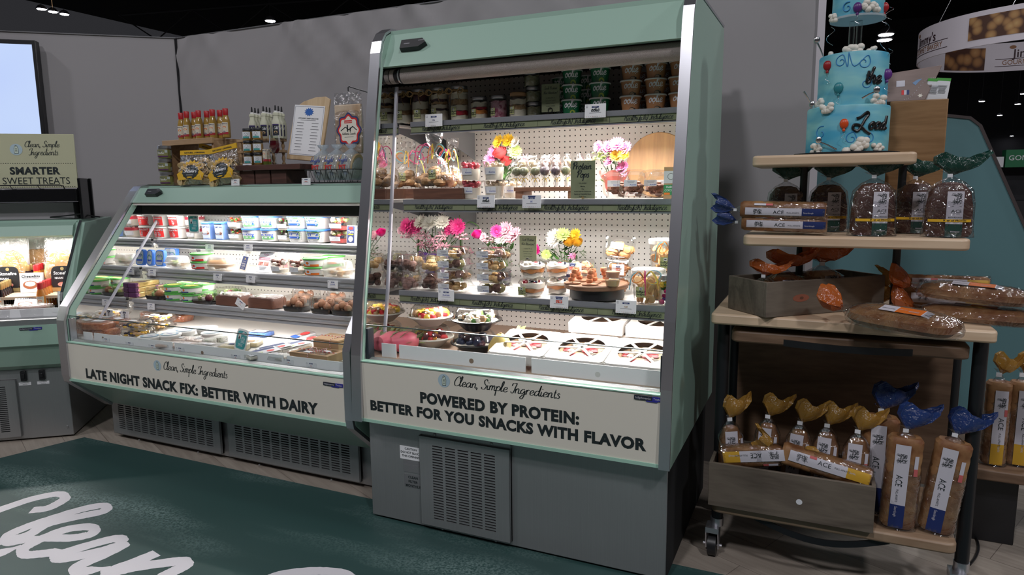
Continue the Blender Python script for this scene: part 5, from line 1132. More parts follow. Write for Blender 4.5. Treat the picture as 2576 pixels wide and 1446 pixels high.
for c, px in enumerate((625, 650)):
    for k in range(3): HON((xat(px, 2.80, 1.6), 2.80, ZR+.0645*k), ['bottom', 'middle', 'top'][k]+' black-lidded honey jar in the '+['left', 'right'][c]+' stack on the riser', 'honey jars', rz=.4)
# wine glass, drop bottles, leaning board
o = root('wine_glass', (xat(692, 2.79, 1.6), 2.79, ZR), 'stemmed glass filled with dark red drink on the walnut riser', 'glass')
g = G(); g.lathe([(.030, 0), (.028, .002), (.005, .006), (.0035, .03), (.004, .05), (.018, .062), (.029, .085), (.030, .11), (.026, .15), (.0255, .15), (.0292, .11)], 28, cap1=False); build('glass_bowl', g, GLASSJ, o)
g = G(); g.lathe([(.010, .058), (.024, .075), (.0285, .09), (.0285, .118), (.0283, .120)], 24); build('red_drink', g, mat('red_wine', (.10, .002, .008), .08), o)
DB = bottlek(REDCAP, mat('olive_oil', (.10, .13, .02), .2), LBM, 'mini_bottle', .075, .013)
for i, (px, y) in enumerate(((668, 2.80), (676, 2.82))): DB((xat(px, y, 1.55), y, ZR), ['left', 'right'][i]+' mini green bottle with red nozzle beside the wine glass', 'mini bottles')
o = root('leaning_board', (xat(762, 2.88, 1.6), 2.885, ZR+.012), 'pale curved wooden board leaning back with a printed snack list on it', 'board'); o.rotation_euler = (-.16, .09, .10)
g = G(); P = [(-.115, .01), (.10, .01), (.11, .34), (.08, .352), (.02, .345), (-.05, .32), (-.098, .285)]; g.ext(P, 'Y', 0, .014); build('board', g, wood('beech_board', (.50, .34, .19), (.62, .46, .28), 'Z', 6), o, bevel=.003)
g = G(); g.box(-.098, .088, -.0025, -.001, .035, .30); build('paper', g, PAPER, o, smooth=0); pp = o.children[-1]
g = G(); fn = plane((-.005, -.0027, 0), (1, 0, 0), (0, 0, 1)); star = [(.020*(1+.5*(i % 2))*math.cos(a), .265+.016*(1+.5*(i % 2))*math.sin(a)) for i, a in enumerate(np.linspace(0, 2*PI, 25)[:-1])]; poly(g, star, fn, 1)
ctext(g, 'LATE NIGHT DAIRY SNACK FIX', fn, .0085, 0, 0, .228, .03); lines(g, fn, 0, .220, .10, 1, .01, 2, .002)
for c in (-.045, .045): lines(g, fn, c, .205, .06, 10, .016, 2, .003, 7)
for a, b, c2, d in ((-.088, .088, .04, .0412), (-.088, .088, .292, .2932), (-.088, -.087, .04, .293), (.087, .088, .04, .293)): g.quad(a, b, c2, d, fn, 3)
build('snack_list_print', g, [INK, mat('burst_blue', (.02, .12, .45), .5), GREYINK, NAVY], pp, smooth=0)
# lavash on a hook
xh = xat(878, 2.86, 1.6)
o = root('hook_stand', (xh+.09, 2.96, Z5), 'thin black wire stand with a hook holding the lavash bag', 'stand')
g = G(); g.tube([(0, 0, 0), (0, 0, .43), (-.005, -.01, .445), (-.085, -.085, .475), (-.088, -.09, .47), (-.088, -.09, .452)], .0028, 8); g.lathe([(.04, 0), (.04, .004)], 20); build('wire', g, BLACK, o)
o = root('lavash_bag', (xh, 2.865, Z5+.135), 'large clear bag of lavash with a red and blue crest hanging behind the pita basket', 'bag')
g = G(); g.sq([(.085, .012, 0, 4), (.088, .014, .05, 4), (.088, .013, .20, 4), (.085, .004, .25, 4), (.084, .002, .31, 4)], 32); build('film_bag', g, CRINKLE, o)
g = G(); g.box(-.080, .080, -.009, .009, .01, .252); build('lavash', g, mat('lavash_bread', (.66, .55, .43), .75, noise=(11, .18, (.42, .27, .16))), o, bevel=.006)
g = G(); fn = plane((.012, -.0155, .125), (1, 0, 0), (0, 0, 1))
sc8 = lambda r, k: [(r*(1+.09*math.cos(8*a))*math.cos(a), r*1.12*(1+.09*math.cos(8*a))*math.sin(a)) for a in np.linspace(0, 2*PI, 49)[:-1]]
poly(g, sc8(.072, 0), fn, 0); poly(g, sc8(.064, 0), shift3(fn, .0004), 1); poly(g, sc8(.056, 0), shift3(fn, .0008), 2); f3 = shift3(fn, .0012)
g.quad(-.026, .022, .034, .048, f3, 1); ctext(g, 'TOUFAYAN', shift3(fn, .0016), .0085, 2, -.002, .037, .02); poly(g, [(-.05, .0), (-.02, .018), (0, .004), (.025, .02), (.05, .0), (.048, -.004), (.025, .014), (0, -.002), (-.02, .013), (-.048, -.004)], f3, 3); g.quad(-.012, -.004, -.008, .026, f3, 3); g.quad(.006, .012, -.008, .012, f3, 3)
cscript(g, 'Authentic Lavash', f3, .0058, 3, 0, -.022, .28, slant=.0, even=.8); lines(g, f3, 0, -.035, .06, 1, .01, 3, .0015); build('crest_label', g, [NAVY, RED, CREAMF, INK], o, smooth=0)
# pita basket
xb = xat(846, 2.81, 1.48)
o = root('wire_basket', (xb, 2.825, Z5+.002), 'black wire basket holding pita bags at the right end of the low case top', 'basket')
g = G(); bw, bd, bh = .15, .075, .062
for z, k in ((0, .92), (bh, 1.0)): g.tube([(-bw*k, -bd*k, z), (bw*k, -bd*k, z), (bw*k, bd*k, z), (-bw*k, bd*k, z), (-bw*k, -bd*k, z)], .0022, 6)
build('rim_wire', g, BLACK, o); g = G(); n = 9
for sgn in (-1, 1):
    for i in range(n):
        a = -bw+2*bw*i/n; b = -bw+2*bw*(i+1)/n; m_ = (a+b)/2
        g.tube([(a, sgn*bd, bh), (m_*.95, sgn*bd*.93, 0), (b, sgn*bd, bh)], .0014, 5)
for i in range(5): x = -bw+2*bw*(i+.5)/5; g.tube([(x*.92, -bd*.92, 0), (x*.92, bd*.92, 0)], .0014, 5)
build('lattice', g, BLACK, o)
PITA = mat('pita_bread', (.70, .55, .36), .7, noise=(18, .2, (.58, .38, .20)))
def pitabag():
    o = root('pita_bag', (0, 0, 0), None, 'bag'); g = G()
    for i in range(5): g.M = Matrix.Translation((-.028+.014*i, 0, .078)) @ Matrix.Rotation(PI/2, 4, 'Y') @ Matrix.Rotation(.15, 4, 'Y'); g.lathe([(.060, 0), (.066, .004), (.060, .010)], 24)
    g.M = Matrix.Identity(4); build('pita_stack', g, PITA, o)
    g = G(); g.sq([(.035, .05, .006), (.050, .070, .04), (.052, .074, .085), (.042, .06, .135), (.020, .02, .158), (.010, .010, .166), (.028, .02, .18), (.034, .022, .192)], 28, 2.4, cap1=False); build('film_bag', g, film('blue_tint_film', (.90, .95, 1), .12, .16, .32, (.62, .72, .80), bump=.9, scale=26), o)
    g = G(); f = lambda x, z: (x, -.0755+.022*abs((z-.08)/.06)**2, z); cscript(g, 'bright'.replace('b', 'b'), f, .012, 0, -.012, .10, .3); ctext(g, 'PIT', f, .030, 1, -.012, .062, .04); disc(g, 0, .04, .014, f, 0, 14, .010); build('print', g, [mat('bag_navy', (.02, .05, .25), .5), RED], o, smooth=0); return o
PB = Kind(pitabag)
for i, px in enumerate((816, 850, 886)): PB((xat(px, 2.825, 1.48), 2.825, Z5+.008), ['left', 'middle', 'right'][i]+' bag of pita rounds standing in the wire basket', 'pita bags', rz=.15-.05*i, scale=(.95, .9, .95))
price_tag(622, 430, .062, 2.765, 'booth tag with a small face leaning on the bottom honey jar', 'oo', 1, stand=None)
price_tag(592, 467, .058, 2.735, 'booth tag with a red oval in front of the walnut riser', 'Thart', 4, stand=None)
price_tag(770, 465, .056, 2.735, 'booth tag with red script left of the pita basket', 'kontos', 4, stand=None, scr=False)

# ================================================================ contents and top of the corner case
KO = Vector((-3.835, 2.364, 0)); KT = Vector((math.cos(LA), math.sin(LA), 0)); KN = Vector((-math.sin(LA), math.cos(LA), 0))
def kp3(px, ly, z):
    n = RR*FPX - FW*(px-1288); b = KO+KN*ly+Vector((0, 0, z))-CAM
    lx = -n.dot(b)/n.dot(KT); return KO+KT*lx+KN*ly+Vector((0, 0, z))
NAAN = mat('naan_bread', (.66, .42, .19), .7, noise=(14, .2, (.42, .20, .07)))
def naan():
    o = root('naan_bag', (0, 0, 0), None, 'bag'); g = G()
    for i, (dx, dz, k) in enumerate(((-.02, .0, 1), (.02, .008, .95), (.0, .012, .9))):
        P = [(k*.085*math.cos(a)*(1-.12*math.sin(a)), .125+k*.115*math.sin(a)) for a in np.linspace(0, 2*PI, 33)[:-1]]; g.ext([(x+dx, z+dz) for x, z in P], 'Y', -.018+.012*i, -.008+.012*i)
    build('naan_stack', g, NAAN, o, bevel=.004)
    g = G(); g.sq([(.10, .02, 0, 4), (.108, .028, .06, 3), (.108, .026, .2, 3), (.104, .012, .28, 4), (.10, .004, .33, 5)], 32); build('film_bag', g, CRINKLE, o)
    g = G(); g.box(-.098, .098, .021, .0215, .01, .31); build('backing_card', g, mat('white_film_back', (.75, .72, .72), .4), o)
    g = G(); fn = plane((.0, -.0292, .0), (1, 0, 0), (0, 0, 1)); P = [(.062*math.copysign(abs(math.cos(a))**.5, math.cos(a)), .080+.068*math.copysign(abs(math.sin(a))**.5, math.sin(a))) for a in np.linspace(0, 2*PI, 37)[:-1]]; poly(g, P, fn, 0); f2 = shift3(fn, .0004); g.quad(-.062, .062, .0, .022, f2, 2); disc(g, 0, .132, .010, f2, 2, 14); ctext(g, 'Stonefire', f2, .026, 1, 0, .098, .01); ctext(g, 'NAAN', f2, .016, 1, -.02, .072, .02); disc(g, 0, .04, .028, f2, 3, 14, .014); build('label', g, [BLACK, LABELW, GOLD, MEAT], o, smooth=0); return o
NB = Kind(naan)
for i, (px, ly) in enumerate(((30, .36), (166, .30), (100, .46))): NB(kp3(px, ly, .8015), ['clear naan bag with black label at the picture edge of the corner case', 'clear naan bag with black label by the right glass edge of the corner case', 'naan bag at the back between the two front naan bags'][i], 'naan bags', rot=(-.08, 0, LA-.12))
BALS = bottlek(mat('gold_cap', (.34, .22, .08), .35, .6), mat('balsamic_glass', (.012, .006, .008), .12), LBM, 'vinegar_bottle'); RB = bottlek(REDCAP, mat('chili_sauce', (.50, .16, .03), .15), LBM, 'chili_sauce_bottle')
for i in range(6): BALS(kp3(6+5.6*i, .14+.045*i, .72), 'gold-capped dark vinegar bottle, '+['nearest', 'second', 'third', 'fourth', 'fifth', 'farthest'][i]+' in the file at the picture edge', 'vinegar bottles', rz=LA)
for i, (px, ly) in enumerate(((76, .34), (84, .40))):
    p = kp3(px, ly, .8015); BALS(p, ['gold-capped dark vinegar bottle standing between the naan bags', 'second gold-capped vinegar bottle behind it between the naan bags'][i], 'vinegar bottles', rz=LA)
for i in range(3): RB(kp3(97+6*i, .32+.05*i, .8015), 'red-capped chili sauce bottle in the rear file, '+['nearest', 'middle', 'farthest'][i], 'chili sauce bottles', rz=LA)
for i in range(5): RB(kp3(107+6.5*i, .10+.05*i, .72), 'red-capped chili sauce bottle in the front file, '+['nearest', 'second', 'third', 'fourth', 'farthest'][i], 'chili sauce bottles', rz=LA)
def d_cb(g, fn): ctext(g, 'CheeseBits', fn, .020, 0, 0, .088, .03); lines(g, fn, 0, .08, .09, 1, .01, 1, .002); disc(g, -.005, .045, .038, fn, 2, 16, .024); disc(g, -.005, .05, .028, shift3(fn, .0004), 3, 14, .015); disc(g, .042, .03, .014, shift3(fn, .0004), 3, 12)
CBM = [LABELW, INK, mat('bowl_rust', (.28, .09, .04), .5), CREAMF]
for i, (px, ly, z, rz, tx) in enumerate(((80, .28, .8015, LA, -.1), (176, .05, .715, LA, -.12))):
    card('cracker_box', .115, .115, kp3(px, ly, z), ['white cheese cracker box standing between the sauce bottle files', 'white cheese cracker box behind the right glass edge of the corner case'][i], lambda g, fn: d_cb(g, fn), [CBM[1], GREYINK, CBM[2], CBM[3]], rz, tx, 'box', 'cracker boxes', th=.03).children[0].data.materials[0] = LABELW
o = card('cracker_box', .115, .10, kp3(62, .04, .735), 'white cheese cracker box lying tilted toward the front on a clear dish', lambda g, fn: d_cb(g, fn), [INK, GREYINK, CBM[2], CBM[3]], LA+.15, -.95, 'box', 'cracker boxes', th=.03); o.children[0].data.materials[0] = LABELW
def dish():
    o = root('cracker_dish', (0, 0, 0), None, 'dish'); g = G(); g.sq([(.05, .035, 0), (.06, .045, .03), (.062, .047, .031)], 28, 4, cap1=False); build('clear_dish', g, CLEAR, o); g = G(); heap(g, 24, .045, .03, .006, .026, .011, (0, 1), 4); build('filling', g, [CREAMF, TAN], o); return o
DI = Kind(dish)
for i, (px, ly) in enumerate(((60, .02), (88, .14), (160, -.01))): DI(kp3(px, ly, .702), ['clear dish of pale crackers under the tilted cracker box', 'clear dish of pale crackers by the red-capped bottles', 'clear dish of pale crackers near the right glass edge'][i], 'cracker dishes', rz=LA)
def loafbox():
    o = root('dark_loaf', (0, 0, 0), None, 'loaf'); g = G(); g.sq([(.075, .045, 0), (.08, .05, .05), (.075, .045, .058)], 28, 6); build('dark_bread', g, DKBROWN, o); g = G(); g.sq([(.083, .053, 0), (.084, .054, .05), (.078, .047, .066), (.05, .03, .07)], 28, 5); build('film_wrap', g, CRINKLE, o); return o
DL = Kind(loafbox)
for i, px in enumerate((8, 92)): DL(kp3(px, -.0, .702)+Vector((0, 0, 0)), ['dark wrapped loaf on the corner case deck at the picture edge', 'dark wrapped loaf on the corner case deck beside the sill end'][i], 'dark wrapped loaves', rz=LA)
# board, black shelf unit and grey carton on the corner case
o = root('black_shelf_rack', KO+KT*(-.35)+KN*.5+Vector((0, 0, 1.2215)), 'glossy black shelf rack with a wire rail on top of the corner case', 'rack', None, LA)
GLB = mat('gloss_black', (.008, .008, .009), .12)
g = G(); g.box(.385, .40, -.17, .0, 0, .24); g.box(.33, .41, -.02, .0, .0, .24); build('side_panel', g, GLB, o, bevel=.003)
g = G(); g.box(-1.0, .385, -.20, -.0, .105, .178); build('shelf_box', g, GLB, o, bevel=.003)
g = G(); g.tube([(-1, -.195, .178), (-1, -.195, .20), (.30, -.195, .20), (.32, -.195, .194), (.325, -.195, .178)], .004, 8)
for x in (-.2, .06, .20): g.tube([(x-.015, -.195, .2), (x, -.195, .178), (x+.02, -.195, .178)], .0025, 6)
build('wire_rail', g, BLACK, o)
g = G(); g.tube([(.2, -.1, .012), (.3, -.12, .02), (.38, -.14, .03), (.42, -.06, .012), (.44, -.02, .006)], .004, 8); build('cable', g, BLACK, o)
o = root('grey_carton', KO+KT*(-.30)+KN*.52+Vector((0, 0, 1.2215)), 'grey carton under the black shelf rack on the corner case', 'box', None, LA)
g = G(); g.box(-.8, .28, -.12, .1, 0, .10); build('card_box', g, mat('grey_carton_card', (.36, .34, .36), .6), o, bevel=.003)
pA = kp3(198, .34, 1.405)
o = root('sign_board', pA, 'pale green board reading smarter sweet treats on the black shelf rack', 'sign', None, LA)
bwid = .80; bh = .31
g = G(); g.box(-bwid, 0, -.006, .006, 0, bh); build('board', g, mat('sage_board', (.50, .50, .34), .6), o, bevel=.0015); bd_ = o.children[-1]
def kx(px): n = RR*FPX - FW*(px-1288); b = pA-KN*.006-CAM; b.z = .15; return -n.dot(Vector((b.x, b.y, 1.56-HC)))/n.dot(KT)
def kz(px, py): d = ray(px, py); q = pA-KN*.006; k = (q-CAM).dot(KN)/d.dot(KN); return (CAM+d*k).z - pA.z
g = G(); fn = plane((0, -.0064, 0), (1, 0, 0), (0, 0, 1))
def kfit(s, x0, x1, y0, yb, yt, mi, bold=0, scr=False, wt=.2):
    a, b = kx(x0), kx(x1); z0 = kz((x0+x1)/2, yb); hh = kz((x0+x1)/2, yt)-z0
    t = script(s, 1, wt) if scr else text(s, 1, bold); k = (b-a)/t[2]; h2 = hh/(1.0 if scr else .73)
    g.put(([(x*k, y*h2) for x, y in t[0]], t[1]), shift(fn, a, z0), mi)
kfit('SMARTER', 22, 149, 0, 438, 420, 0, .045); kfit('SWEET TREATS', 0, 171, 0, 463, 445, 0, 0)
kfit('Clean, Simple', 65, 153, 0, 370, 362.5, 0, scr=True); kfit('Ingredients', 74, 148, 0, 390, 382, 0, scr=True)
logo(g, fn, kx(44), kz(44, 376), .032, 1, 2, 0)
for yy in (411, 470):
    z = kz(90, yy)
    for i in range(48): a = kx(182)-i*.0118; g.quad(a-.0025, a+.0025, z-.0016, z+.0016, fn, 0)
build('sign_lettering', g, [INK, PALEBLUE, MINTINK], bd_, smooth=0)
# ================================================================ tall case, dim top shelf
ZT1 = 1.6605; YT1 = 2.60
CREAMY = mat('yogurt_cream', (.72, .66, .55), .45); GRAN = mat('granola', (.30, .16, .07), .8, noise=(90, .2, (.50, .32, .16)), bump=.6); DKBERRY = mat('dark_berry', (.05, .008, .02), .35)
RAFFIA = mat('raffia', (.42, .26, .11), .7); GREENTAG = mat('pale_green_tag', (.46, .48, .22), .6); PINKYOG = mat('pink_yogurt', (.62, .36, .44), .5, noise=(50, .06, (.30, .06, .12)))
PEACH = mat('peach_layer', (.66, .24, .05), .4)
def wavy(g, r, z0, z1, mi, amp=.006, seed=0):
    rd = random.Random(seed); ph = rd.uniform(0, 6); n = 28; R = []
    for z, k in ((z0, 1), (z1, 0)):
        R.append([(r*math.cos(2*PI*i/n), r*math.sin(2*PI*i/n), z+amp*math.sin(3*2*PI*i/n+ph+k)*math.sin(2*PI*i/n*2+seed)) for i in range(n)])
    g.loft(R, True, True, mi)
def gtag(g, fn, s=1.0, mi=0, mw=1, mk=2):
    w_ = .014*s; h = .032*s; g.quad(-w_, w_, 0, h, fn, mi, 4, 1); f2 = shift3(fn, .0004); g.quad(-.005*s, .005*s, h*.68, h*.92, f2, mw); f3 = shift3(fn, .0007); g.quad(-.003*s, .003*s, h*.76, h*.84, f3, mk)
    cscript(g, 'Healthy(ish)', f2, .0030*s, mk, 0, h*.46, .3); cscript(g, 'Indulgence', f2, .0030*s, mk, 0, h*.22, .3)
GTM = [GREENTAG, LABELW, INK]
def parfait(name, r, h, layers, mats, lid, tie=None, tagx=0, tags=1.0, caph=.014, cat='jar'):
    def mk():
        o = root(name, (0, 0, 0), None, cat); hb = h-caph
        g = G(); g.lathe([(r*.9, 0), (r, .005), (r, hb*.82), (r*.86, hb*.94), (r*.86, hb)], 28, cap1=False); build('glass_jar', g, GLASSJ, o)
        g = G()
        for i, (a, b, mi) in enumerate(layers): wavy(g, r*.965, .003+a*hb*.86, .003+b*hb*.86, mi, .0045, i+3)
        build('layers', g, mats, o)
        g = G(); g.lathe([(r*.9, hb), (r*.93, hb+.002), (r*.93, h-.002), (r*.88, h)], 28); build('lid', g, lid, o)
        if tagx is not None: g = G(); gtag(g, shift(cyl(0, 0, r, r, h, off=.0015), tagx, h*.12), tags); build('hang_tag', g, GTM, o)
        if tie:
            g = G(); rd = random.Random(int(r*9999))
            for k in range(3): g.tube([(r*(.92+.05*math.sin(a*3+k))*math.cos(a), r*(.92+.05*math.sin(a*3+k))*math.sin(a), hb*.93+.003*k+.002*math.sin(2*a)) for a in np.linspace(0, 2*PI, 20)], .0018, 5)
            for sd, L in ((-1, .03), (1, .034), (-1, .022)):
                a0 = -PI/2+sd*.3; p0 = Vector((r*math.cos(a0), r*math.sin(a0)-.002, hb*.93)); q = [p0, p0+Vector((sd*L*.6, -.008, .012)), p0+Vector((sd*L, -.010, -.002)), p0+Vector((sd*L*.5, -.010, -.012)), p0]; g.tube([tuple(v) for v in smooth_pts([tuple(v) for v in q], 5)], .0022, 5)
                g.tube([tuple(p0), tuple(p0+Vector((sd*.008, -.008, -.02))), tuple(p0+Vector((sd*.014, -.004, -.045)))], .0014, 5)
            build('raffia_tie', g, RAFFIA, o)
        return o
    return Kind(mk)
PM = [CREAMY, GRAN, DKBERRY, BERRY, PEACH]
TJ = [parfait('parfait_jar', .0375, .142, l, PM, SILVER, True, tx, 1.15) for l, tx in (([(0, .32, 0), (.32, .48, 1), (.48, .78, 0), (.78, 1, 2)], .004), ([(0, .40, 0), (.40, .46, 2), (.46, .62, 0), (.62, .72, 1), (.72, .80, 2), (.80, 1, 0)], -.012), ([(0, .18, 0), (.18, .34, 3), (.34, .55, 0), (.55, .76, 1), (.76, 1, 0)], -.012))]
for k_, px, nm in ((TJ[0], 1058, 'left'), (TJ[1], 1106, 'middle'), (TJ[2], 1156, 'right')): k_((xat(px, YT1, 1.73), YT1, ZT1), nm+' tall raffia-tied parfait jar of the front three on the dim top shelf', 'raffia-tied parfait jars')
TJ[0]((xat(1052, 2.72, 1.73), 2.72, ZT1), 'tall raffia-tied parfait jar standing behind the front three', 'raffia-tied parfait jars')
SJ = parfait('small_parfait_jar', .035, .092, [(0, .3, 0), (.3, .55, 4), (.55, .7, 3), (.7, 1, 0)], PM, SILVER, None, -.012, .95); SJ((xat(1206, YT1, 1.7), YT1, ZT1), 'small parfait jar with peach layer right of the tall jars', 'small parfait jars')
SJ2 = parfait('small_yogurt_jar', .035, .092, [(0, 1, 0)], [PINKYOG], SILVER, None, -.014, .95); SJ2((xat(1255, YT1, 1.7), YT1, ZT1), 'small jar of pink yogurt with a silver lid on the top shelf')
SJ3 = parfait('small_parfait_jar', .035, .098, [(0, .4, 0), (.4, .65, 1), (.65, .95, 0)], PM, mat('wood_lid', (.36, .20, .09), .6), None, -.014, .95); SJ3((xat(1303, YT1, 1.7), YT1, ZT1), 'small parfait jar with a brown wooden lid beside the three stacked jars', 'small parfait jars')
STK = parfait('stacked_jar', .032, .060, [(0, 1, 0)], [mat('chia_cream', (.36, .36, .26), .5, noise=(80, .1, (.24, .22, .12)))], SILVER, None, None)
RIBC = [mat('ribbon_pink', (.62, .05, .18), .5), mat('ribbon_orange', (.72, .22, .03), .5), mat('ribbon_blue', (.16, .42, .52), .5), mat('ribbon_yellow', (.70, .50, .06), .5)]
for k in range(3): STK((xat(1343, YT1+.03, 1.75)-.004*k, YT1+.03, ZT1+.0605*k), ['bottom', 'middle', 'top'][k]+' jar of the three stacked speckled cream jars', 'stacked speckled jars')
def seek(g, fn, w_=.075, h=.10):
    cscript(g, 'Seek Protein', fn, w_*.075, 1, 0, h*.80, .22); cscript(g, 'Not Attention!', fn, w_*.070, 1, 0, h*.64, .22)
    for i, s in enumerate(('In 2026, 70% of', 'consumers report', 'actively trying to', 'increase protein', 'intake')): ctext(g, s, fn, w_*.085, 1, 0, h*(.48-.095*i), 0, .9)
def seekcard(loc, label):
    o = root('protein_sign', loc, label, 'sign', 'seek protein cards'); g = G(); g.box(-.0375, .0375, 0, .0012, .012, .118); build('card', g, OLIVE, o, smooth=0)
    g = G(); seek(g, plane((0, -.0002, .012), (1, 0, 0), (0, 0, 1)), .075, .106); build('print', g, [OLIVE, INK], o, smooth=0)
    g = G(); g.tube([(0, .003, 0), (0, -.003, .012)], .0014, 6); g.tube([(.009*math.cos(a), -.004, .018+.009*math.sin(a)) for a in np.linspace(0, 2*PI, 16)], .0016, 6); g.lathe([(.016, 0), (.016, .002)], 16, (0, .003, 0)); build('ring_stand', g, BLACK, o); return o
seekcard((xat(1385, 2.565, 1.7), 2.565, ZT1), 'olive seek protein card on a ring stand between jars and green cups')
def d_oolie(leaf):
    def d(g, fn):
        t = script('oolie', .0145, .22, slant=.1, even=1); g.put(t, shift(fn, -t[2]/2-.004, .026), 0); lines(g, fn, 0, .020, .028, 1, .01, 0, .002)
        disc(g, .004, .004, .011, fn, 1, 16, .012) if leaf else (disc(g, .002, .003, .011, fn, 2, 14, .009), disc(g, .001, .003, .009, shift3(fn, .0004), 1, 14, .007), disc(g, .013, .005, .004, fn, 2, 8))
    return d
OOG = tub('yogurt_cup', 'cup', .031, .0385, .056, 2, mat('deep_green_cup', (.004, .13, .05), .22, coat=.4), WLID, d_oolie(True), (LABELW, mat('leaf_lime', (.30, .42, .05), .5)), .006, .003)
OOT = tub('yogurt_cup', 'cup', .031, .0385, .056, 2, mat('caramel_cup', (.42, .20, .09), .22, coat=.4), WLID, d_oolie(False), (LABELW, mat('cocoa_tan', (.40, .27, .17), .5), INK), .006, .003)
nm3 = ['bottom', 'middle', 'top']
for kd, px, y, s in ((OOG, 1438, 2.60, 'front left stack of green cups'), (OOG, 1510, 2.60, 'front right stack of green cups'), (OOG, 1480, 2.76, 'rear right stack of green cups'), (OOG, 1412, 2.76, 'rear left stack of green cups'), (OOT, 1587, 2.60, 'left stack of caramel cups'), (OOT, 1649, 2.60, 'middle stack of caramel cups'), (OOT, 1710, 2.60, 'right stack of caramel cups by the post'), (OOT, 1608, 2.76, 'rear left stack of caramel cups'), (OOT, 1668, 2.76, 'rear right stack of caramel cups')):
    for k in range(3): kd((xat(px, y, 1.74)+random.uniform(-.002, .002), y, ZT1+.0562*k), nm3[k]+' cup of the '+s, 'green cups' if kd is OOG else 'caramel cups', rz=.35 if y < 2.7 else .2)
def rail_tag(px, py, y, label, txt, mi=1, w_=.082, **k): return price_tag(px, py, w_, y, label, txt, mi, **k)
rail_tag(1091, 318, 2.517, 'booth tag with a small navy emblem on the top shelf rail', 'Oo', 2); rail_tag(1497, 296, 2.517, 'booth tag with a black rounded wordmark on the top shelf rail', 'oolie', 1, scr=True)

# ================================================================ tall case, second shelf
ZT2 = 1.3355; YT2 = 2.53
def tray(px0, px1, y, label, dp=.16, hh=.045):
    x0, x1 = xat(px0, y-dp/2, ZT2), xat(px1, y-dp/2, ZT2); o = root('wood_tray', ((x0+x1)/2, y, ZT2), label, 'tray', 'dark wood trays'); w_ = x1-x0; g = G()
    g.box(-w_/2, w_/2, -dp/2, -dp/2+.008, 0, hh); g.box(-w_/2, w_/2, dp/2-.008, dp/2, 0, hh); g.box(-w_/2, -w_/2+.008, -dp/2+.008, dp/2-.008, 0, hh); g.box(w_/2-.008, w_/2, -dp/2+.008, dp/2-.008, 0, hh); build('side_boards', g, wood('tray_walnut', (.10, .04, .025), (.17, .075, .045), 'X', 8), o, bevel=.0015)
    g = G(); g.box(-w_/2+.008, w_/2-.008, -dp/2+.008, dp/2-.008, hh-.012, hh-.004); build('tray_floor', g, MATS['tray_walnut'], o, smooth=0); return o
tray(1040, 1164, 2.555, 'dark wood tray under the front cookie bag'); tray(1004, 1150, 2.74, 'dark wood tray at the back under the rear cookie bags')
def ribbonbow(o, z, seed, s=1.0, y=0):
    rd = random.Random(seed)
    for c in range(4):
        g = G()
        for k in range(2):
            a = rd.uniform(-PI, PI) if k else (-.4+c*.9); L = s*rd.uniform(.045, .075); d = Vector((math.cos(a), -.35*abs(math.sin(a))-.15, 0)); up = Vector((0, 0, 1))
            pts = [Vector((0, y, z)), d*L*.5+up*L*.45+Vector((0, y, z)), d*L+up*L*rd.uniform(-.3, .3)+Vector((0, y, z)), d*L*.55-up*L*.25+Vector((0, y, z)), Vector((0, y-.002, z))]
            if k: pts = pts[:3]+[d*L*1.2-up*L*rd.uniform(.4, 1.1)+Vector((0, y, z))]
            q = smooth_pts([tuple(p) for p in pts], 6); g.ribbon(q, .0034*s, (.2, -1, .3))
        build('curling_ribbon', g, RIBC[(c+seed) % 4], o)
def cookiebag(seed=0):
    def mk():
        o = root('cookie_bag', (0, 0, 0), None, 'bag'); g = G(); rd = random.Random(seed+2)
        for i in range(24):
            a = rd.uniform(0, 2*PI); q = rd.uniform(.0, .052); g.ball((q*math.cos(a)*1.2, q*math.sin(a)*.85, .020+rd.uniform(0, .055)*(1-q*14)), .021, .020, .015, 12, 0, .16, i)
        build('cookies', g, COOKIE, o)
        g = G(); g.sq([(.06, .042, .002), (.078, .055, .03), (.066, .048, .07), (.03, .024, .105), (.009, .008, .122), (.008, .008, .13), (.026, .018, .155), (.034, .02, .185), (.03, .022, .20)], 30, 2.2, cap1=False); build('cellophane_bag', g, CRINKLE, o)
        ribbonbow(o, .126, seed, 1.0, -.008); g = G(); gtag(g, plane((.02, -.056, .035), (1, 0, .1), (0, .1, 1)), 1.0); build('hang_tag', g, GTM, o, smooth=0); return o
    return Kind(mk)
CKB = cookiebag(1)
CKB((xat(1095, 2.545, 1.42), 2.545, ZT2+.042), 'ribboned cookie bag in front on the dark tray', 'ribboned cookie bags', scale=1.2)
CKB((xat(1022, 2.62, 1.42), 2.64, ZT2+.042), 'ribboned cookie bag at the mirror end of the second shelf', 'ribboned cookie bags', rz=.5)
CKB((xat(1140, 2.74, 1.45), 2.74, ZT2+.042), 'ribboned cookie bag at the back behind the front one', 'ribboned cookie bags', rz=-.4, scale=1.12)
CKB((xat(1060, 2.78, 1.45), 2.80, ZT2+.042), 'ribboned cookie bag at the back left', 'ribboned cookie bags', rz=.2, scale=1.05)
PB_ = dict(label=True, lab=(-.006, .022))
BER = cup('berry_yogurt_cup', 'cup', .036, .0435, .074, 2, [(.002, .045, 0)], (CREAMF, mat('raspberry', (.45, .03, .06), .4)), heapn=34, hm=(1,), hs=.010, **PB_)
stack(BER, 1186, YT2, ZT2, 2, .0755, '{k} clear cup of yogurt topped with raspberries', 'raspberry yogurt cups', rz=.05)
NUT = cup('crumb_yogurt_cup', 'cup', .036, .0435, .074, 2, [(.002, .052, 0)], (CREAMF, mat('crumb_topping', (.62, .48, .34), .8)), heapn=26, hm=(1,), hs=.008, **PB_)
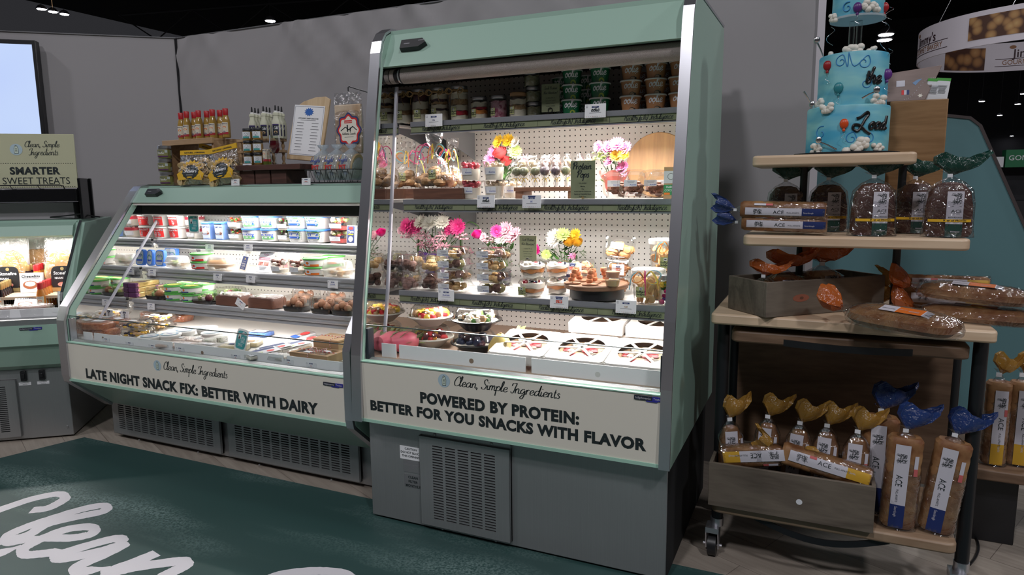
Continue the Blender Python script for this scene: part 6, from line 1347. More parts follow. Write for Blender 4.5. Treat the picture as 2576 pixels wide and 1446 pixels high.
stack(NUT, 1245, YT2, ZT2, 2, .0755, '{k} clear cup of yogurt with pale crumb topping', 'crumb yogurt cups', rz=.05); NUT((xat(1290, 2.66, 1.37), 2.66, ZT2+.001), 'crumb yogurt cup behind at the left of the pop rack', 'crumb yogurt cups')
# flowers
STEM = mat('stem_green', (.05, .13, .025), .6); PET = {k: mat('petal_'+k, c, .55) for k, c in dict(pink=(.70, .18, .40), magenta=(.55, .02, .16), white=(.80, .76, .66), yellow=(.80, .52, .02), coral=(.78, .10, .10), lime=(.48, .60, .18), hot=(.75, .02, .26), dusty=(.56, .26, .32), gold=(.82, .45, .03), pale=(.74, .40, .46)).items()}
def daisy(g, c, r, n=22, rings=3, mi=0, tilt=0, ax=0, flat=.35, seed=0):
    """many-petalled bloom facing up the local z axis, turned toward the viewer by tilt"""
    M0 = Matrix.Translation(c) @ Matrix.Rotation(ax, 4, 'Z') @ Matrix.Rotation(tilt, 4, 'X'); rd = random.Random(seed)
    for k in range(rings):
        rr = r*(1-.24*k); el = .15+flat*k
        for i in range(n-3*k):
            a = 2*PI*(i+.5*k)/(n-3*k)+rd.uniform(-.08, .08); e = el+rd.uniform(-.12, .12); w_ = rr*.16; d = Vector((math.cos(a)*math.cos(e), math.sin(a)*math.cos(e), math.sin(e))); s = Vector((-math.sin(a), math.cos(a), 0))
            p = [d*rr*.1-s*w_*.3, d*rr*.1+s*w_*.3, d*rr*.65+s*w_, d*rr+Vector((0, 0, rr*.08)), d*rr*.65-s*w_]; g.M = M0; g.add([tuple(v) for v in p], [(0, 1, 2, 3, 4)], mi)
    g.M = M0; g.ball((0, 0, r*.12), r*.2, r*.2, r*.12, 8, mi); g.M = Matrix.Identity(4)
def rose(g, c, r, mi=0, tilt=.7, ax=0, seed=0):
    M0 = Matrix.Translation(c) @ Matrix.Rotation(ax, 4, 'Z') @ Matrix.Rotation(tilt, 4, 'X'); g.M = M0
    for k in range(5):
        q = 1-.17*k
        for i in range(5):
            a0 = 2*PI*i/5+k*.7; P = []
            for u in range(5):
                a = a0-.75+1.5*u/4
                for v, rr, z in ((0, .35, -.5), (1, .85, .0), (2, .95+.1*math.sin(u*PI/4), .55+.18*k*.5)): P.append((r*q*rr*math.cos(a), r*q*rr*math.sin(a), r*z*(1+.05*k)))
            g.add(P, [(3*u+v, 3*u+v+1, 3*u+v+4, 3*u+v+3) for u in range(4) for v in range(2)], mi)
    g.M = Matrix.Identity(4)
def leafm(g, c, L, a, e, mi=0, w_=.35):
    d = Vector((math.cos(a)*math.cos(e), math.sin(a)*math.cos(e), math.sin(e))); s = d.cross(Vector((0, 0, 1))).normalized(); c = Vector(c); n = s.cross(d)
    P = [c, c+d*L*.35+s*L*w_*.5+n*L*.05, c+d*L*.75+s*L*w_*.35, c+d*L, c+d*L*.75-s*L*w_*.35, c+d*L*.35-s*L*w_*.5+n*L*.05]; g.add([tuple(p) for p in P], [(0, 1, 2, 3, 4, 5)], mi)
def bouquet(name, loc, label, blooms, vase=(.03, .05, (.02, .02, .02)), wrap=None, leaves=12, seed=0, sprays=0, lift=.06):
    """blooms: (kind, dx, dz, r, colour) seen from the front; each bloom is a part of its own"""
    o = root(name, loc, label, 'flowers', 'flower bouquets'); rd = random.Random(seed); r, h, vc = vase
    g = G(); g.lathe([(r*.8, 0), (r, h*.5), (r*.9, h), (r*.75, h)], 20); build('vase', g, mat('vase_%d' % seed, vc, .2), o)
    if wrap:
        g = G(); n = 24; R = []
        for z, k in ((h*.4, .9), (h*.8, 1.15), (h+.03, 1.9), (h+.05, 2.3)): R.append([(r*k*(1+.16*math.sin(5*a+z*60))*math.cos(a), r*k*.8*(1+.16*math.sin(5*a+z*60))*math.sin(a), z+.012*math.sin(4*a+1)*(k > 1)) for a in [2*PI*i/n for i in range(n)]])
        g.loft(R, False, False); build('paper_wrap', g, wrap, o)
    for i, (kd, dx, dz, rr, cl) in enumerate(blooms):
        y = -.012-.02*rd.random(); g = G()
        if kd == 'd': daisy(g, (dx, y, dz), rr, 22, 3, 0, 1.15+rd.uniform(-.3, .2), rd.uniform(-.5, .5), .35, i)
        elif kd == 'r': rose(g, (dx, y, dz), rr, 0, .55, rd.uniform(-.4, .4), i)
        elif kd == 'l': [daisy(g, (dx+rd.uniform(-1, 1)*rr*.5, y+rd.uniform(-.01, .01), dz+rd.uniform(-1, 1)*rr*.5), rr*.7, 6, 1, 0, 1.2+rd.uniform(-.5, .3), rd.uniform(-1, 1), .5, k) for k in range(3)]
        else: [g.ball((dx+rd.uniform(-1, 1)*rr, y+rd.uniform(-.01, .01), dz+rd.uniform(-.6, .6)*rr), rr*.22, None, rr*.16, 8, 0, .3, k) for k in range(22)]
        build({'d': 'bloom', 'r': 'rose', 'l': 'lily', 's': 'cluster'}[kd], g, PET[cl], o, smooth=60)
    g = G()
    for kd, dx, dz, rr, cl in blooms: g.tube([(0, 0, h*.6), (dx*.5, -.004, h+(dz-h)*.55), (dx, -.006, dz-rr*.1)], .0016, 5)
    zm = max(b[2] for b in blooms); xm = [b[1] for b in blooms]
    for i in range(leaves*2): a = rd.uniform(0, 2*PI); leafm(g, (rd.uniform(min(xm)*.7, max(xm)*.7), rd.uniform(-.02, .015), rd.uniform(h, zm*.88)), rd.uniform(.03, .05), a, rd.uniform(-.4, .9))
    for i in range(leaves): a = rd.uniform(0, 2*PI); leafm(g, (rd.uniform(-.03, .03), rd.uniform(-.02, .01), h+rd.uniform(.0, lift)), rd.uniform(.03, .055), a, rd.uniform(-.2, .8))
    for i in range(sprays):
        a = rd.uniform(-.6, 1.2); b = Vector((.04, 0, h+.08)); p = b+Vector((.05*math.cos(a), -.01, .05*math.sin(a)))
        for k in range(10): q = p+Vector((rd.uniform(-1, 1), rd.uniform(-.4, .4), rd.uniform(-1, 1)))*.018; g.tube([tuple(p), tuple(q)], .0006, 4)
    build('stems_and_leaves', g, STEM, o, smooth=60); return o
bouquet('flower_bouquet', (xat(1264, 2.80, 1.45), 2.80, ZT2), 'mixed bouquet with two coral roses and yellow daisies on the second shelf', [('d', -.05, .165, .036, 'pink'), ('d', -.03, .205, .034, 'pink'), ('d', -.005, .245, .034, 'yellow'), ('d', .035, .25, .034, 'yellow'), ('r', .005, .19, .034, 'coral'), ('r', .03, .155, .026, 'coral'), ('d', .07, .20, .034, 'lime'), ('l', .055, .215, .03, 'pale'), ('l', .10, .16, .034, 'dusty'), ('d', -.03, .125, .022, 'lime'), ('d', .075, .24, .03, 'white')], (.032, .08, (.012, .014, .012)), None, 22, 1, 6, .09)
bouquet('flower_bouquet', (xat(1540, 2.72, 1.43), 2.74, ZT2), 'pink daisy bouquet in coral paper left of the round wooden board', [('d', -.055, .205, .026, 'pink'), ('d', -.02, .20, .032, 'pink'), ('d', .02, .21, .036, 'pink'), ('d', .055, .195, .032, 'pink'), ('d', .015, .165, .030, 'gold'), ('d', .05, .17, .026, 'yellow'), ('d', -.01, .145, .03, 'pink'), ('d', .04, .12, .03, 'pink'), ('s', -.06, .165, .03, 'lime'), ('l', .045, .085, .024, 'pink')], (.026, .05, (.7, .68, .66)), mat('coral_paper', (.78, .20, .17), .6), 8, 2)
bouquet('flower_bouquet', (xat(962, 2.80, 1.45)+.16, 2.93, ZT2), 'small yellow and pink bouquet at the back by the mirror', [('d', -.02, .19, .03, 'yellow'), ('s', .0, .23, .03, 'pale'), ('r', -.04, .22, .024, 'pink'), ('d', .03, .13, .034, 'lime')], (.03, .06, (.012, .014, .012)), None, 20, 3)
# protein pop rack
x0, x1 = xat(1291, 2.52, 1.35), xat(1442, 2.52, 1.35)
o = root('pop_rack', ((x0+x1)/2, 2.575, ZT2), 'brown wooden rack holding wrapped protein pops', 'rack'); w_ = x1-x0
g = G(); g.box(-w_/2, w_/2+.05, -.05, .06, .030, .046); build('top_board', g, wood('rack_walnut', (.20, .09, .05), (.30, .15, .09), 'X', 7), o, bevel=.002)
for x in (-w_/2+.02, w_/2-.01): g = G(); g.box(x-.018, x+.018, -.04, .05, 0, .0297); build('foot_block', g, MATS['rack_walnut'], o, bevel=.002)
def popk(mt):
    def mk():
        o = root('protein_pop', (0, 0, 0), None, 'protein pop'); g = G(); g.ball((0, 0, .062), .0185, .0185, .0185, 16, 0, .05, 1); build('pop', g, mt, o)
        g = G(); g.tube([(0, 0, 0), (0, 0, .05)], .0018, 6); build('stick', g, WLID, o)
        g = G(); g.sq([(.006, .004, .0), (.013, .006, .012), (.006, .005, .030), (.020, .016, .05), (.0225, .021, .066), (.022, .012, .084), (.020, .003, .098)], 20, 2); build('wrapper', g, CRINKLE, o)
        g = G()
        for sd in (-1, 1): g.ribbon([(0, -.006, .032), (sd*.010, -.012, .036), (sd*.018, -.010, .026)], .003, (0, -1, .2)); g.ribbon([(0, -.006, .032), (sd*.006, -.010, .018)], .003, (0, -1, .2))
        build('yellow_tie', g, mat('tie_gold', (.62, .40, .04), .4), o); return o
    return Kind(mk)
POPS = [popk(mat('pop_'+n, c, .6, noise=(90, .15, c2))) for n, c, c2 in (('matcha', (.16, .17, .08), (.22, .23, .12)), ('ube', (.05, .03, .05), (.14, .09, .11)), ('oat', (.50, .36, .18), (.66, .52, .30)), ('cranberry', (.22, .10, .08), (.40, .24, .18)))]
for i, (px, kd) in enumerate(((1300, 0), (1318, 0), (1346, 0), (1370, 1), (1398, 1), (1424, 0))): POPS[kd]((xat(px, 2.545, 1.43), 2.545, ZT2+.0465), ['first', 'second', 'third', 'fourth', 'fifth', 'sixth'][i]+' wrapped protein pop from the left in the front row', 'wrapped protein pops', rz=.3*i)
for i, (px, kd) in enumerate(((1316, 2), (1342, 2), (1377, 3), (1403, 3), (1432, 2), (1462, 3), (1484, 2))): POPS[kd]((xat(px, 2.62, 1.47), 2.605, ZT2+.075), ['first', 'second', 'third', 'fourth', 'fifth', 'sixth', 'seventh'][i]+' wrapped protein pop from the left in the back row', 'wrapped protein pops', rz=.3*i, scale=1.02)
o = root('protein_pops_sign', (xat(1466, 2.475, 1.4), 2.475, ZT2), 'olive sign reading protein pops standing before the pop rack', 'sign')
W_, H_ = .096, .142
g = G(); g.box(-W_/2, W_/2, 0, .0015, 0, H_); build('card', g, OLIVE, o, smooth=0)
g = G(); fn = plane((0, -.0002, 0), (1, 0, 0), (0, 0, 1)); cscript(g, 'Protein', fn, .0135, 0, -.004, .110, .30); cscript(g, 'Pops', fn, .0135, 0, 0, .080, .30)
for i, s in enumerate(('5 FLAVORS', 'Matcha', 'Ube', 'Rolled Oats & Cranberries', 'Savory w/ Cannellini Beans', 'Pork Chop')): ctext(g, s, fn, .0066, 0, 0, .056-.0095*i-(.002 if i else 0), .01, .92)
disc(g, 0, .004, .006, fn, 1, 14); build('print', g, [INK, GOLD], o, smooth=0)
# round board
p = ony(1650, 500, 2.85); rB = .138
o = root('round_board', (xat(1652, 2.93, 1.5), 2.952, ZT2+.06), 'large round wooden board leaning against the white pegboard', 'board'); o.rotation_euler = (-.10, 0, 0)
g = G(); g.M = Matrix.Translation((0, 0, rB*.96)) @ Matrix.Rotation(PI/2, 4, 'X'); g.lathe([(rB-.003, -.010), (rB, -.006), (rB, .006), (rB-.003, .010)], 64); build('board', g, wood('acacia_round', (.20, .085, .03), (.58, .33, .15), 'Z', 4, .45, 7), o)
o.location.z = ZT2+.003
def snackclam(fm, fs=.016, n=16, seed=0):
    def mk():
        o = root('snack_clamshell', (0, 0, 0), None, 'clamshell'); M0 = Matrix.Translation((0, 0, .052)) @ Matrix.Rotation(PI/2, 4, 'X')
        g = G(); g.M = M0; g.sq([(.042, .040, -.040), (.050, .048, -.008), (.056, .054, -.006), (.056, .054, -.002)], 36, 4, cap1=False); build('base', g, CLEAR, o)
        g = G(); g.M = M0; g.sq([(.056, .054, -.002), (.056, .054, .001), (.048, .046, .003), (.046, .044, .010), (.042, .040, .012), (.036, .034, .010)], 36, 4, cap0=False); build('lid', g, CLEAR, o)
        g = G(); rd = random.Random(seed)
        for i in range(n): g.ball((rd.uniform(-.036, .036), rd.uniform(-.004, .034), .052+rd.uniform(-.036, .010)), fs, fs*.5, fs*.7, 10, 0, .35, i)
        build('filling', g, fm, o)
        fn = plane((-.006, -.0115, .052), (1, 0, 0), (0, 0, 1)); g = G(); g.quad(-.024, .024, -.012, .012, fn, 0); f2 = shift3(fn, .0004); lines(g, f2, .002, .007, .03, 3, .003, 1, .001); ctext(g, 'PLACON', f2, .0055, 2, .010, -.008, .03); build('label', g, [LABELW, GREYINK, MATS['blue_ink']], o, smooth=0); return o
    return Kind(mk)
JERKY = snackclam(mat('jerky_brown', (.10, .035, .02), .5, noise=(40, .2, (.22, .08, .04))))
for i, (px, y, rz, rx) in enumerate(((1548, 2.56, .2, -.2), (1590, 2.515, .12, -.16), (1640, 2.56, .0, -.22), (1664, 2.60, -.05, -.24))): JERKY((xat(px, y, 1.39), y, ZT2+.003), ['left', 'front middle', 'right', 'rear right'][i]+' clear clamshell of dark jerky standing on its edge', 'jerky clamshells', rot=(rx, 0, rz))
card('cocoa_pouch', .07, .115, (xat(1694, 2.53, 1.39), 2.53, ZT2), 'tan, white and green snack pouch by the tall case right post', lambda g, fn: (g.quad(-.035, .035, .055, .10, fn, 0), g.quad(-.035, .035, .012, .05, fn, 1), disc(g, -.01, .08, .012, shift3(fn, .0004), 4, 14), disc(g, -.01, .08, .0105, shift3(fn, .0007), 0, 14), ctext(g, 'DARK', shift3(fn, .0004), .010, 0, -.012, .038, .03), ctext(g, 'COCOA', shift3(fn, .0004), .010, 0, -.012, .026, .03), g.quad(-.033, -.012, .013, .021, shift3(fn, .0004), 3), disc(g, .016, .046, .015, shift3(fn, .0006), 2, 12, .02)), [LABELW, mat('forest_print', (.02, .18, .06), .5), GRAN, ORANGE, INK], rz=.15, tiltx=-.16, cat='pouch', th=.02).children[0].data.materials[0] = BROWNBOX
rail_tag(1222, 522, 2.442, 'booth tag with a black rounded wordmark on the second shelf rail', 'oolie', 1, .078, scr=True); rail_tag(1337, 523, 2.442, 'booth tag with a violet square logo on the second shelf rail', 'LK', 6, .078, new=True)

# ================================================================ tall case, third shelf
ZT3 = .9565; YT3 = 2.475
def cclam(w_, d_, h_, ms, n, lab, seed, s=.021):
    def lb(g):
        fn = plane((-.03, -d_*.475, h_*.50), (1, 0, 0), (0, -.05, 1)); g.quad(-.026, .026, -.013, .013, fn, 0); f2 = shift3(fn, .0004); lines(g, f2, .004, .008, .03, 3, .0032, 1, .001); ctext(g, 'PLACON', f2, .0058, 2, .012, -.009, .03)
    return clam('cookie_clamshell', w_, d_, h_, lambda g: heap(g, n, w_*.33, d_*.33, .014, h_*.62, s, range(len(ms)), seed, .1), ms, lab=lb if lab else None, e=5)
CKm = [COOKIE, CHOC, mat('oat_pink', (.36, .22, .19), .8, noise=(70, .15, (.22, .12, .10)), bump=.4), mat('matcha_ball', (.22, .20, .08), .8, noise=(60, .15, (.34, .30, .14)), bump=.4), mat('butter_cookie', (.66, .46, .22), .75, noise=(60, .1, (.50, .30, .12)), bump=.4)]
DC = [cclam(.098, .098, .070, (CKm[a], CKm[b]), 7, False, sd) for a, b, sd in ((0, 4, 1), (1, 1, 2), (2, 1, 3), (4, 4, 4), (3, 3, 5), (2, 2, 6))]
for i, (px, y, a, b) in enumerate(((1030, YT3, 5, 2), (1082, YT3, 1, 3), (1004, 2.49, 4, 1), (1040, 2.60, 3, 0), (1100, 2.60, 2, 4))):
    X = xat(px, y, 1.02)
    for k, q in enumerate((a, b)): DC[q]((X+.002*k, y, ZT3+.001+.0705*k), ['lower', 'upper'][k]+' domed clamshell of cookie balls, '+['second front stack', 'third front stack', 'stack against the mirror', 'rear left stack', 'rear right stack'][i], 'domed cookie clamshells', rz=.04)
FC = [cclam(.148, .112, .0455, (CKm[a], CKm[b]), 12, True, sd, .017) for a, b, sd in ((4, 0, 11), (2, 0, 12), (3, 1, 13), (1, 4, 14))]
for c, px in enumerate((1148, 1246)):
    X = xat(px, YT3-.01, 1.03)
    for k in range(4): FC[(k+2*c) % 4]((X+random.uniform(-.002, .002), YT3-.012, ZT3+.001+.0462*k), ['bottom', 'second', 'third', 'top'][k]+' labelled cookie clamshell in the '+['left', 'right'][c]+' stack of four', 'labelled cookie clamshells', rz=.02)
PPAP = mat('purple_paper', (.20, .08, .42), .6)
for px, y, lb, bl, wr, sd in ((1018, 2.80, 'mixed pink and white bouquet at the mirror end of the third shelf', [('d', -.03, .20, .042, 'dusty'), ('d', .02, .205, .044, 'magenta'), ('d', .0, .165, .036, 'white'), ('l', .045, .17, .034, 'dusty'), ('r', .07, .165, .024, 'hot')], PPAP, 21),
        (1100, 2.76, 'large bouquet of white chrysanthemums and magenta daisies in purple paper', [('d', -.045, .265, .038, 'magenta'), ('d', -.005, .265, .044, 'white'), ('d', .045, .27, .042, 'white'), ('d', .085, .245, .042, 'magenta'), ('d', .125, .25, .042, 'magenta'), ('l', -.07, .235, .036, 'pale'), ('l', -.02, .20, .04, 'dusty'), ('l', .045, .21, .042, 'pale'), ('l', .045, .165, .036, 'dusty'), ('s', .135, .215, .036, 'pale'), ('l', -.015, .165, .034, 'dusty')], PPAP, 22),
        (1268, 2.72, 'bouquet of pink asters behind the right cookie stack', [('d', -.02, .235, .032, 'magenta'), ('d', .015, .24, .042, 'dusty'), ('d', .06, .22, .042, 'dusty'), ('d', .0, .205, .036, 'white'), ('d', .035, .205, .032, 'pale'), ('s', -.06, .20, .028, 'pale'), ('r', -.12, .215, .024, 'hot'), ('d', -.085, .21, .022, 'pale')], None, 23),
        (1420, 2.80, 'bouquet of white, lime and yellow flowers on the third shelf', [('d', -.035, .205, .045, 'white'), ('d', .005, .22, .036, 'lime'), ('d', .055, .215, .036, 'yellow'), ('r', .030, .185, .026, 'gold'), ('r', .07, .185, .024, 'gold'), ('d', -.12, .15, .030, 'hot'), ('d', -.155, .145, .030, 'hot'), ('l', .045, .135, .024, 'pink'), ('d', -.08, .13, .026, 'lime')], None, 24)):
    bouquet('flower_bouquet', (xat(px, y, 1.1), y, ZT3), lb, bl, (.032, .07, (.014, .012, .03)), wr, 24, sd, 3 if sd == 24 else 0, .11)
o = root('rosebud_stem', (xat(1190, 2.80, 1.2), 2.80, ZT3), 'single arching stem with a drooping pink bud above the cookie stacks', 'flower')
g = G(); g.tube(smooth_pts([(-.06, 0, .12), (-.055, 0, .23), (-.02, 0, .268), (.02, 0, .255), (.035, 0, .235)], 6), .0022, 6); g.tube(smooth_pts([(-.065, 0, .0), (-.068, 0, .2), (-.07, 0, .30)], 6), [.004]*11+[.002]*2, 6); build('stem', g, STEM, o); g = G(); g.ball((.037, -.004, .222), .011, .010, .018, 12, 0, .1); build('bud', g, PET['pale'], o)
o.location.z = ZT3
seekcard((xat(1340, 2.60, 1.15), 2.60, ZT3+.112), 'olive seek protein card rising behind the parfait cups').location.y = 2.55
def parf(layers, seed, tagged):
    def mk():
        o = root('parfait_cup', (0, 0, 0), None, 'cup'); g = G(); g.lathe([(.030, 0), (.040, .012), (.048, .038), (.050, .044), (.054, .046), (.054, .049)], 32, cap1=False); build('cup', g, CLEAR, o)
        g = G(); g.lathe([(.054, .049), (.050, .052), (.047, .060), (.035, .064), (.02, .065)], 32, cap0=False); build('lid', g, CLEAR, o)
        g = G()
        for i, (a, b, mi) in enumerate(layers): wavy(g, .029+.018*min(1, (a+b)/2/.044)**.7, a, b, mi, .005, seed+i)
        heap(g, 10, .034, .034, .046, .052, .009, (3, 4, 0), seed); build('layers', g, [CREAMY if 0 else CREAMF, PEACH, GRAN, BERRY, MATS['blueberry']], o)
        if tagged: g = G(); gtag(g, plane((-.022, -.047, .006), (1, .1, 0), (0, -.2, 1)), 1.0); build('hang_tag', g, GTM, o, smooth=0)
        return o
    return Kind(mk)
PF = [parf([(.002, .022, 0), (.022, .036, 1), (.034, .046, 0)], 3, False), parf([(.002, .018, 0), (.016, .032, 1), (.030, .046, 0)], 5, True)]
for c, (px, y, s) in enumerate(((1340, 2.465, 1.08), (1402, 2.57, 1.0))):
    for k in (0, 1): PF[1 if k == 0 and c == 0 else 0]((xat(px, y, 1.02), y, ZT3+.001+.0675*s*k), ['lower', 'upper'][k]+' clear parfait cup with peach layer, '+['front stack', 'rear stack'][c], 'peach parfait cups', scale=s)
# sausage round
xc = xat(1500, 2.505, 1.0)
o = root('cake_stand', (xc, 2.515, ZT3), 'black drum under the round wooden serving board', 'stand'); g = G(); g.lathe([(.10, 0), (.105, .003), (.105, .036), (.10, .038)], 40); build('drum', g, BLACK, o)
o = root('serving_board', (xc-.005, 2.515, ZT3+.0385), 'round wooden serving board with sausage skewers and sauce cups', 'board'); g = G(); g.lathe([(.118, 0), (.123, .003), (.123, .016), (.120, .019)], 56); build('board', g, wood('walnut_round', (.12, .055, .03), (.26, .14, .08), 'X', 6), o)
ZB = ZT3+.0582; SAUS = mat('sausage_red', (.46, .13, .055), .45, noise=(70, .12, (.62, .25, .12)))
def kebab():
    o = root('sausage_skewer', (0, 0, 0), None, 'skewer'); g = G()
    for k in range(3): g.M = Matrix.Translation((.004*k-.002, .003*k, .009+.0155*k)) @ Matrix.Rotation(.15*(k-1), 4, 'Y'); g.lathe([(.011, 0), (.0125, .003), (.0125, .012), (.011, .015)], 18)
    g.M = Matrix.Identity(4); build('sausage', g, SAUS, o); g = G(); g.tube([(0, 0, .004), (.010, .006, .075)], .001, 5); build('pick', g, PALEG, o)
    g = G(); g.sq([(.032, .026, 0, 2), (.034, .028, .004, 2), (.031, .025, .003, 2)], 22); build('leaf_plate', g, mat('palm_plate', (.22, .10, .05), .6), o); return o
KB = Kind(kebab)
for i, (px, y) in enumerate(((1440, 2.45), (1485, 2.435), (1495, 2.50), (1456, 2.52), (1522, 2.55))): KB((xat(px, y, 1.04), y, ZB), ['left front', 'front', 'tall middle', 'rear left', 'rear right'][i]+' sausage skewer on its little leaf plate', 'sausage skewers', rz=.9*i)
SC = cup('sauce_cup', 'cup', .024, .030, .032, 2, [(.001, .022, 0)], (mat('dip_pink', (.52, .26, .17), .4), CREAMF), label=False); SC2 = cup('sauce_cup', 'cup', .024, .030, .032, 2, [(.001, .022, 0)], (mat('dip_tan', (.52, .38, .20), .4), CREAMF), label=False)
X = xat(1541, 2.44, 1.03); SC2((X, 2.44, ZB), 'lower sauce cup of tan dip on the serving board', 'sauce cups'); SC((X, 2.44, ZB+.0325), 'upper sauce cup of pink dip on the serving board', 'sauce cups')
SNK = [clam('deli_container', .112, .10, .062, lambda g, m=m: heap(g, 18, .036, .032, .012, .042, .016, (0,), 5, .3), (m,), e=4) for m in (mat('ham_cubes', (.62, .32, .20), .5), mat('pretzel_brown', (.36, .14, .05), .5))]
SNK[0]((xat(1462, 2.66, 1.06), 2.68, ZT3+.064), 'upper deli container of pink ham cubes behind the skewers', 'deli containers'); SNK[0]((xat(1462, 2.66, 1.0), 2.68, ZT3+.001), 'lower deli container of ham cubes behind the skewers', 'deli containers')
SNK[1]((xat(1556, 2.64, 1.06), 2.66, ZT3+.064), 'upper deli container of brown pretzel bites', 'deli containers'); SNK[1]((xat(1556, 2.64, 1.0), 2.66, ZT3+.001), 'lower deli container of brown pretzel bites', 'deli containers')
PZ = snackclam(mat('pretzel_gold', (.58, .25, .09), .55, noise=(30, .2, (.72, .42, .18))), .02, 12, 4); PZ((xat(1553, 2.66, 1.12), 2.645, ZT3+.130), 'clear clamshell of golden pretzel rounds propped on the deli containers', rot=(-.35, .12, .0), scale=1.12)
def chip_tub():
    o = root('chip_tub', (0, 0, 0), None, 'tub'); h = .125
    g = G(); g.sq([(.048, .048, 0), (.056, .056, h*.88)], 32, 2.6, cap1=False); build('tub', g, CLEAR, o); g = G(); g.sq([(.058, .058, h*.84), (.060, .060, h*.86), (.060, .060, h*.97), (.056, .056, h), (.05, .05, h*.99)], 36, 2.6, cap0=False); build('lid', g, FROST, o)
    g = G(); rd = random.Random(3)
    for i in range(34): g.M = Matrix.Translation((rd.uniform(-.034, .034), rd.uniform(-.034, .034), rd.uniform(.012, .095))) @ Matrix.Rotation(rd.uniform(0, 3), 4, 'X') @ Matrix.Rotation(rd.uniform(0, 3), 4, 'Y'); g.lathe([(.017, 0), (.020, .002), (.016, .005)], 10)
    g.M = Matrix.Identity(4); build('chips', g, mat('pita_chip', (.62, .34, .14), .7, noise=(30, .2, (.74, .50, .26))), o); g = G(); gtag(g, plane((-.012, -.0555, .025), (1, .0, 0), (0, -.08, 1)), 1.25); build('hang_tag', g, GTM, o, smooth=0); ribbonbow(o, .095, 2, .95, -.058); return o
CT = Kind(chip_tub); CT((xat(1630, 2.465, 1.03), 2.465, ZT3+.001), 'front lower tub of pita chips tied with curling ribbon', 'ribboned chip tubs', scale=1.0); CT((xat(1672, 2.60, 1.15), 2.62, ZT3+.09), 'upper tub of golden crisps tied with ribbon at the back right', 'ribboned chip tubs', rz=.4, scale=1.08)
o = root('wood_riser', (xat(1672, 2.60, 1.0), 2.62, ZT3), 'white block lifting the rear chip tub', 'riser'); g = G(); g.box(-.06, .06, -.06, .06, 0, .0885); build('block', g, WLID, o, bevel=.002)
o = root('flower_jar', (xat(1683, 2.45, 1.0), 2.445, ZT3), 'silver-lidded jar of purple and yellow petals by the right post', 'jar'); g = G(); g.lathe([(.03, 0), (.034, .004), (.034, .085), (.03, .092)], 26); build('glass_jar', g, GLASSJ, o); g = G(); g.lathe([(.032, .092), (.033, .108), (.031, .11)], 26); build('lid', g, SILVER, o); g = G(); heap(g, 30, .024, .024, .008, .08, .010, (0, 1, 2, 3), 3, .4); build('petals', g, [PPAP, PET['yellow'], PET['magenta'], LEAF], o)
rail_tag(1122, 757, 2.388, 'booth tag with a blue name below the left cookie stacks', 'PLACON', 6, .074); rail_tag(1406, 775, 2.388, 'booth tag with a red square logo on the third shelf rail', 'U', 4, .074, red=True, new=True); rail_tag(1574, 788, 2.388, 'booth tag with a tan emblem on the third shelf rail', 'Cali', 5, .076)
price_tag(1440, 690, .075, 2.60, 'booth tag with red logo standing among the deli containers', 'U', 4, red=True, new=True, stand=None); price_tag(1554, 692, .05, 2.585, 'narrow turned booth tag with red logo beside the sauce cups', 'U', 4, red=True, stand=None, aspect=.85)

# ================================================================ tall case, deck
ZD = .7005
def bowl(base, ms, n, seed, s=.016, flat=False):
    def mk():
        o = root('salad_bowl', (0, 0, 0), None, 'bowl'); g = G(); g.lathe([(.045, 0), (.05, .004), (.075, .026), (.096, .040), (.101, .041), (.101, .045), (.094, .046)], 40, cap1=False); build('bowl', g, base, o)
        g = G(); g.lathe([(.099, .045), (.092, .049), (.082, .078), (.07, .090), (.05, .092), (.04, .0895)], 40, cap0=False); build('domed_lid', g, CLEAR, o)
        g = G(); g.lathe([(.055, .010), (.085, .038)], 30, mi=0); heap(g, n, .068, .068, .040, .060, s, range(1, len(ms)), seed, .25); build('filling', g, list(ms), o); return o
    return Kind(mk)
WB = mat('white_bowl', (.74, .72, .66), .35); CANT = mat('cantaloupe', (.80, .36, .05), .4); PINE_ = mat('pineapple', (.82, .60, .06), .4); STRAW = mat('strawberry', (.62, .03, .04), .35)
B1 = bowl(WB, (CREAMF, PINE_, PINE_, STRAW, TAN), 46, 4); B2 = bowl(WB, (CREAMF, CANT, STRAW, MATS['plum_food'], PINE_), 40, 7); B3 = bowl(BLACKTRAY, (CREAMF, CREAMF, BLACKTRAY, LEAF, TAN), 36, 8); B4 = bowl(BLACKTRAY, (CREAMF, MATS['blueberry'], MATS['blueberry'], DKBERRY), 44, 9)
X = xat(1078, 2.48, .8); B2((X, 2.50, ZD+.001), 'lower white bowl of mixed fruit on the deck', 'domed fruit bowls', scale=.98); B1((X-.002, 2.50, ZD+.094), 'upper white bowl of pineapple and strawberry', 'domed fruit bowls', scale=.98)
X = xat(1197, 2.46, .8); B4((X-.01, 2.47, ZD+.001), 'lower black bowl of dark berries on the deck', 'domed black bowls', scale=1.02); B3((X, 2.47, ZD+.097), 'upper black bowl under a shiny domed lid', 'domed black bowls', scale=1.05)
DRG = mat('dragonfruit_pink', (.58, .07, .14), .45, noise=(12, .2, (.70, .20, .22)))
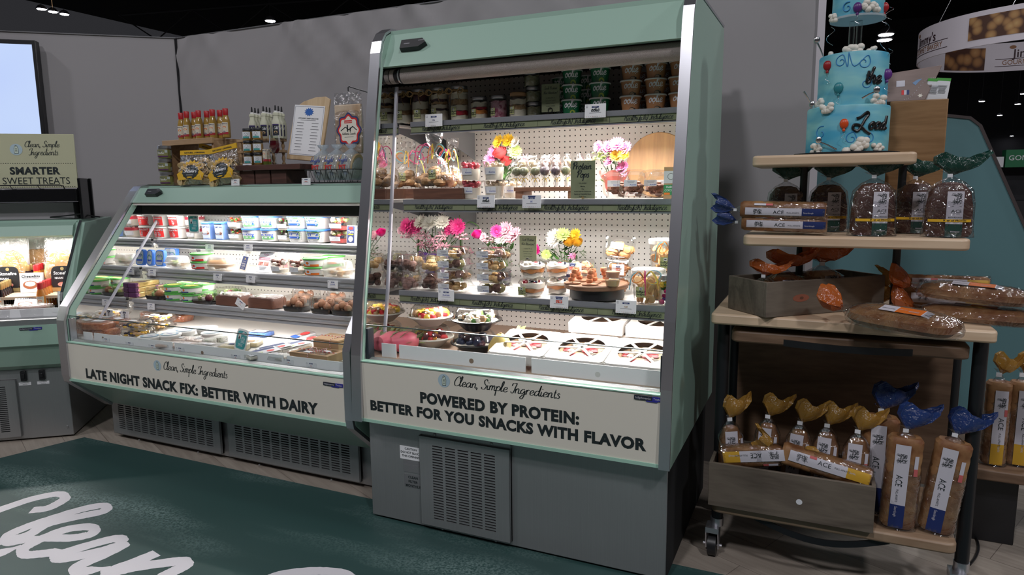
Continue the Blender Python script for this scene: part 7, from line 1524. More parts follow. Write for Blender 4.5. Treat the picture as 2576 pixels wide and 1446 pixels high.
def dragon():
    o = root('dragon_fruit', (0, 0, 0), None, 'fruit'); g = G(); M = Matrix.Rotation(PI/2, 4, 'Y'); g.M = Matrix.Translation((0, 0, .048)) @ M; g.lathe([(.010, -.072), (.030, -.062), (.044, -.03), (.048, 0), (.044, .035), (.028, .062), (.010, .070)], 24); build('fruit', g, DRG, o); g = G()
    rd = random.Random(2)
    for i in range(24):
        u = rd.uniform(-.055, .062); a = rd.uniform(-1.0, 3.6); r = .046*math.sqrt(max(.1, 1-(u/.075)**2)); leafm(g, (u, r*math.cos(a), .048+r*math.sin(a)), .038, rd.uniform(-.6, .6), .5*math.sin(a)+.1, 0, .5)
    for i in range(6): leafm(g, (.066, .012*math.cos(i), .048+.012*math.sin(i)), .04, i*.4-1, .7, 1, .4)
    build('scales', g, [mat('scale_green', (.22, .25, .10), .5), LEAF], o, smooth=60); return o
DF = Kind(dragon)
for i, (px, y, rz, s) in enumerate(((985, 2.345, 1.2, .92), (1016, 2.36, .9, .92), (1030, 2.66, .9, .85), (1303, 2.56, 1.4, .9))): DF((xat(px, y, .75), y, ZD+.001), ['pink dragon fruit nearest the mirror', 'pink dragon fruit left of the fruit bowls', 'pink dragon fruit behind the fruit bowls', 'pink dragon fruit between the papaya and the pizza boxes'][i], 'dragon fruits', rz=rz, scale=s)
o = root('papaya', (xat(1255, 2.385, .75), 2.40, ZD), 'yellow papaya on the deck left of the pizza boxes', 'fruit'); g = G(); g.lathe([(.006, 0), (.040, .006), (.052, .03), (.050, .055), (.034, .085), (.014, .104), (.004, .107)], 28); build('fruit', g, mat('papaya_skin', (.55, .36, .10), .45, noise=(9, .2, (.45, .40, .12))), o); g = G(); g.ball((.001, 0, .108), .006, None, .004, 8); build('stem_scar', g, GRAN, o)
PIZ = mat('pizza_top', (.66, .40, .20), .6, noise=(24, .2, (.60, .08, .04)))
def pizza(closed=True):
    def mk():
        o = root('pizza_box', (0, 0, 0), None, 'box'); W_ = .113; H_ = .042; PZB = mat('white_box_card', (.80, .77, .74), .6)
        g = G(); g.box(-W_, W_, -W_, -W_+.002, 0, H_); g.box(-W_, W_, W_-.002, W_, 0, H_); g.box(-W_, -W_+.002, -W_, W_, 0, H_); g.box(W_-.002, W_, -W_, W_, 0, H_); g.box(-W_, W_, -W_, W_, 0, .002); g.box(-W_+.003, W_-.003, W_-.006, W_-.003, .002, H_-.001, 1); g.box(-W_+.003, -W_+.006, -W_+.003, W_-.006, .002, H_-.001, 1); g.box(W_-.006, W_-.003, -W_+.003, W_-.006, .002, H_-.001, 1); g.box(-W_+.006, W_-.006, -W_+.003, W_-.006, .0021, .003, 1); build('box_body', g, [PZB, mat('kraft_inside', (.22, .13, .08), .7)], o, smooth=0)
        R = .089; n = 60; g = G(); th = .0025; z = H_; hub = .014; bar = .0085
        outer = [(W_*math.cos(a)/max(abs(math.cos(a)), abs(math.sin(a))), W_*math.sin(a)/max(abs(math.cos(a)), abs(math.sin(a)))) for a in [2*PI*i/n for i in range(n)]]; inn = [(R*math.cos(2*PI*i/n), R*math.sin(2*PI*i/n)) for i in range(n)]
        for zz in (z, z+th):
            v = [(x, y, zz) for x, y in outer]+[(x, y, zz) for x, y in inn]; g.add(v, [(i, (i+1) % n, n+(i+1) % n, n+i) for i in range(n)])
        g.loft([[(x, y, z) for x, y in inn], [(x, y, z+th) for x, y in inn]], False, False); g.loft([[(x, y, z) for x, y in outer], [(x, y, z+th) for x, y in outer]], False, False)
        for k in range(3): g.M = Matrix.Rotation(k*PI/3+.15, 4, 'Z'); g.box(-R-.001, R+.001, -bar/2*1.2, bar/2*1.2, z, z+th)
        g.M = Matrix.Identity(4); build('window_lid', g, PZB, o, smooth=0)
        g = G(); g.lathe([(R, z-.002), (R, z-.0016)], 40); build('film_window', g, film('box_film', (.97, .97, .97), .008, .1, edge=.2, top=.1), o)
        if closed:
            g = G(); g.lathe([(.092, .003), (.098, .014), (.095, .022), (.088, .018)], 40); heap(g, 40, .08, .08, .018, .022, .014, (1, 2, 3, 4), 5, .3, .35); build('pizza', g, [TAN, CREAMF, BERRY, STRAW, mat('mushroom', (.34, .27, .20), .6)], o)
            g = G(); P = [(-.03, 0), (.03, 0), (.026, .016), (.012, .024), (-.012, .024), (-.026, .016)]; fn = plane((-.06, W_-.028, z+th), (1, 0, 0), (0, 1, 0)); poly(g, P, fn, 0); g.quad(-.007, .007, .012, .02, shift3(fn, .0005), 1); lines(g, shift3(fn, .0005), 0, .008, .04, 2, .004, 2, .0016); build('yellow_label', g, [mat('straw_label', (.66, .60, .26), .6), LABELW, GREYINK], o, smooth=0)
        return o
    return Kind(mk)
PZ1, PZ2 = pizza(True), pizza(False)
for i, X in enumerate((-1.033, -.803, -.573)): PZ1((X, 2.402, ZD+.040), ['left', 'middle', 'right'][i]+' white pizza box with spoked window in the front row', 'spoked window pizza boxes', rot=(.21, 0, 0))
for i, X in enumerate((-.82, -.58)): PZ2((X, 2.72, ZD+.100), ['left', 'right'][i]+' empty white pizza box with spoked window in the back row', 'spoked window pizza boxes', rot=(.10, 0, 0))
o = root('box_riser', (-.70, 2.75, ZD), 'white riser board under the rear pizza boxes', 'riser'); g = G(); g.box(-.235, .235, -.11, .11, 0, .086); build('block', g, WLID, o, bevel=.002)
# ================================================================ bread cart
MAPLE = wood('maple_top', (.58, .41, .27), (.70, .53, .37), 'X', 5, .4); OAK = wood('dark_oak', (.13, .075, .045), (.22, .135, .085), 'X', 7, .5); GREYWOOD = wood('grey_stained_pine', (.085, .065, .05), (.16, .13, .10), 'X', 6, .6)
GUN = mat('gunmetal', (.028, .03, .034), .35, .6)
def rrect(x0, x1, y0, y1, r, n=5): return [(cx+r*math.cos(a), cy+r*math.sin(a)) for cx, cy, a0 in ((x1-r, y1-r, 0), (x0+r, y1-r, PI/2), (x0+r, y0+r, PI), (x1-r, y0+r, 1.5*PI)) for a in [a0+PI/2*i/n for i in range(n+1)]]
o = root('bread_cart', (0, 0, 0), 'wooden bread cart on casters with black tube legs and stepped shelves', 'cart'); CT_ = o
def slabp(nm, x0, x1, y0, y1, z0, z1, m, r=.03): g = G(); g.ext(rrect(x0, x1, y0, y1, r), 'Z', z0, z1); return build(nm, g, m, o, bevel=.007)
slabp('counter_top', -.338, .492, 2.40, 2.96, .905, .943, MAPLE, .02); slabp('upper_shelf', -.245, .408, 2.42, 2.86, 1.178, 1.2135, MAPLE); slabp('upper_shelf', -.228, .255, 2.45, 2.78, 1.441, 1.477, MAPLE)
slabp('oak_ledge', -.272, .432, 2.425, 2.90, .842, .884, OAK); slabp('lower_shelf', -.318, .440, 2.41, 2.86, .212, .249, wood('mid_oak', (.26, .165, .10), (.36, .25, .165), 'X', 7, .45))
g = G(); g.box(-.29, .46, 2.88, 2.90, .25, .842); build('back_panel', g, OAK, o, smooth=0)
for y in (2.515, 2.92):
    for x in (-.307, .472):
        g = G(); g.tube([(x, y, .145), (x, y, .905)], .021, 16); lg = build('leg', g, GUN, o)
        g = G(); g.lathe([(.0235, .118), (.0235, .148)], 16, (x, y, 0)); build('leg_collar', g, CHROME, lg)
        g = G(); g.M = Matrix.Translation((x-.012, y-.012, 0)); g.tube([(-.015, 0, .042), (.015, 0, .042)], .0415, 22); w_ = build('caster_wheel', g, BLACK, o); g.M = Matrix.Translation((x-.012, y-.012, 0))
        g = G(); g.M = Matrix.Translation((x-.012, y-.012, 0)); g.ext([(-.03, .10), (.03, .10), (.012, .03), (-.012, .03)], 'X', .020, .024); g.ext([(-.03, .10), (.03, .10), (.012, .03), (-.012, .03)], 'X', -.024, -.020); g.box(-.024, .024, -.03, .03, .098, .118); g.tube([(-.034, 0, .042), (.034, 0, .042)], .006, 10); build('caster_fork', g, CHROME, w_)
for x in (-.07, .235): g = G(); g.tube([(x, 2.66, .943), (x, 2.66, 1.441)], .0125, 12); build('pole', g, BLACK, o)
for z, x0, x1 in ((.858, -.10, .275), (.175, -.17, .255)): g = G(); q = [(x0+(x1-x0)*t, 2.405-.03*math.sin(PI*t) if z > .5 else 2.44-.03*math.sin(PI*t), z+(.0 if z > .5 else .035*(1-math.sin(PI*t)))) for t in np.linspace(0, 1, 14)]; g.loft([[(x, y-.003, zz-.011), (x, y+.003, zz-.011), (x, y+.003, zz+.011), (x, y-.003, zz+.011)] for x, y, zz in q]); build('metal_strap', g, GUN, o)
def crate(label, loc, rz, L, Dd, H, m, knot=False):
    c = root('grey_crate', loc, label, 'crate', None, rz); t = .012
    for nm, b in (('front_board', (0, L, 0, t, 0, H)), ('back_board', (0, L, Dd-t, Dd, 0, H)), ('end_board', (0, t, t, Dd-t, 0, H)), ('end_board', (L-t, L, t, Dd-t, 0, H)), ('floor_board', (t, L-t, t, Dd-t, .004, .012))): g = G(); g.box(*b); build(nm, g, m, c, bevel=.0015)
    g = G()
    if knot: disc(g, L*.28, H*.5, .034, plane((0, 0, 0), (1, 0, 0), (0, 0, 1)), 0, 16, .013); disc(g, L*.285, H*.5, .008, plane((0, -.0005, 0), (1, 0, 0), (0, 0, 1)), 1, 10, .005); build('wood_knot', g, [mat('knot_red', (.30, .10, .06), .6), DKBROWN], c, smooth=0)
    else: disc(g, L*.57, H*.42, .010, plane((0, 0, 0), (1, 0, 0), (0, 0, 1)), 0, 16); build('paper_dot', g, LABELW, c, smooth=0)
    return c
A = Vector((-.158, 2.372, .944)); ang = math.atan2(.347, .377)
crate('grey stained crate set at an angle on the cart counter with orange-topped bread bags', A, ang, .50, .205, .118, GREYWOOD, True)
crate('grey stained crate on the lower cart shelf filled with upright loaves', (-.325, 2.385, .250), 0, .525, .27, .160, GREYWOOD)
# ---------------------------------------------------------------- bread in printed bags
BREAD = mat('golden_crust', (.15, .055, .018), .6, noise=(20, .16, (.36, .19, .08))); BREAD2 = mat('pale_crust', (.36, .20, .085), .6, noise=(18, .16, (.18, .065, .022))); DARKB = mat('dark_crust', (.05, .016, .010), .6, noise=(12, .25, (.095, .032, .02)))
BAGS = {k: film('bag_flare_'+k, c, .12, .2, .55, c, bump=.7, scale=40) for k, c in dict(blue=(.03, .07, .26), green=(.01, .07, .05), orange=(.60, .14, .02), gold=(.50, .27, .05)).items()}
BFILM = film('bread_bag_film', (.96, .96, .97), .10, .09, bump=1.0, scale=18, edge=.36); LILAC = mat('label_lilac', (.58, .56, .62), .5)
FOOT = {k: mat('label_'+k, c, .5) for k, c in dict(blue=(.012, .026, .13), green=(.008, .045, .035), gold=(.60, .34, .03), orange=(.70, .16, .02)).items()}
def engraving(g, fn, cx, cy, s, mi, seed=1):
    rd = random.Random(seed)
    for i in range(60):
        a = rd.uniform(0, PI); x, y = cx+rd.uniform(-.6, .6)*s, cy+rd.uniform(-1, 1)*s; L = s*rd.uniform(.25, .6); p = [np.array((x+L*(t-.5)*math.cos(a)+.15*s*math.sin(3*t), y+L*(t-.5)*math.sin(a)*1.3)) for t in np.linspace(0, 1, 6)]; v = []
        for k in range(6):
            d = p[min(5, k+1)]-p[max(0, k-1)]; d = d/(np.hypot(*d)+1e-9); w_ = s*.018*(1+rd.random()) 
            v += [fn(p[k][0]-d[1]*w_, p[k][1]+d[0]*w_), fn(p[k][0]+d[1]*w_, p[k][1]-d[0]*w_)]
        g.add(v, [(2*k+1, 2*k, 2*k+2, 2*k+3) for k in range(5)], mi)
def acelabel(g, fn, w_, h, kind, z0):
    """strip with engraved emblem, brand word and coloured foot; kind: up (letters upright) or side (letters turned down the strip)"""
    foot = h*.28; g.quad(-w_/2, w_/2, z0, z0+foot, fn, 2, 4, 3); g.quad(-w_/2, w_/2, z0+foot, z0+h, fn, 0, 4, 8); f2 = shift3(fn, .0004)
    engraving(g, f2, 0, z0+h*.84, w_*.44, 1)
    if kind == 'up':
        ctext(g, 'ACE', f2, w_*.38, 1, 0, z0+h*.53, .0); lines(g, f2, 0, z0+h*.66, w_*.7, 1, .01, 1, .0016); lines(g, f2, 0, z0+h*.50, w_*.5, 1, .01, 1, .0016); ctext(g, 'SOURDOUGH', f2, w_*.17, 1, 0, z0+h*.41, .01, .8); ctext(g, 'BISTRO', f2, w_*.17, 1, 0, z0+h*.32, .01, .8)
        ctext(g, 'Multigrain', f2, w_*.15, 0, 0, z0+h*.10)
    else:
        rot = lambda x, y: f2(y, z0+h-x)
        t = text('ACE', w_*.62, 0); g.put(t, shift(rot, h*.36, -w_*.20), 1); t = text('PULL-APARTS', w_*.24, .0, .9); g.put(t, shift(rot, h*.36+w_*1.45, -w_*.1), 1); t = text('Sourdough' if kind == 'side' else 'Garlic', w_*.30, 0, .8); g.put(t, shift(rot, h*.74, -w_*.1), 0)
def loafk(w_, d_, h, crust, flare, kind, lw, lh, lz, fl=.06, seg=0, lx=0, foot=None, protein=False, e=3.2, name='bagged_loaf', ftilt=.5):
    """loaf standing upright in a tied bag"""
    def mk():
        o = root(name, (0, 0, 0), None, 'bread'); a, b = w_/2, d_/2; g = G()
        if seg:
            P = []
            for i in range(seg*4+1): z = h*i/(seg*4); k = (1-.035*(i % 4 == 0))*(1 if i not in (0, seg*4) else .86); P.append((a*k, b*k, .003+z))
            g.sq(P, 28, e)
        else: g.sq([(a*.88, b*.88, .003), (a, b, .015), (a*.98, b*.98, h*.55), (a*.86, b*.86, h*.82), (a*.55, b*.6, h*.97), (a*.25, b*.3, h)], 28, e)
        build('bread', g, crust, o)
        g = G(); T_ = h+.02; k2 = 1.06; g.sq([(a*1.12, b*1.1, .001), (a*k2, b*k2, .03), (a*k2, b*k2, h*.6), (a*.96, b*.96, h*.86), (a*.60, b*.66, h*1.0), (.008, .008, T_), (.007, .007, T_+.008), (a*.5, .010, T_+.02)], 30, 2.6, cap1=False); build('clear_bag', g, BFILM, o)
        g = G(); n = 26; R = []
        for z, k in ((T_+.008, .14), (T_+.022, .5), (T_+fl*.6, .95), (T_+fl, 1.1), (T_+fl*1.25, .9)): R.append([(ftilt*(z-T_)+a*k*math.cos(t)*(1+.12*math.sin(7*t)), .016*k*math.sin(t)+.006*math.sin(5*t)*k, z+(.014*math.sin(2*t+1)+.004*math.sin(7*t))*k) for t in [2*PI*i/n for i in range(n)]])
        g.loft(R, False, False); build('bag_top', g, BAGS[flare], o)
        g = G(); g.box(-.012, .004, -.012, -.009, T_-.002, T_+.010); build('bag_clip', g, LABELW, o, smooth=0)
        g = G(); fn = cyl(0, 0, a*1.05, a*(1.05 if seg else 1.0), h, off=.0015, e=2.6, ratio=b/a); acelabel(g, shift(fn, lx, 0), lw, lh, kind, lz); build('label', g, [LILAC, INK, FOOT[foot or flare]], o)
        if protein: g = G(); g.quad(-w_*.42, w_*.52, h*.285, h*.335, shift3(fn, .0007), 0, 14, 1); ctext(g, '9 g of PROTEIN', shift3(fn, .0012), .009, 1, lx+.004, h*.297, .02); build('protein_band', g, [YELLOW, INK], o)
        elif kind != 'up': g = G(); f3 = shift3(fn, .0004); g.quad(w_*.22, w_*.36, h*.62, h*.84, f3, 0, 2, 2); g.quad(w_*.22, w_*.36, h*.62, h*.70, shift3(fn, .0008), 1, 2, 2); build('offer_sticker', g, [LILAC, mat('sticker_rose', (.55, .12, .12), .5)], o)
        return o
    return Kind(mk)
PULL = loafk(.104, .072, .310, BREAD2, 'blue', 'side', .034, .285, .008, .07, 7, -.008); CIAB = loafk(.085, .066, .232, BREAD, 'gold', 'side', .034, .215, .006, .06, 0, -.008, e=3.6); PULLG = loafk(.075, .06, .25, BREAD, 'gold', 'side2', .032, .225, .006, .05, 8, .010)
BIS = loafk(.150, .085, .196, DARKB, 'green', 'up', .042, .160, .004, .06, 0, .018, None, True, 2.6)
ZL = .2497
for px, y, lb, rot, s in ((2275, 2.475, 'front pull-apart loaf in a blue-topped bag on the lower shelf', (0, .03, 0), 1.0), (2372, 2.49, 'right pull-apart loaf in a blue-topped bag leaning right by the cart leg', (-.02, .11, -.1), 1.0), (2222, 2.58, 'pull-apart loaf in a blue-topped bag standing behind the crate end', (0, 0, 0), 1.08)): PULL((xat(px-18, y, .30), y, ZL+.002), lb, 'blue-topped pull-apart loaves', rot=rot, scale=s)
for i, (px, y, rot) in enumerate(((1852, 2.50, (-.05, -.06, .45)), (1928, 2.56, (-.1, .03, 0)), (1998, 2.53, (-.12, .08, 0)), (2072, 2.54, (-.1, .05, 0)), (2150, 2.52, (-.08, .04, 0)))): CIAB((xat(px-6, y, .36), y, .264), ['first', 'second', 'third', 'fourth', 'fifth'][i]+' upright gold-topped loaf from the left in the lower crate', 'gold-topped loaves in the crate', rot=rot, scale=1.08)
CIAB((xat(1818, 2.435, .40), 2.44, .418), 'gold-topped loaf lying across the left end of the lower crate', 'gold-topped loaves in the crate', rot=(.15, 1.75, -.2), scale=.95).rotation_euler = (0, 1.38, 0)
PULLG((xat(2192, 2.43, .42), 2.438, .412), 'long gold-footed pull-apart loaf lying across the front of the lower crate', 'gold-footed pull-apart loaves', rot=(0, -1.38, 0), scale=(1, 1, 1.12))
Z2s = 1.2142
for k in (0, 1):
    q = PULL((xat(1872, 2.475, 1.24)-.005*k, 2.48-.01*k, Z2s+.037+.062*k*.62+(.0 if k == 0 else .004)), ['lower', 'upper'][k]+' pull-apart loaf lying on the upper shelf with its blue knot hanging left', 'blue-topped pull-apart loaves', rot=(0, 0, 0), scale=(.56, .95, .86))
    q.rotation_euler = (0, -PI/2+.02, 0); q.location.x += .262
for px, y, lb, s in ((2195, 2.50, 'dark sourdough loaf at the front centre of the upper shelf', 1.0), (2386, 2.50, 'dark sourdough loaf at the right end of the upper shelf, its bag flaring high', 1.0), (1975, 2.66, 'dark sourdough loaf at the back left above the lying pull-aparts', .98), (2082, 2.69, 'dark sourdough loaf in shade behind the lying pull-aparts', .98), (2300, 2.66, 'dark sourdough loaf at the back between the two front ones', .98)): BIS((xat(px, y, 1.29), y, Z2s), lb, 'bagged dark sourdough loaves', rz=.1 if px < 2300 else -.15, scale=s*(.86 if px > 2000 else .84))
# counter: focaccias and pull-aparts
def foc():
    o = root('focaccia_bag', (0, 0, 0), None, 'bread'); g = G(); g.sq([(.135, .055, .002), (.148, .066, .016), (.143, .062, .034), (.11, .045, .044), (.06, .02, .046)], 36, 4); build('bread', g, BREAD2, o)
    g = G(); g.sq([(.158, .072, .0008), (.160, .074, .012), (.152, .069, .036), (.12, .05, .047), (.07, .03, .050)], 36, 2.7); g.loft([[(-.155, .03*math.cos(t), .02+.014*math.sin(t)) for t in np.linspace(0, 2*PI, 13)[:-1]], [(-.178, .008*math.cos(t), .03+.008*math.sin(t)) for t in np.linspace(0, 2*PI, 13)[:-1]]], False, False); build('clear_bag', g, BFILM, o)
    g = G(); n = 22; g.loft([[(-.178-x, .05*k*math.cos(t), .032+x*.6+.03*k*math.sin(t)+.006*math.sin(4*t)) for t in [2*PI*i/n for i in range(n)]] for x, k in ((.0, .2), (.018, .8), (.045, 1.1), (.06, .9))], False, False); build('bag_top', g, BAGS['orange'], o)
    g = G(); f = lambda x, y: (x, y, .0505-.02*max(0, abs(x)-.06)/.06-6*max(0, abs(y)-.03)**2); ax = lambda x, y: f(x, y)
    g.quad(-.06, -.015, -.026, .026, f, 0, 4, 4); g.quad(-.015, .055, -.026, .026, f, 2, 5, 4); g.quad(.055, .118, -.026, .026, f, 0, 5, 4); f2 = shift3(f, .0006); ctext(g, 'ACE', f2, .018, 1, .085, .0, 0); ctext(g, 'FOCACCIA', f2, .010, 1, .085, -.014, .01, .9); ctext(g, 'FOCACCIA', f2, .008, 1, -.038, -.006, .01, .9); ctext(g, 'Garlic', f2, .009, 0, .0, .0); lines(g, f2, .03, -.002, .03, 2, .006, 0, .002); build('label', g, [LILAC, INK, FOOT['orange']], o); return o
FO = Kind(foc)
ZC = .9435
q1 = onz(2262, 822, .965); q2 = onz(2425, 790, .99)
FO((q1.x+.01, q1.y+.03, ZC+.018), 'focaccia bag lying askew over the counter front edge', 'focaccia bags', rot=(.14, .05, -.42)); FO((q2.x+.06, 2.56, ZC+.001), 'focaccia bag underneath at the right end of the counter', 'focaccia bags', rz=-.28); FO((q2.x+.05, 2.58, ZC+.066), 'focaccia bag on top at the right end of the counter', 'focaccia bags', rot=(.08, .04, -.25))
for k in range(2):
    q = PULLG((xat(2488, 2.74, 1.0)+.26, 2.745, ZC+.036+.052*k), ['lower', 'upper'][k]+' gold-footed pull-apart loaf lying at the back of the counter', 'gold-footed pull-apart loaves', scale=(.9, .9, 1.0)); q.rotation_euler = (0, PI/2, 0); q.location.x -= .26; q.rotation_euler = (0, -PI/2, 0)
CF = loafk(.15, .09, .10, BREAD, 'orange', 'up', .036, .085, .004, .05, 0, .01)
for i, (u, v, s) in enumerate(((.07, .10, .85), (.17, .12, 1.0), (.32, .11, 1.1))):
    p = A + Vector((math.cos(ang)*u-math.sin(ang)*v, math.sin(ang)*u+math.cos(ang)*v, .02)); CF(p, ['left', 'middle', 'right'][i]+' orange-topped loaf inside the angled crate', 'orange-topped loaves', rz=ang*.3-.3+.3*i, scale=s)
# ---------------------------------------------------------------- cake
cx, cy = xat(2130, 2.64, 1.55), 2.635
def fondant():
    mt = mat('blue_fondant', (.10, .44, .56), .45); nt = mt.node_tree; N = nt.nodes.new; tc = N('ShaderNodeTexCoord'); mp = N('ShaderNodeMapping'); mp.inputs['Scale'].default_value = (2, 2, 7); nz = N('ShaderNodeTexNoise'); nz.inputs['Scale'].default_value = 3.2; rp = N('ShaderNodeValToRGB'); rp.color_ramp.elements[0].position = .35; rp.color_ramp.elements[0].color = (.05, .34, .52, 1); rp.color_ramp.elements[1].position = .68; rp.color_ramp.elements[1].color = (.24, .56, .58, 1)
    nt.links.new(tc.outputs['Object'], mp.inputs[0]); nt.links.new(mp.outputs[0], nz.inputs[0]); nt.links.new(nz.outputs[0], rp.inputs[0]); nt.links.new(rp.outputs[0], nt.nodes['Principled BSDF'].inputs['Base Color']); return mt
FON = fondant(); ICE = mat('white_icing', (.72, .69, .62), .5); SWIRL = mat('blue_swirl', (.03, .22, .50), .5); BLK = mat('black_icing', (.006, .006, .007), .35); WIRE = mat('silver_wire', (.6, .6, .62), .2, 1)
o = root('cake_board', (cx, cy+.02, 1.4775), 'round black cake board on the top cart shelf', 'board'); g = G(); g.lathe([(.165, 0), (.165, .008)], 56); build('board', g, BLACK, o, smooth=0)
ck = root('tiered_cake', (cx, cy, 1.486), 'tall blue balloon cake with white cloud icing and black lettering', 'cake'); R1, R2, R3 = .127, .106, .078; x2 = .008
def tier(nm, r, z0, z1, x=0):
    g = G(); g.lathe([(r, z0), (r, z1-.006), (r-.002, z1-.002), (r-.008, z1), (r*.5, z1)], 64, (x, 0, 0)); return build(nm, g, FON, ck)
tier('bottom_tier', R1, 0, .150); tier('middle_tier', R2, .1505, .318, x2); tier('top_tier', R3, .437, .63, x2+.004)
g = G(); g.lathe([(R3+.006, .430), (R3+.006, .4368)], 48, (x2+.004, 0, 0)); build('separator_plate', g, film('frosted_plate', (.85, .92, .95), .1, .3, .5, (.6, .7, .75)), ck)
for dx in (-.011, .011): g = G(); g.tube([(x2+dx, 0, .318), (x2+dx, 0, .430)], .009, 14); build('acrylic_column', g, CLEAR, ck)
def on(r, x0, off=.001): return lambda x, z: (x0+(r+off)*math.sin(x/r), -(r+off)*math.cos(x/r), z)
def swirl(pts, r, x0, th=.0016):
    g = G(); f = on(r, x0, .0002); g.tube([f(x, z) for x, z in smooth_pts(pts, 6)], th, 6); return g
def spiral(cx_, cz, r0, turns, sgn, tail): return [(cx_+r0*(1-t*.8)*math.cos(sgn*t*turns*2*PI+1.2), cz+r0*(1-t*.8)*math.sin(sgn*t*turns*2*PI+1.2)) for t in np.linspace(0, 1, 12)][::-1]+tail
for r, x0, pts in ((R2, x2, spiral(-.040, .288, .020, 1.2, 1, [(-.02, .27), (-.018, .31)])), (R2, x2, spiral(.028, .280, .022, 1.2, -1, [(0, .27), (-.018, .314)])), (R2, x2, spiral(.038, .215, .019, 1.2, -1, [])), (R1, 0, spiral(-.085, .062, .024, 1, 1, [])), (R1, 0, spiral(.012, .040, .020, 1.1, 1, [(.035, .02)])), (R1, 0, spiral(.065, .040, .018, 1.1, -1, [])), (R3, x2, spiral(-.03, .46, .018, 1.1, 1, []))): build('icing_swirl', swirl(pts, r, x0), SWIRL, ck)
def cloud(x, z, r, rad, x0, seed, n=9):
    g = G(); rd = random.Random(seed); f = on(rad, x0, .004)
    for i in range(n): q = f(x+rd.uniform(-1, 1)*r, z+rd.uniform(-.45, .75)*r); g.ball(q, r*.46, r*.42, r*.42, 12, 0, .05, i)
    build('icing_cloud', g, ICE, ck)
for i, a in enumerate(((-.072, .135, .022, R1, 0), (-.098, .010, .020, R1, 0), (.025, .012, .030, R1, 0), (.098, .008, .018, R1, 0), (.085, .158, .024, R2, x2), (-.118, .160, .020, R2, x2), (.0, .318, .026, R2*.8, x2), (.055, .316, .018, R2*.75, x2), (-.075, .314, .018, R2*.7, x2), (.042, .455, .024, R3, x2), (-.085, .435, .018, R3, x2))): cloud(*a, i)
for x, z, rad, x0, c, s in ((-.085, .282, R2, x2, (.30, .012, .015), 1), (-.042, .205, R2, x2, (.03, .22, .26), 1.1), (.118, .245, R2, x2, (.12, .03, .22), 1.1), (-.012, .088, R1, 0, (.62, .07, .01), 1), (.0, .455, R3, x2, (.09, .02, .16), 1), (.105, .46, R3, x2, (.35, .01, .015), 1)):
    g = G(); q = on(rad, x0, .004)(x, z); g.ball(q, .0135*s, .009, .0165*s, 16); g.ball((q[0], q[1], q[2]-.020*s), .005, .005, .006, 10); bl = build('balloon', g, mat('icing_%d%d' % (int(x*999), int(z*999)), c, .35), ck)
    g = G(); g.tube([(q[0]+.010*math.sin(t*9)*t, q[1]-.004-.01*t, q[2]-.024*s-.035*t) for t in np.linspace(0, 1, 14)], .0006, 5); build('wire', g, WIRE, bl)
def icetext(pls, rad, x0, sc, ox, oz, th=.0042):
    g = G(); f = on(rad, x0, .002)
    for pl in pls: g.tube([f(ox+x*sc, oz+z*sc) for x, z in smooth_pts(pl, 5)], th, 8)
    return g
def word(s):
    out = []; x = 0
    for ch in s: st, ad = SG[ch]; out += [[(x+px+.15*py, py) for px, py in pl] for pl in st]; x += ad
    return out
build('the_lettering', icetext(word('the'), R2, x2, .0215, .034, .216), BLK, ck)
Lg = [[(.05, 1.75), (.55, 1.9), (1.35, 2.55), (1.55, 2.2), (1.15, 1.6), (.75, .8), (.3, .1), (-.3, .35), (-.2, .9), (.5, .8), (1.2, .1), (1.9, -.35)]]
build('load_lettering', icetext(Lg+[[(x*.92+1.65, z*.85+.35) for x, z in pl] for pl in word('oad')], R1, 0, .0235, .022, .062, .0046), BLK, ck)
for p0, p1, nm in (((-.085, -.045, .316), (-.108, -.06, .365), 'a'), ((-.112, -.05, .158), (-.140, -.07, .205), 'b'), ((.075, -.125, .185), (.035, -.128, .165), 'c'), ((-.085, -.118, .035), (-.03, -.135, .006), 'd')):
    a, b = Vector(p0), Vector(p1); g = G(); g.tube([tuple(a), tuple(a.lerp(b, .5)+Vector((0, -.003, .002))), tuple(b)], [.0018, .0022, .0032], 8); bc = b if nm in 'a' else a; g.ball(tuple(bc+Vector((0, -.002, .004))), .010, .005, .012, 12); build('small_spoon', g, WIRE, ck)
for x, z, L in ((-.075, .415, .06), (.085, .415, .09), (.095, .44, .04), (.10, .33, .05)):
    g = G(); g.tube([(x2+x+.012*math.sin(t*7), -.03+.012*math.cos(t*7), z-L*t+(.02 if L < .045 else 0)) for t in np.linspace(0, 1, 22)], .0009, 5); build('curly_wire', g, WIRE, ck)
# ---------------------------------------------------------------- bamboo box, map board, packets
xa, xb2 = xat(2236, 2.83, 1.6), xat(2383, 2.83, 1.6)
BAM = wood('bamboo', (.24, .125, .05), (.34, .19, .085), 'X', 9, .45, 20)
o = root('bamboo_box', ((xa+xb2)/2, 2.86, Z2s), 'tall bamboo box behind the cake carrying the map board', 'box'); w_ = (xb2-xa)/2; hb = ony(2300, 252, 2.83).z-Z2s
g = G(); g.box(-w_, w_, -.03, -.018, 0, hb); build('front_board', g, BAM, o, bevel=.003); g = G(); g.box(-w_+.01, w_, -.016, .03, 0, hb-.008); build('body', g, BAM, o, bevel=.003)
o = root('map_board', ((xa+xb2)/2-.035, 2.850, Z2s+hb+.001), 'tilted wooden board with a printed travel map and flags', 'board'); o.rotation_euler = (-.42, 0, .0)
g = G(); g.ext([(-.07, 0), (.055, 0), (.105, .135), (-.07, .115)], 'Y', 0, .016); build('board', g, wood('brown_map_wood', (.17, .115, .10), (.25, .18, .16), 'X', 5), o, bevel=.002)
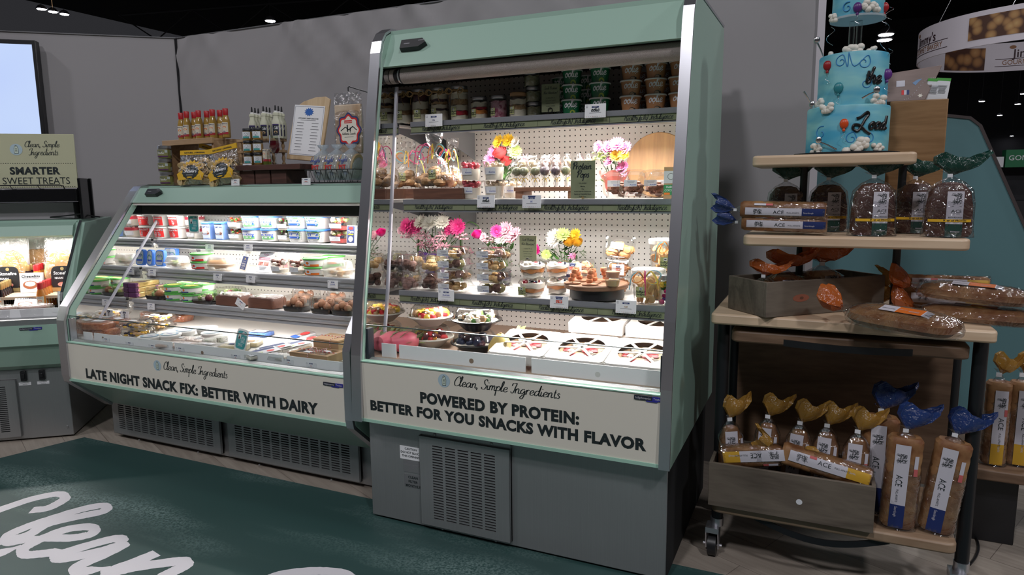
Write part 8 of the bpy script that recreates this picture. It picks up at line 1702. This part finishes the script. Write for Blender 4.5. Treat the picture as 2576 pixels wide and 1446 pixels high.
g = G(); fn = plane((0, 0, 0), (1, 0, 0), (0, 0, 1)); g.quad(-.035, -.008, .058, .082, fn, 0); g.quad(-.018, -.010, .025, .043, fn, 3); g.quad(-.010, -.002, .025, .043, fn, 0); g.quad(-.002, .006, .025, .043, fn, 2); poly(g, [(.015, .070), (.03, .082), (.045, .085), (.032, .070), (.025, .06)], fn, 1); star = [(.04+.009*(1-.5*(i % 2))*math.cos(a), .018+.009*(1-.5*(i % 2))*math.sin(a)) for i, a in enumerate(np.linspace(0, 2*PI, 13)[:-1])]; poly(g, star, fn, 4)
for i in range(16): a = i/16; disc(g, .085-.10*a, .085-.075*a+.014*math.sin(a*6), .0012, fn, 0, 6)
build('map_print', g, [LILAC, mat('plane_blue', (.18, .30, .50), .5), NAVY, RED, CREAMF], o, smooth=0)
for i, dx in enumerate((.04, .066)):
    o = root('seed_packet', ((xa+xb2)/2+dx, 2.872, Z2s+hb-.006), ['left', 'right'][i]+' white packet with green top edge standing behind the map board', 'packet', 'green-topped packets'); o.rotation_euler = (-.1, .12, 0); g = G(); g.sq([(.022, .004, 0), (.022, .006, .04), (.022, .002, .08)], 20, 5); build('packet', g, LABELW, o); g = G(); g.box(-.022, .022, -.003, .003, .072, .082); build('green_edge', g, GREENLID, o); g = G(); lines(g, plane((0, -.0075, .02), (1, 0, 0), (0, .0, 1)), 0, .034, .03, 6, .005, 0, .002); build('print', g, GREYINK, o, smooth=0)
# ---------------------------------------------------------------- second bread stand at the right edge
Ys = 3.0; zs = ony(2510, 1172, Ys).z; xs = ony(2452, 1172, Ys).x-.05
o = root('bread_stand', (0, 0, 0), 'second wooden bread stand cut by the right picture edge', 'stand'); g = G(); g.box(xs, xs+.75, Ys-.06, Ys+.36, zs-.042, zs); build('shelf', g, OAK, o, bevel=.006); g = G(); g.box(xs+.05, xs+.2, Ys+.02, Ys+.2, 0.0, zs-.042); build('foot', g, BLACK, o, bevel=.004); g = G(); g.box(xs+.5, xs+.65, Ys+.02, Ys+.2, 0, zs-.042); build('foot', g, BLACK, o, bevel=.004)
for i, (px, yy) in enumerate(((2502, Ys+.02), (2560, Ys+.05))): PULLG((xat(px, yy, zs+.12), yy, zs+.001), ['left', 'right'][i]+' gold-footed pull-apart loaf standing on the second bread stand', 'gold-footed pull-apart loaves', rz=-.15, scale=(1.1, 1.1, 1.28))
o = root('floor_cable', (0, 0, 0), 'thin dark cable looping on the floor right of the cart', 'cable'); g = G(); g.tube([tuple(onz(x, y, .005)) for x, y in smooth_pts([(2425, 1325), (2452, 1345), (2462, 1375), (2455, 1400), (2440, 1420)], 6)], .004, 6); build('cable', g, BLACK, o)
# ---------------------------------------------------------------- teal case behind
o = root('teal_display_case', (0, 0, 0), 'teal side of another display case behind the bread cart', 'display case'); Yt = 4.0; TEALP = mat('teal_paint', (.10, .21, .23), .45); tq = [(-.6, 0), (-.6, 1.70), (.53, 1.70), (.62, 1.685), (.66, 1.65), (.995, .90), (.995, .45), (.75, .25), (.75, 0)]
g = G(); g.ext(tq, 'Y', Yt, Yt+.05); build('end_panel', g, TEALP, o, smooth=0); g = G(); g.band(tq[1:7], .014, 'Y', Yt-.006, Yt+.056); build('edge_trim', g, mat('brown_trim', (.12, .10, .10), .35, .6), o); g = G(); g.box(-.6, .72, Yt+.05, Yt+1.6, 0, .45); g.box(-.6, .5, Yt+.05, Yt+1.6, 1.62, 1.69); g.box(-.6, -.5, Yt+.05, Yt+1.6, .45, 1.62); build('case_body', g, TEALP, o, smooth=0)
# ---------------------------------------------------------------- hanging ring sign
RC = Vector((2.845, 13.05, 0)); Rr = 1.6; z0, z1 = 3.28, 3.75
o = root('ring_sign', (RC.x, RC.y, z0), 'large white hanging ring sign lettered for a gourmet bakery', 'sign'); hh = z1-z0
def food(nm, c1, c2, c3, sc):
    mt = mat(nm, c1, .6); nt = mt.node_tree; N = nt.nodes.new; tc = N('ShaderNodeTexCoord'); v = N('ShaderNodeTexVoronoi'); v.inputs['Scale'].default_value = sc; nt.links.new(tc.outputs['Object'], v.inputs[0]); rp = N('ShaderNodeValToRGB'); rp.color_ramp.elements[0].color = (*c1, 1); rp.color_ramp.elements[1].color = (*c3, 1); e = rp.color_ramp.elements.new(.35); e.color = (*c2, 1); rp.color_ramp.elements[-1].position = .62; nt.links.new(v.outputs[0], rp.inputs[0]); nt.links.new(rp.outputs[0], nt.nodes['Principled BSDF'].inputs['Base Color']); return mt
WB2 = mat('white_banner', (.66, .62, .68), .7); g = G(); n = 96
for rr in (Rr, Rr-.02): g.loft([[(rr*math.cos(2*PI*i/n), rr*math.sin(2*PI*i/n), z) for i in range(n)] for z in (0, hh)], False, False)
for z in (0, hh): g.add([(r*math.cos(2*PI*i/n), r*math.sin(2*PI*i/n), z) for i in range(n) for r in (Rr-.02, Rr)], [(2*i, 2*i+1, (2*i+3) % (2*n), (2*i+2) % (2*n)) for i in range(n)])
build('fabric_ring', g, WB2, o, smooth=60)
def aat(px, near):
    best = None
    for k in range(720):
        a = k*PI/360; p = RC+Vector((Rr*math.cos(a), Rr*math.sin(a), 3.5)); v = p-CAM; zz = v.dot(FW); x = 1288+FPX*v.dot(RR)/zz; d = (v-Vector((0, 0, v.z))).normalized(); nf = d.dot(Vector((math.cos(a), math.sin(a), 0))) < 0
        if nf == near and (best is None or abs(x-px) < best[0]): best = (abs(x-px), a)
    return best[1]
outer = lambda a0: (lambda x, y: ((Rr+.004)*math.cos(a0+x/Rr), (Rr+.004)*math.sin(a0+x/Rr), y)); inner = lambda a0: (lambda x, y: ((Rr-.025)*math.cos(a0-x/Rr), (Rr-.025)*math.sin(a0-x/Rr), y))
BK = [mat('brown_print', (.035, .012, .018), .6), mat('tan_print', (.26, .12, .05), .6)]
def brand(a, f, nm):
    g = G(); fn = f(a); ctext(g, "Jimmy's", fn, .19, 0, .0, .225, .012); g.quad(-.55, .55, .200, .209, fn, 0, 10, 1); ctext(g, 'GOURMET BAKERY', fn, .112, 1, 0, .108, 0, .92); g.quad(-.55, .55, .080, .088, fn, 0, 10, 1); g2 = [(-.30+.05*math.cos(t), .395+.03*math.sin(t)) for t in np.linspace(0, 2*PI, 14)[:-1]]; poly(g, g2, fn, 1); build('brand_print', g, BK, o, smooth=0)
brand(aat(2328, True), outer, 'a'); brand(aat(2600, False), inner, 'b')
a0, a1 = aat(2436, True), aat(2680, True); da = ((a1-a0+PI) % (2*PI))-PI; g = G(); g.quad(0, da*Rr, .09, .40, outer(a0), 0, 30, 1); build('cookie_picture', g, food('cookie_print', (.50, .32, .13), (.36, .19, .07), (.07, .025, .012), 7.5), o)
a0, a1 = aat(2374, False), aat(2476, False); da = ((a0-a1+PI) % (2*PI))-PI; g = G(); g.quad(0, abs(da)*Rr, .03, .40, inner(a0), 0, 20, 1); build('bread_picture', g, food('bread_print', (.42, .23, .09), (.30, .14, .05), (.06, .02, .01), 5.5), o)
for px, near in ((2360, True), (2545, True)):
    a = aat(px, near); g = G(); p = Vector((Rr*math.cos(a), Rr*math.sin(a), hh)); g.tube([tuple(p), tuple(p*1.0+Vector((.9, -.4, 2.2)))], .006, 5); g.tube([tuple(p+Vector((.9, -.4, 2.2))), tuple(p+Vector((2.0, -.5, 13-z1)))], .005, 5); build('hanging_wire', g, WIRE, o)
# ---------------------------------------------------------------- distant booth
P = ony(2530, 455, 14); bx, bz = P.x, P.z
o = root('far_booth_counter', (0, 0, 0), 'dark far booth counter under the green sign', 'counter'); g = G(); g.box(bx-.7, bx+3, 14, 14.8, 0, ony(2530, 505, 14).z); build('counter', g, BLACK, o); g = G(); g.box(bx-.7, bx+3, 14.9, 15, 0, ony(2530, 420, 15).z); build('back_wall', g, HALL, o)
o = root('green_booth_sign', (ony(2528, 420, 14.5).x, 14.5, ony(2528, 421, 14.5).z), 'green lettered sign box at the right edge in the far booth', 'sign'); g = G(); g.box(0, 1.4, 0, .3, 0, .30); build('sign_box', g, mat('booth_green', (.01, .16, .06), .5), o); g = G(); fn = plane((.04, -.002, .12), (1, 0, 0), (0, 0, 1)); g.put(text('GONNELLA', .12, .01), fn, 0); lines(g, fn, .4, -.05, .3, 1, .1, 0, .02); build('sign_lettering', g, LABELW, o, smooth=0)
for i, (p0, p1) in enumerate(((2490, 2502), (2503, 2526))): a, b = ony(p0, 421, 14.5), ony(p1, 394, 14.5); q = root('white_display_box', (a.x, 14.5, a.z), ['narrow', 'wide'][i]+' white box left of the green booth sign', 'box', 'white booth boxes'); g = G(); g.box(0, b.x-a.x, 0, .3, 0, b.z-a.z); build('box', g, LABELW, q, smooth=0)
a, b = ony(2495, 466, 14.2), ony(2516, 429, 14.2); o = root('red_panel', (a.x, 14.2, a.z), 'small red panel under the white booth boxes', 'panel'); g = G(); g.box(0, b.x-a.x, 0, .04, 0, b.z-a.z); build('panel', g, mat('booth_red', (.35, .01, .02), .5), o, smooth=0)
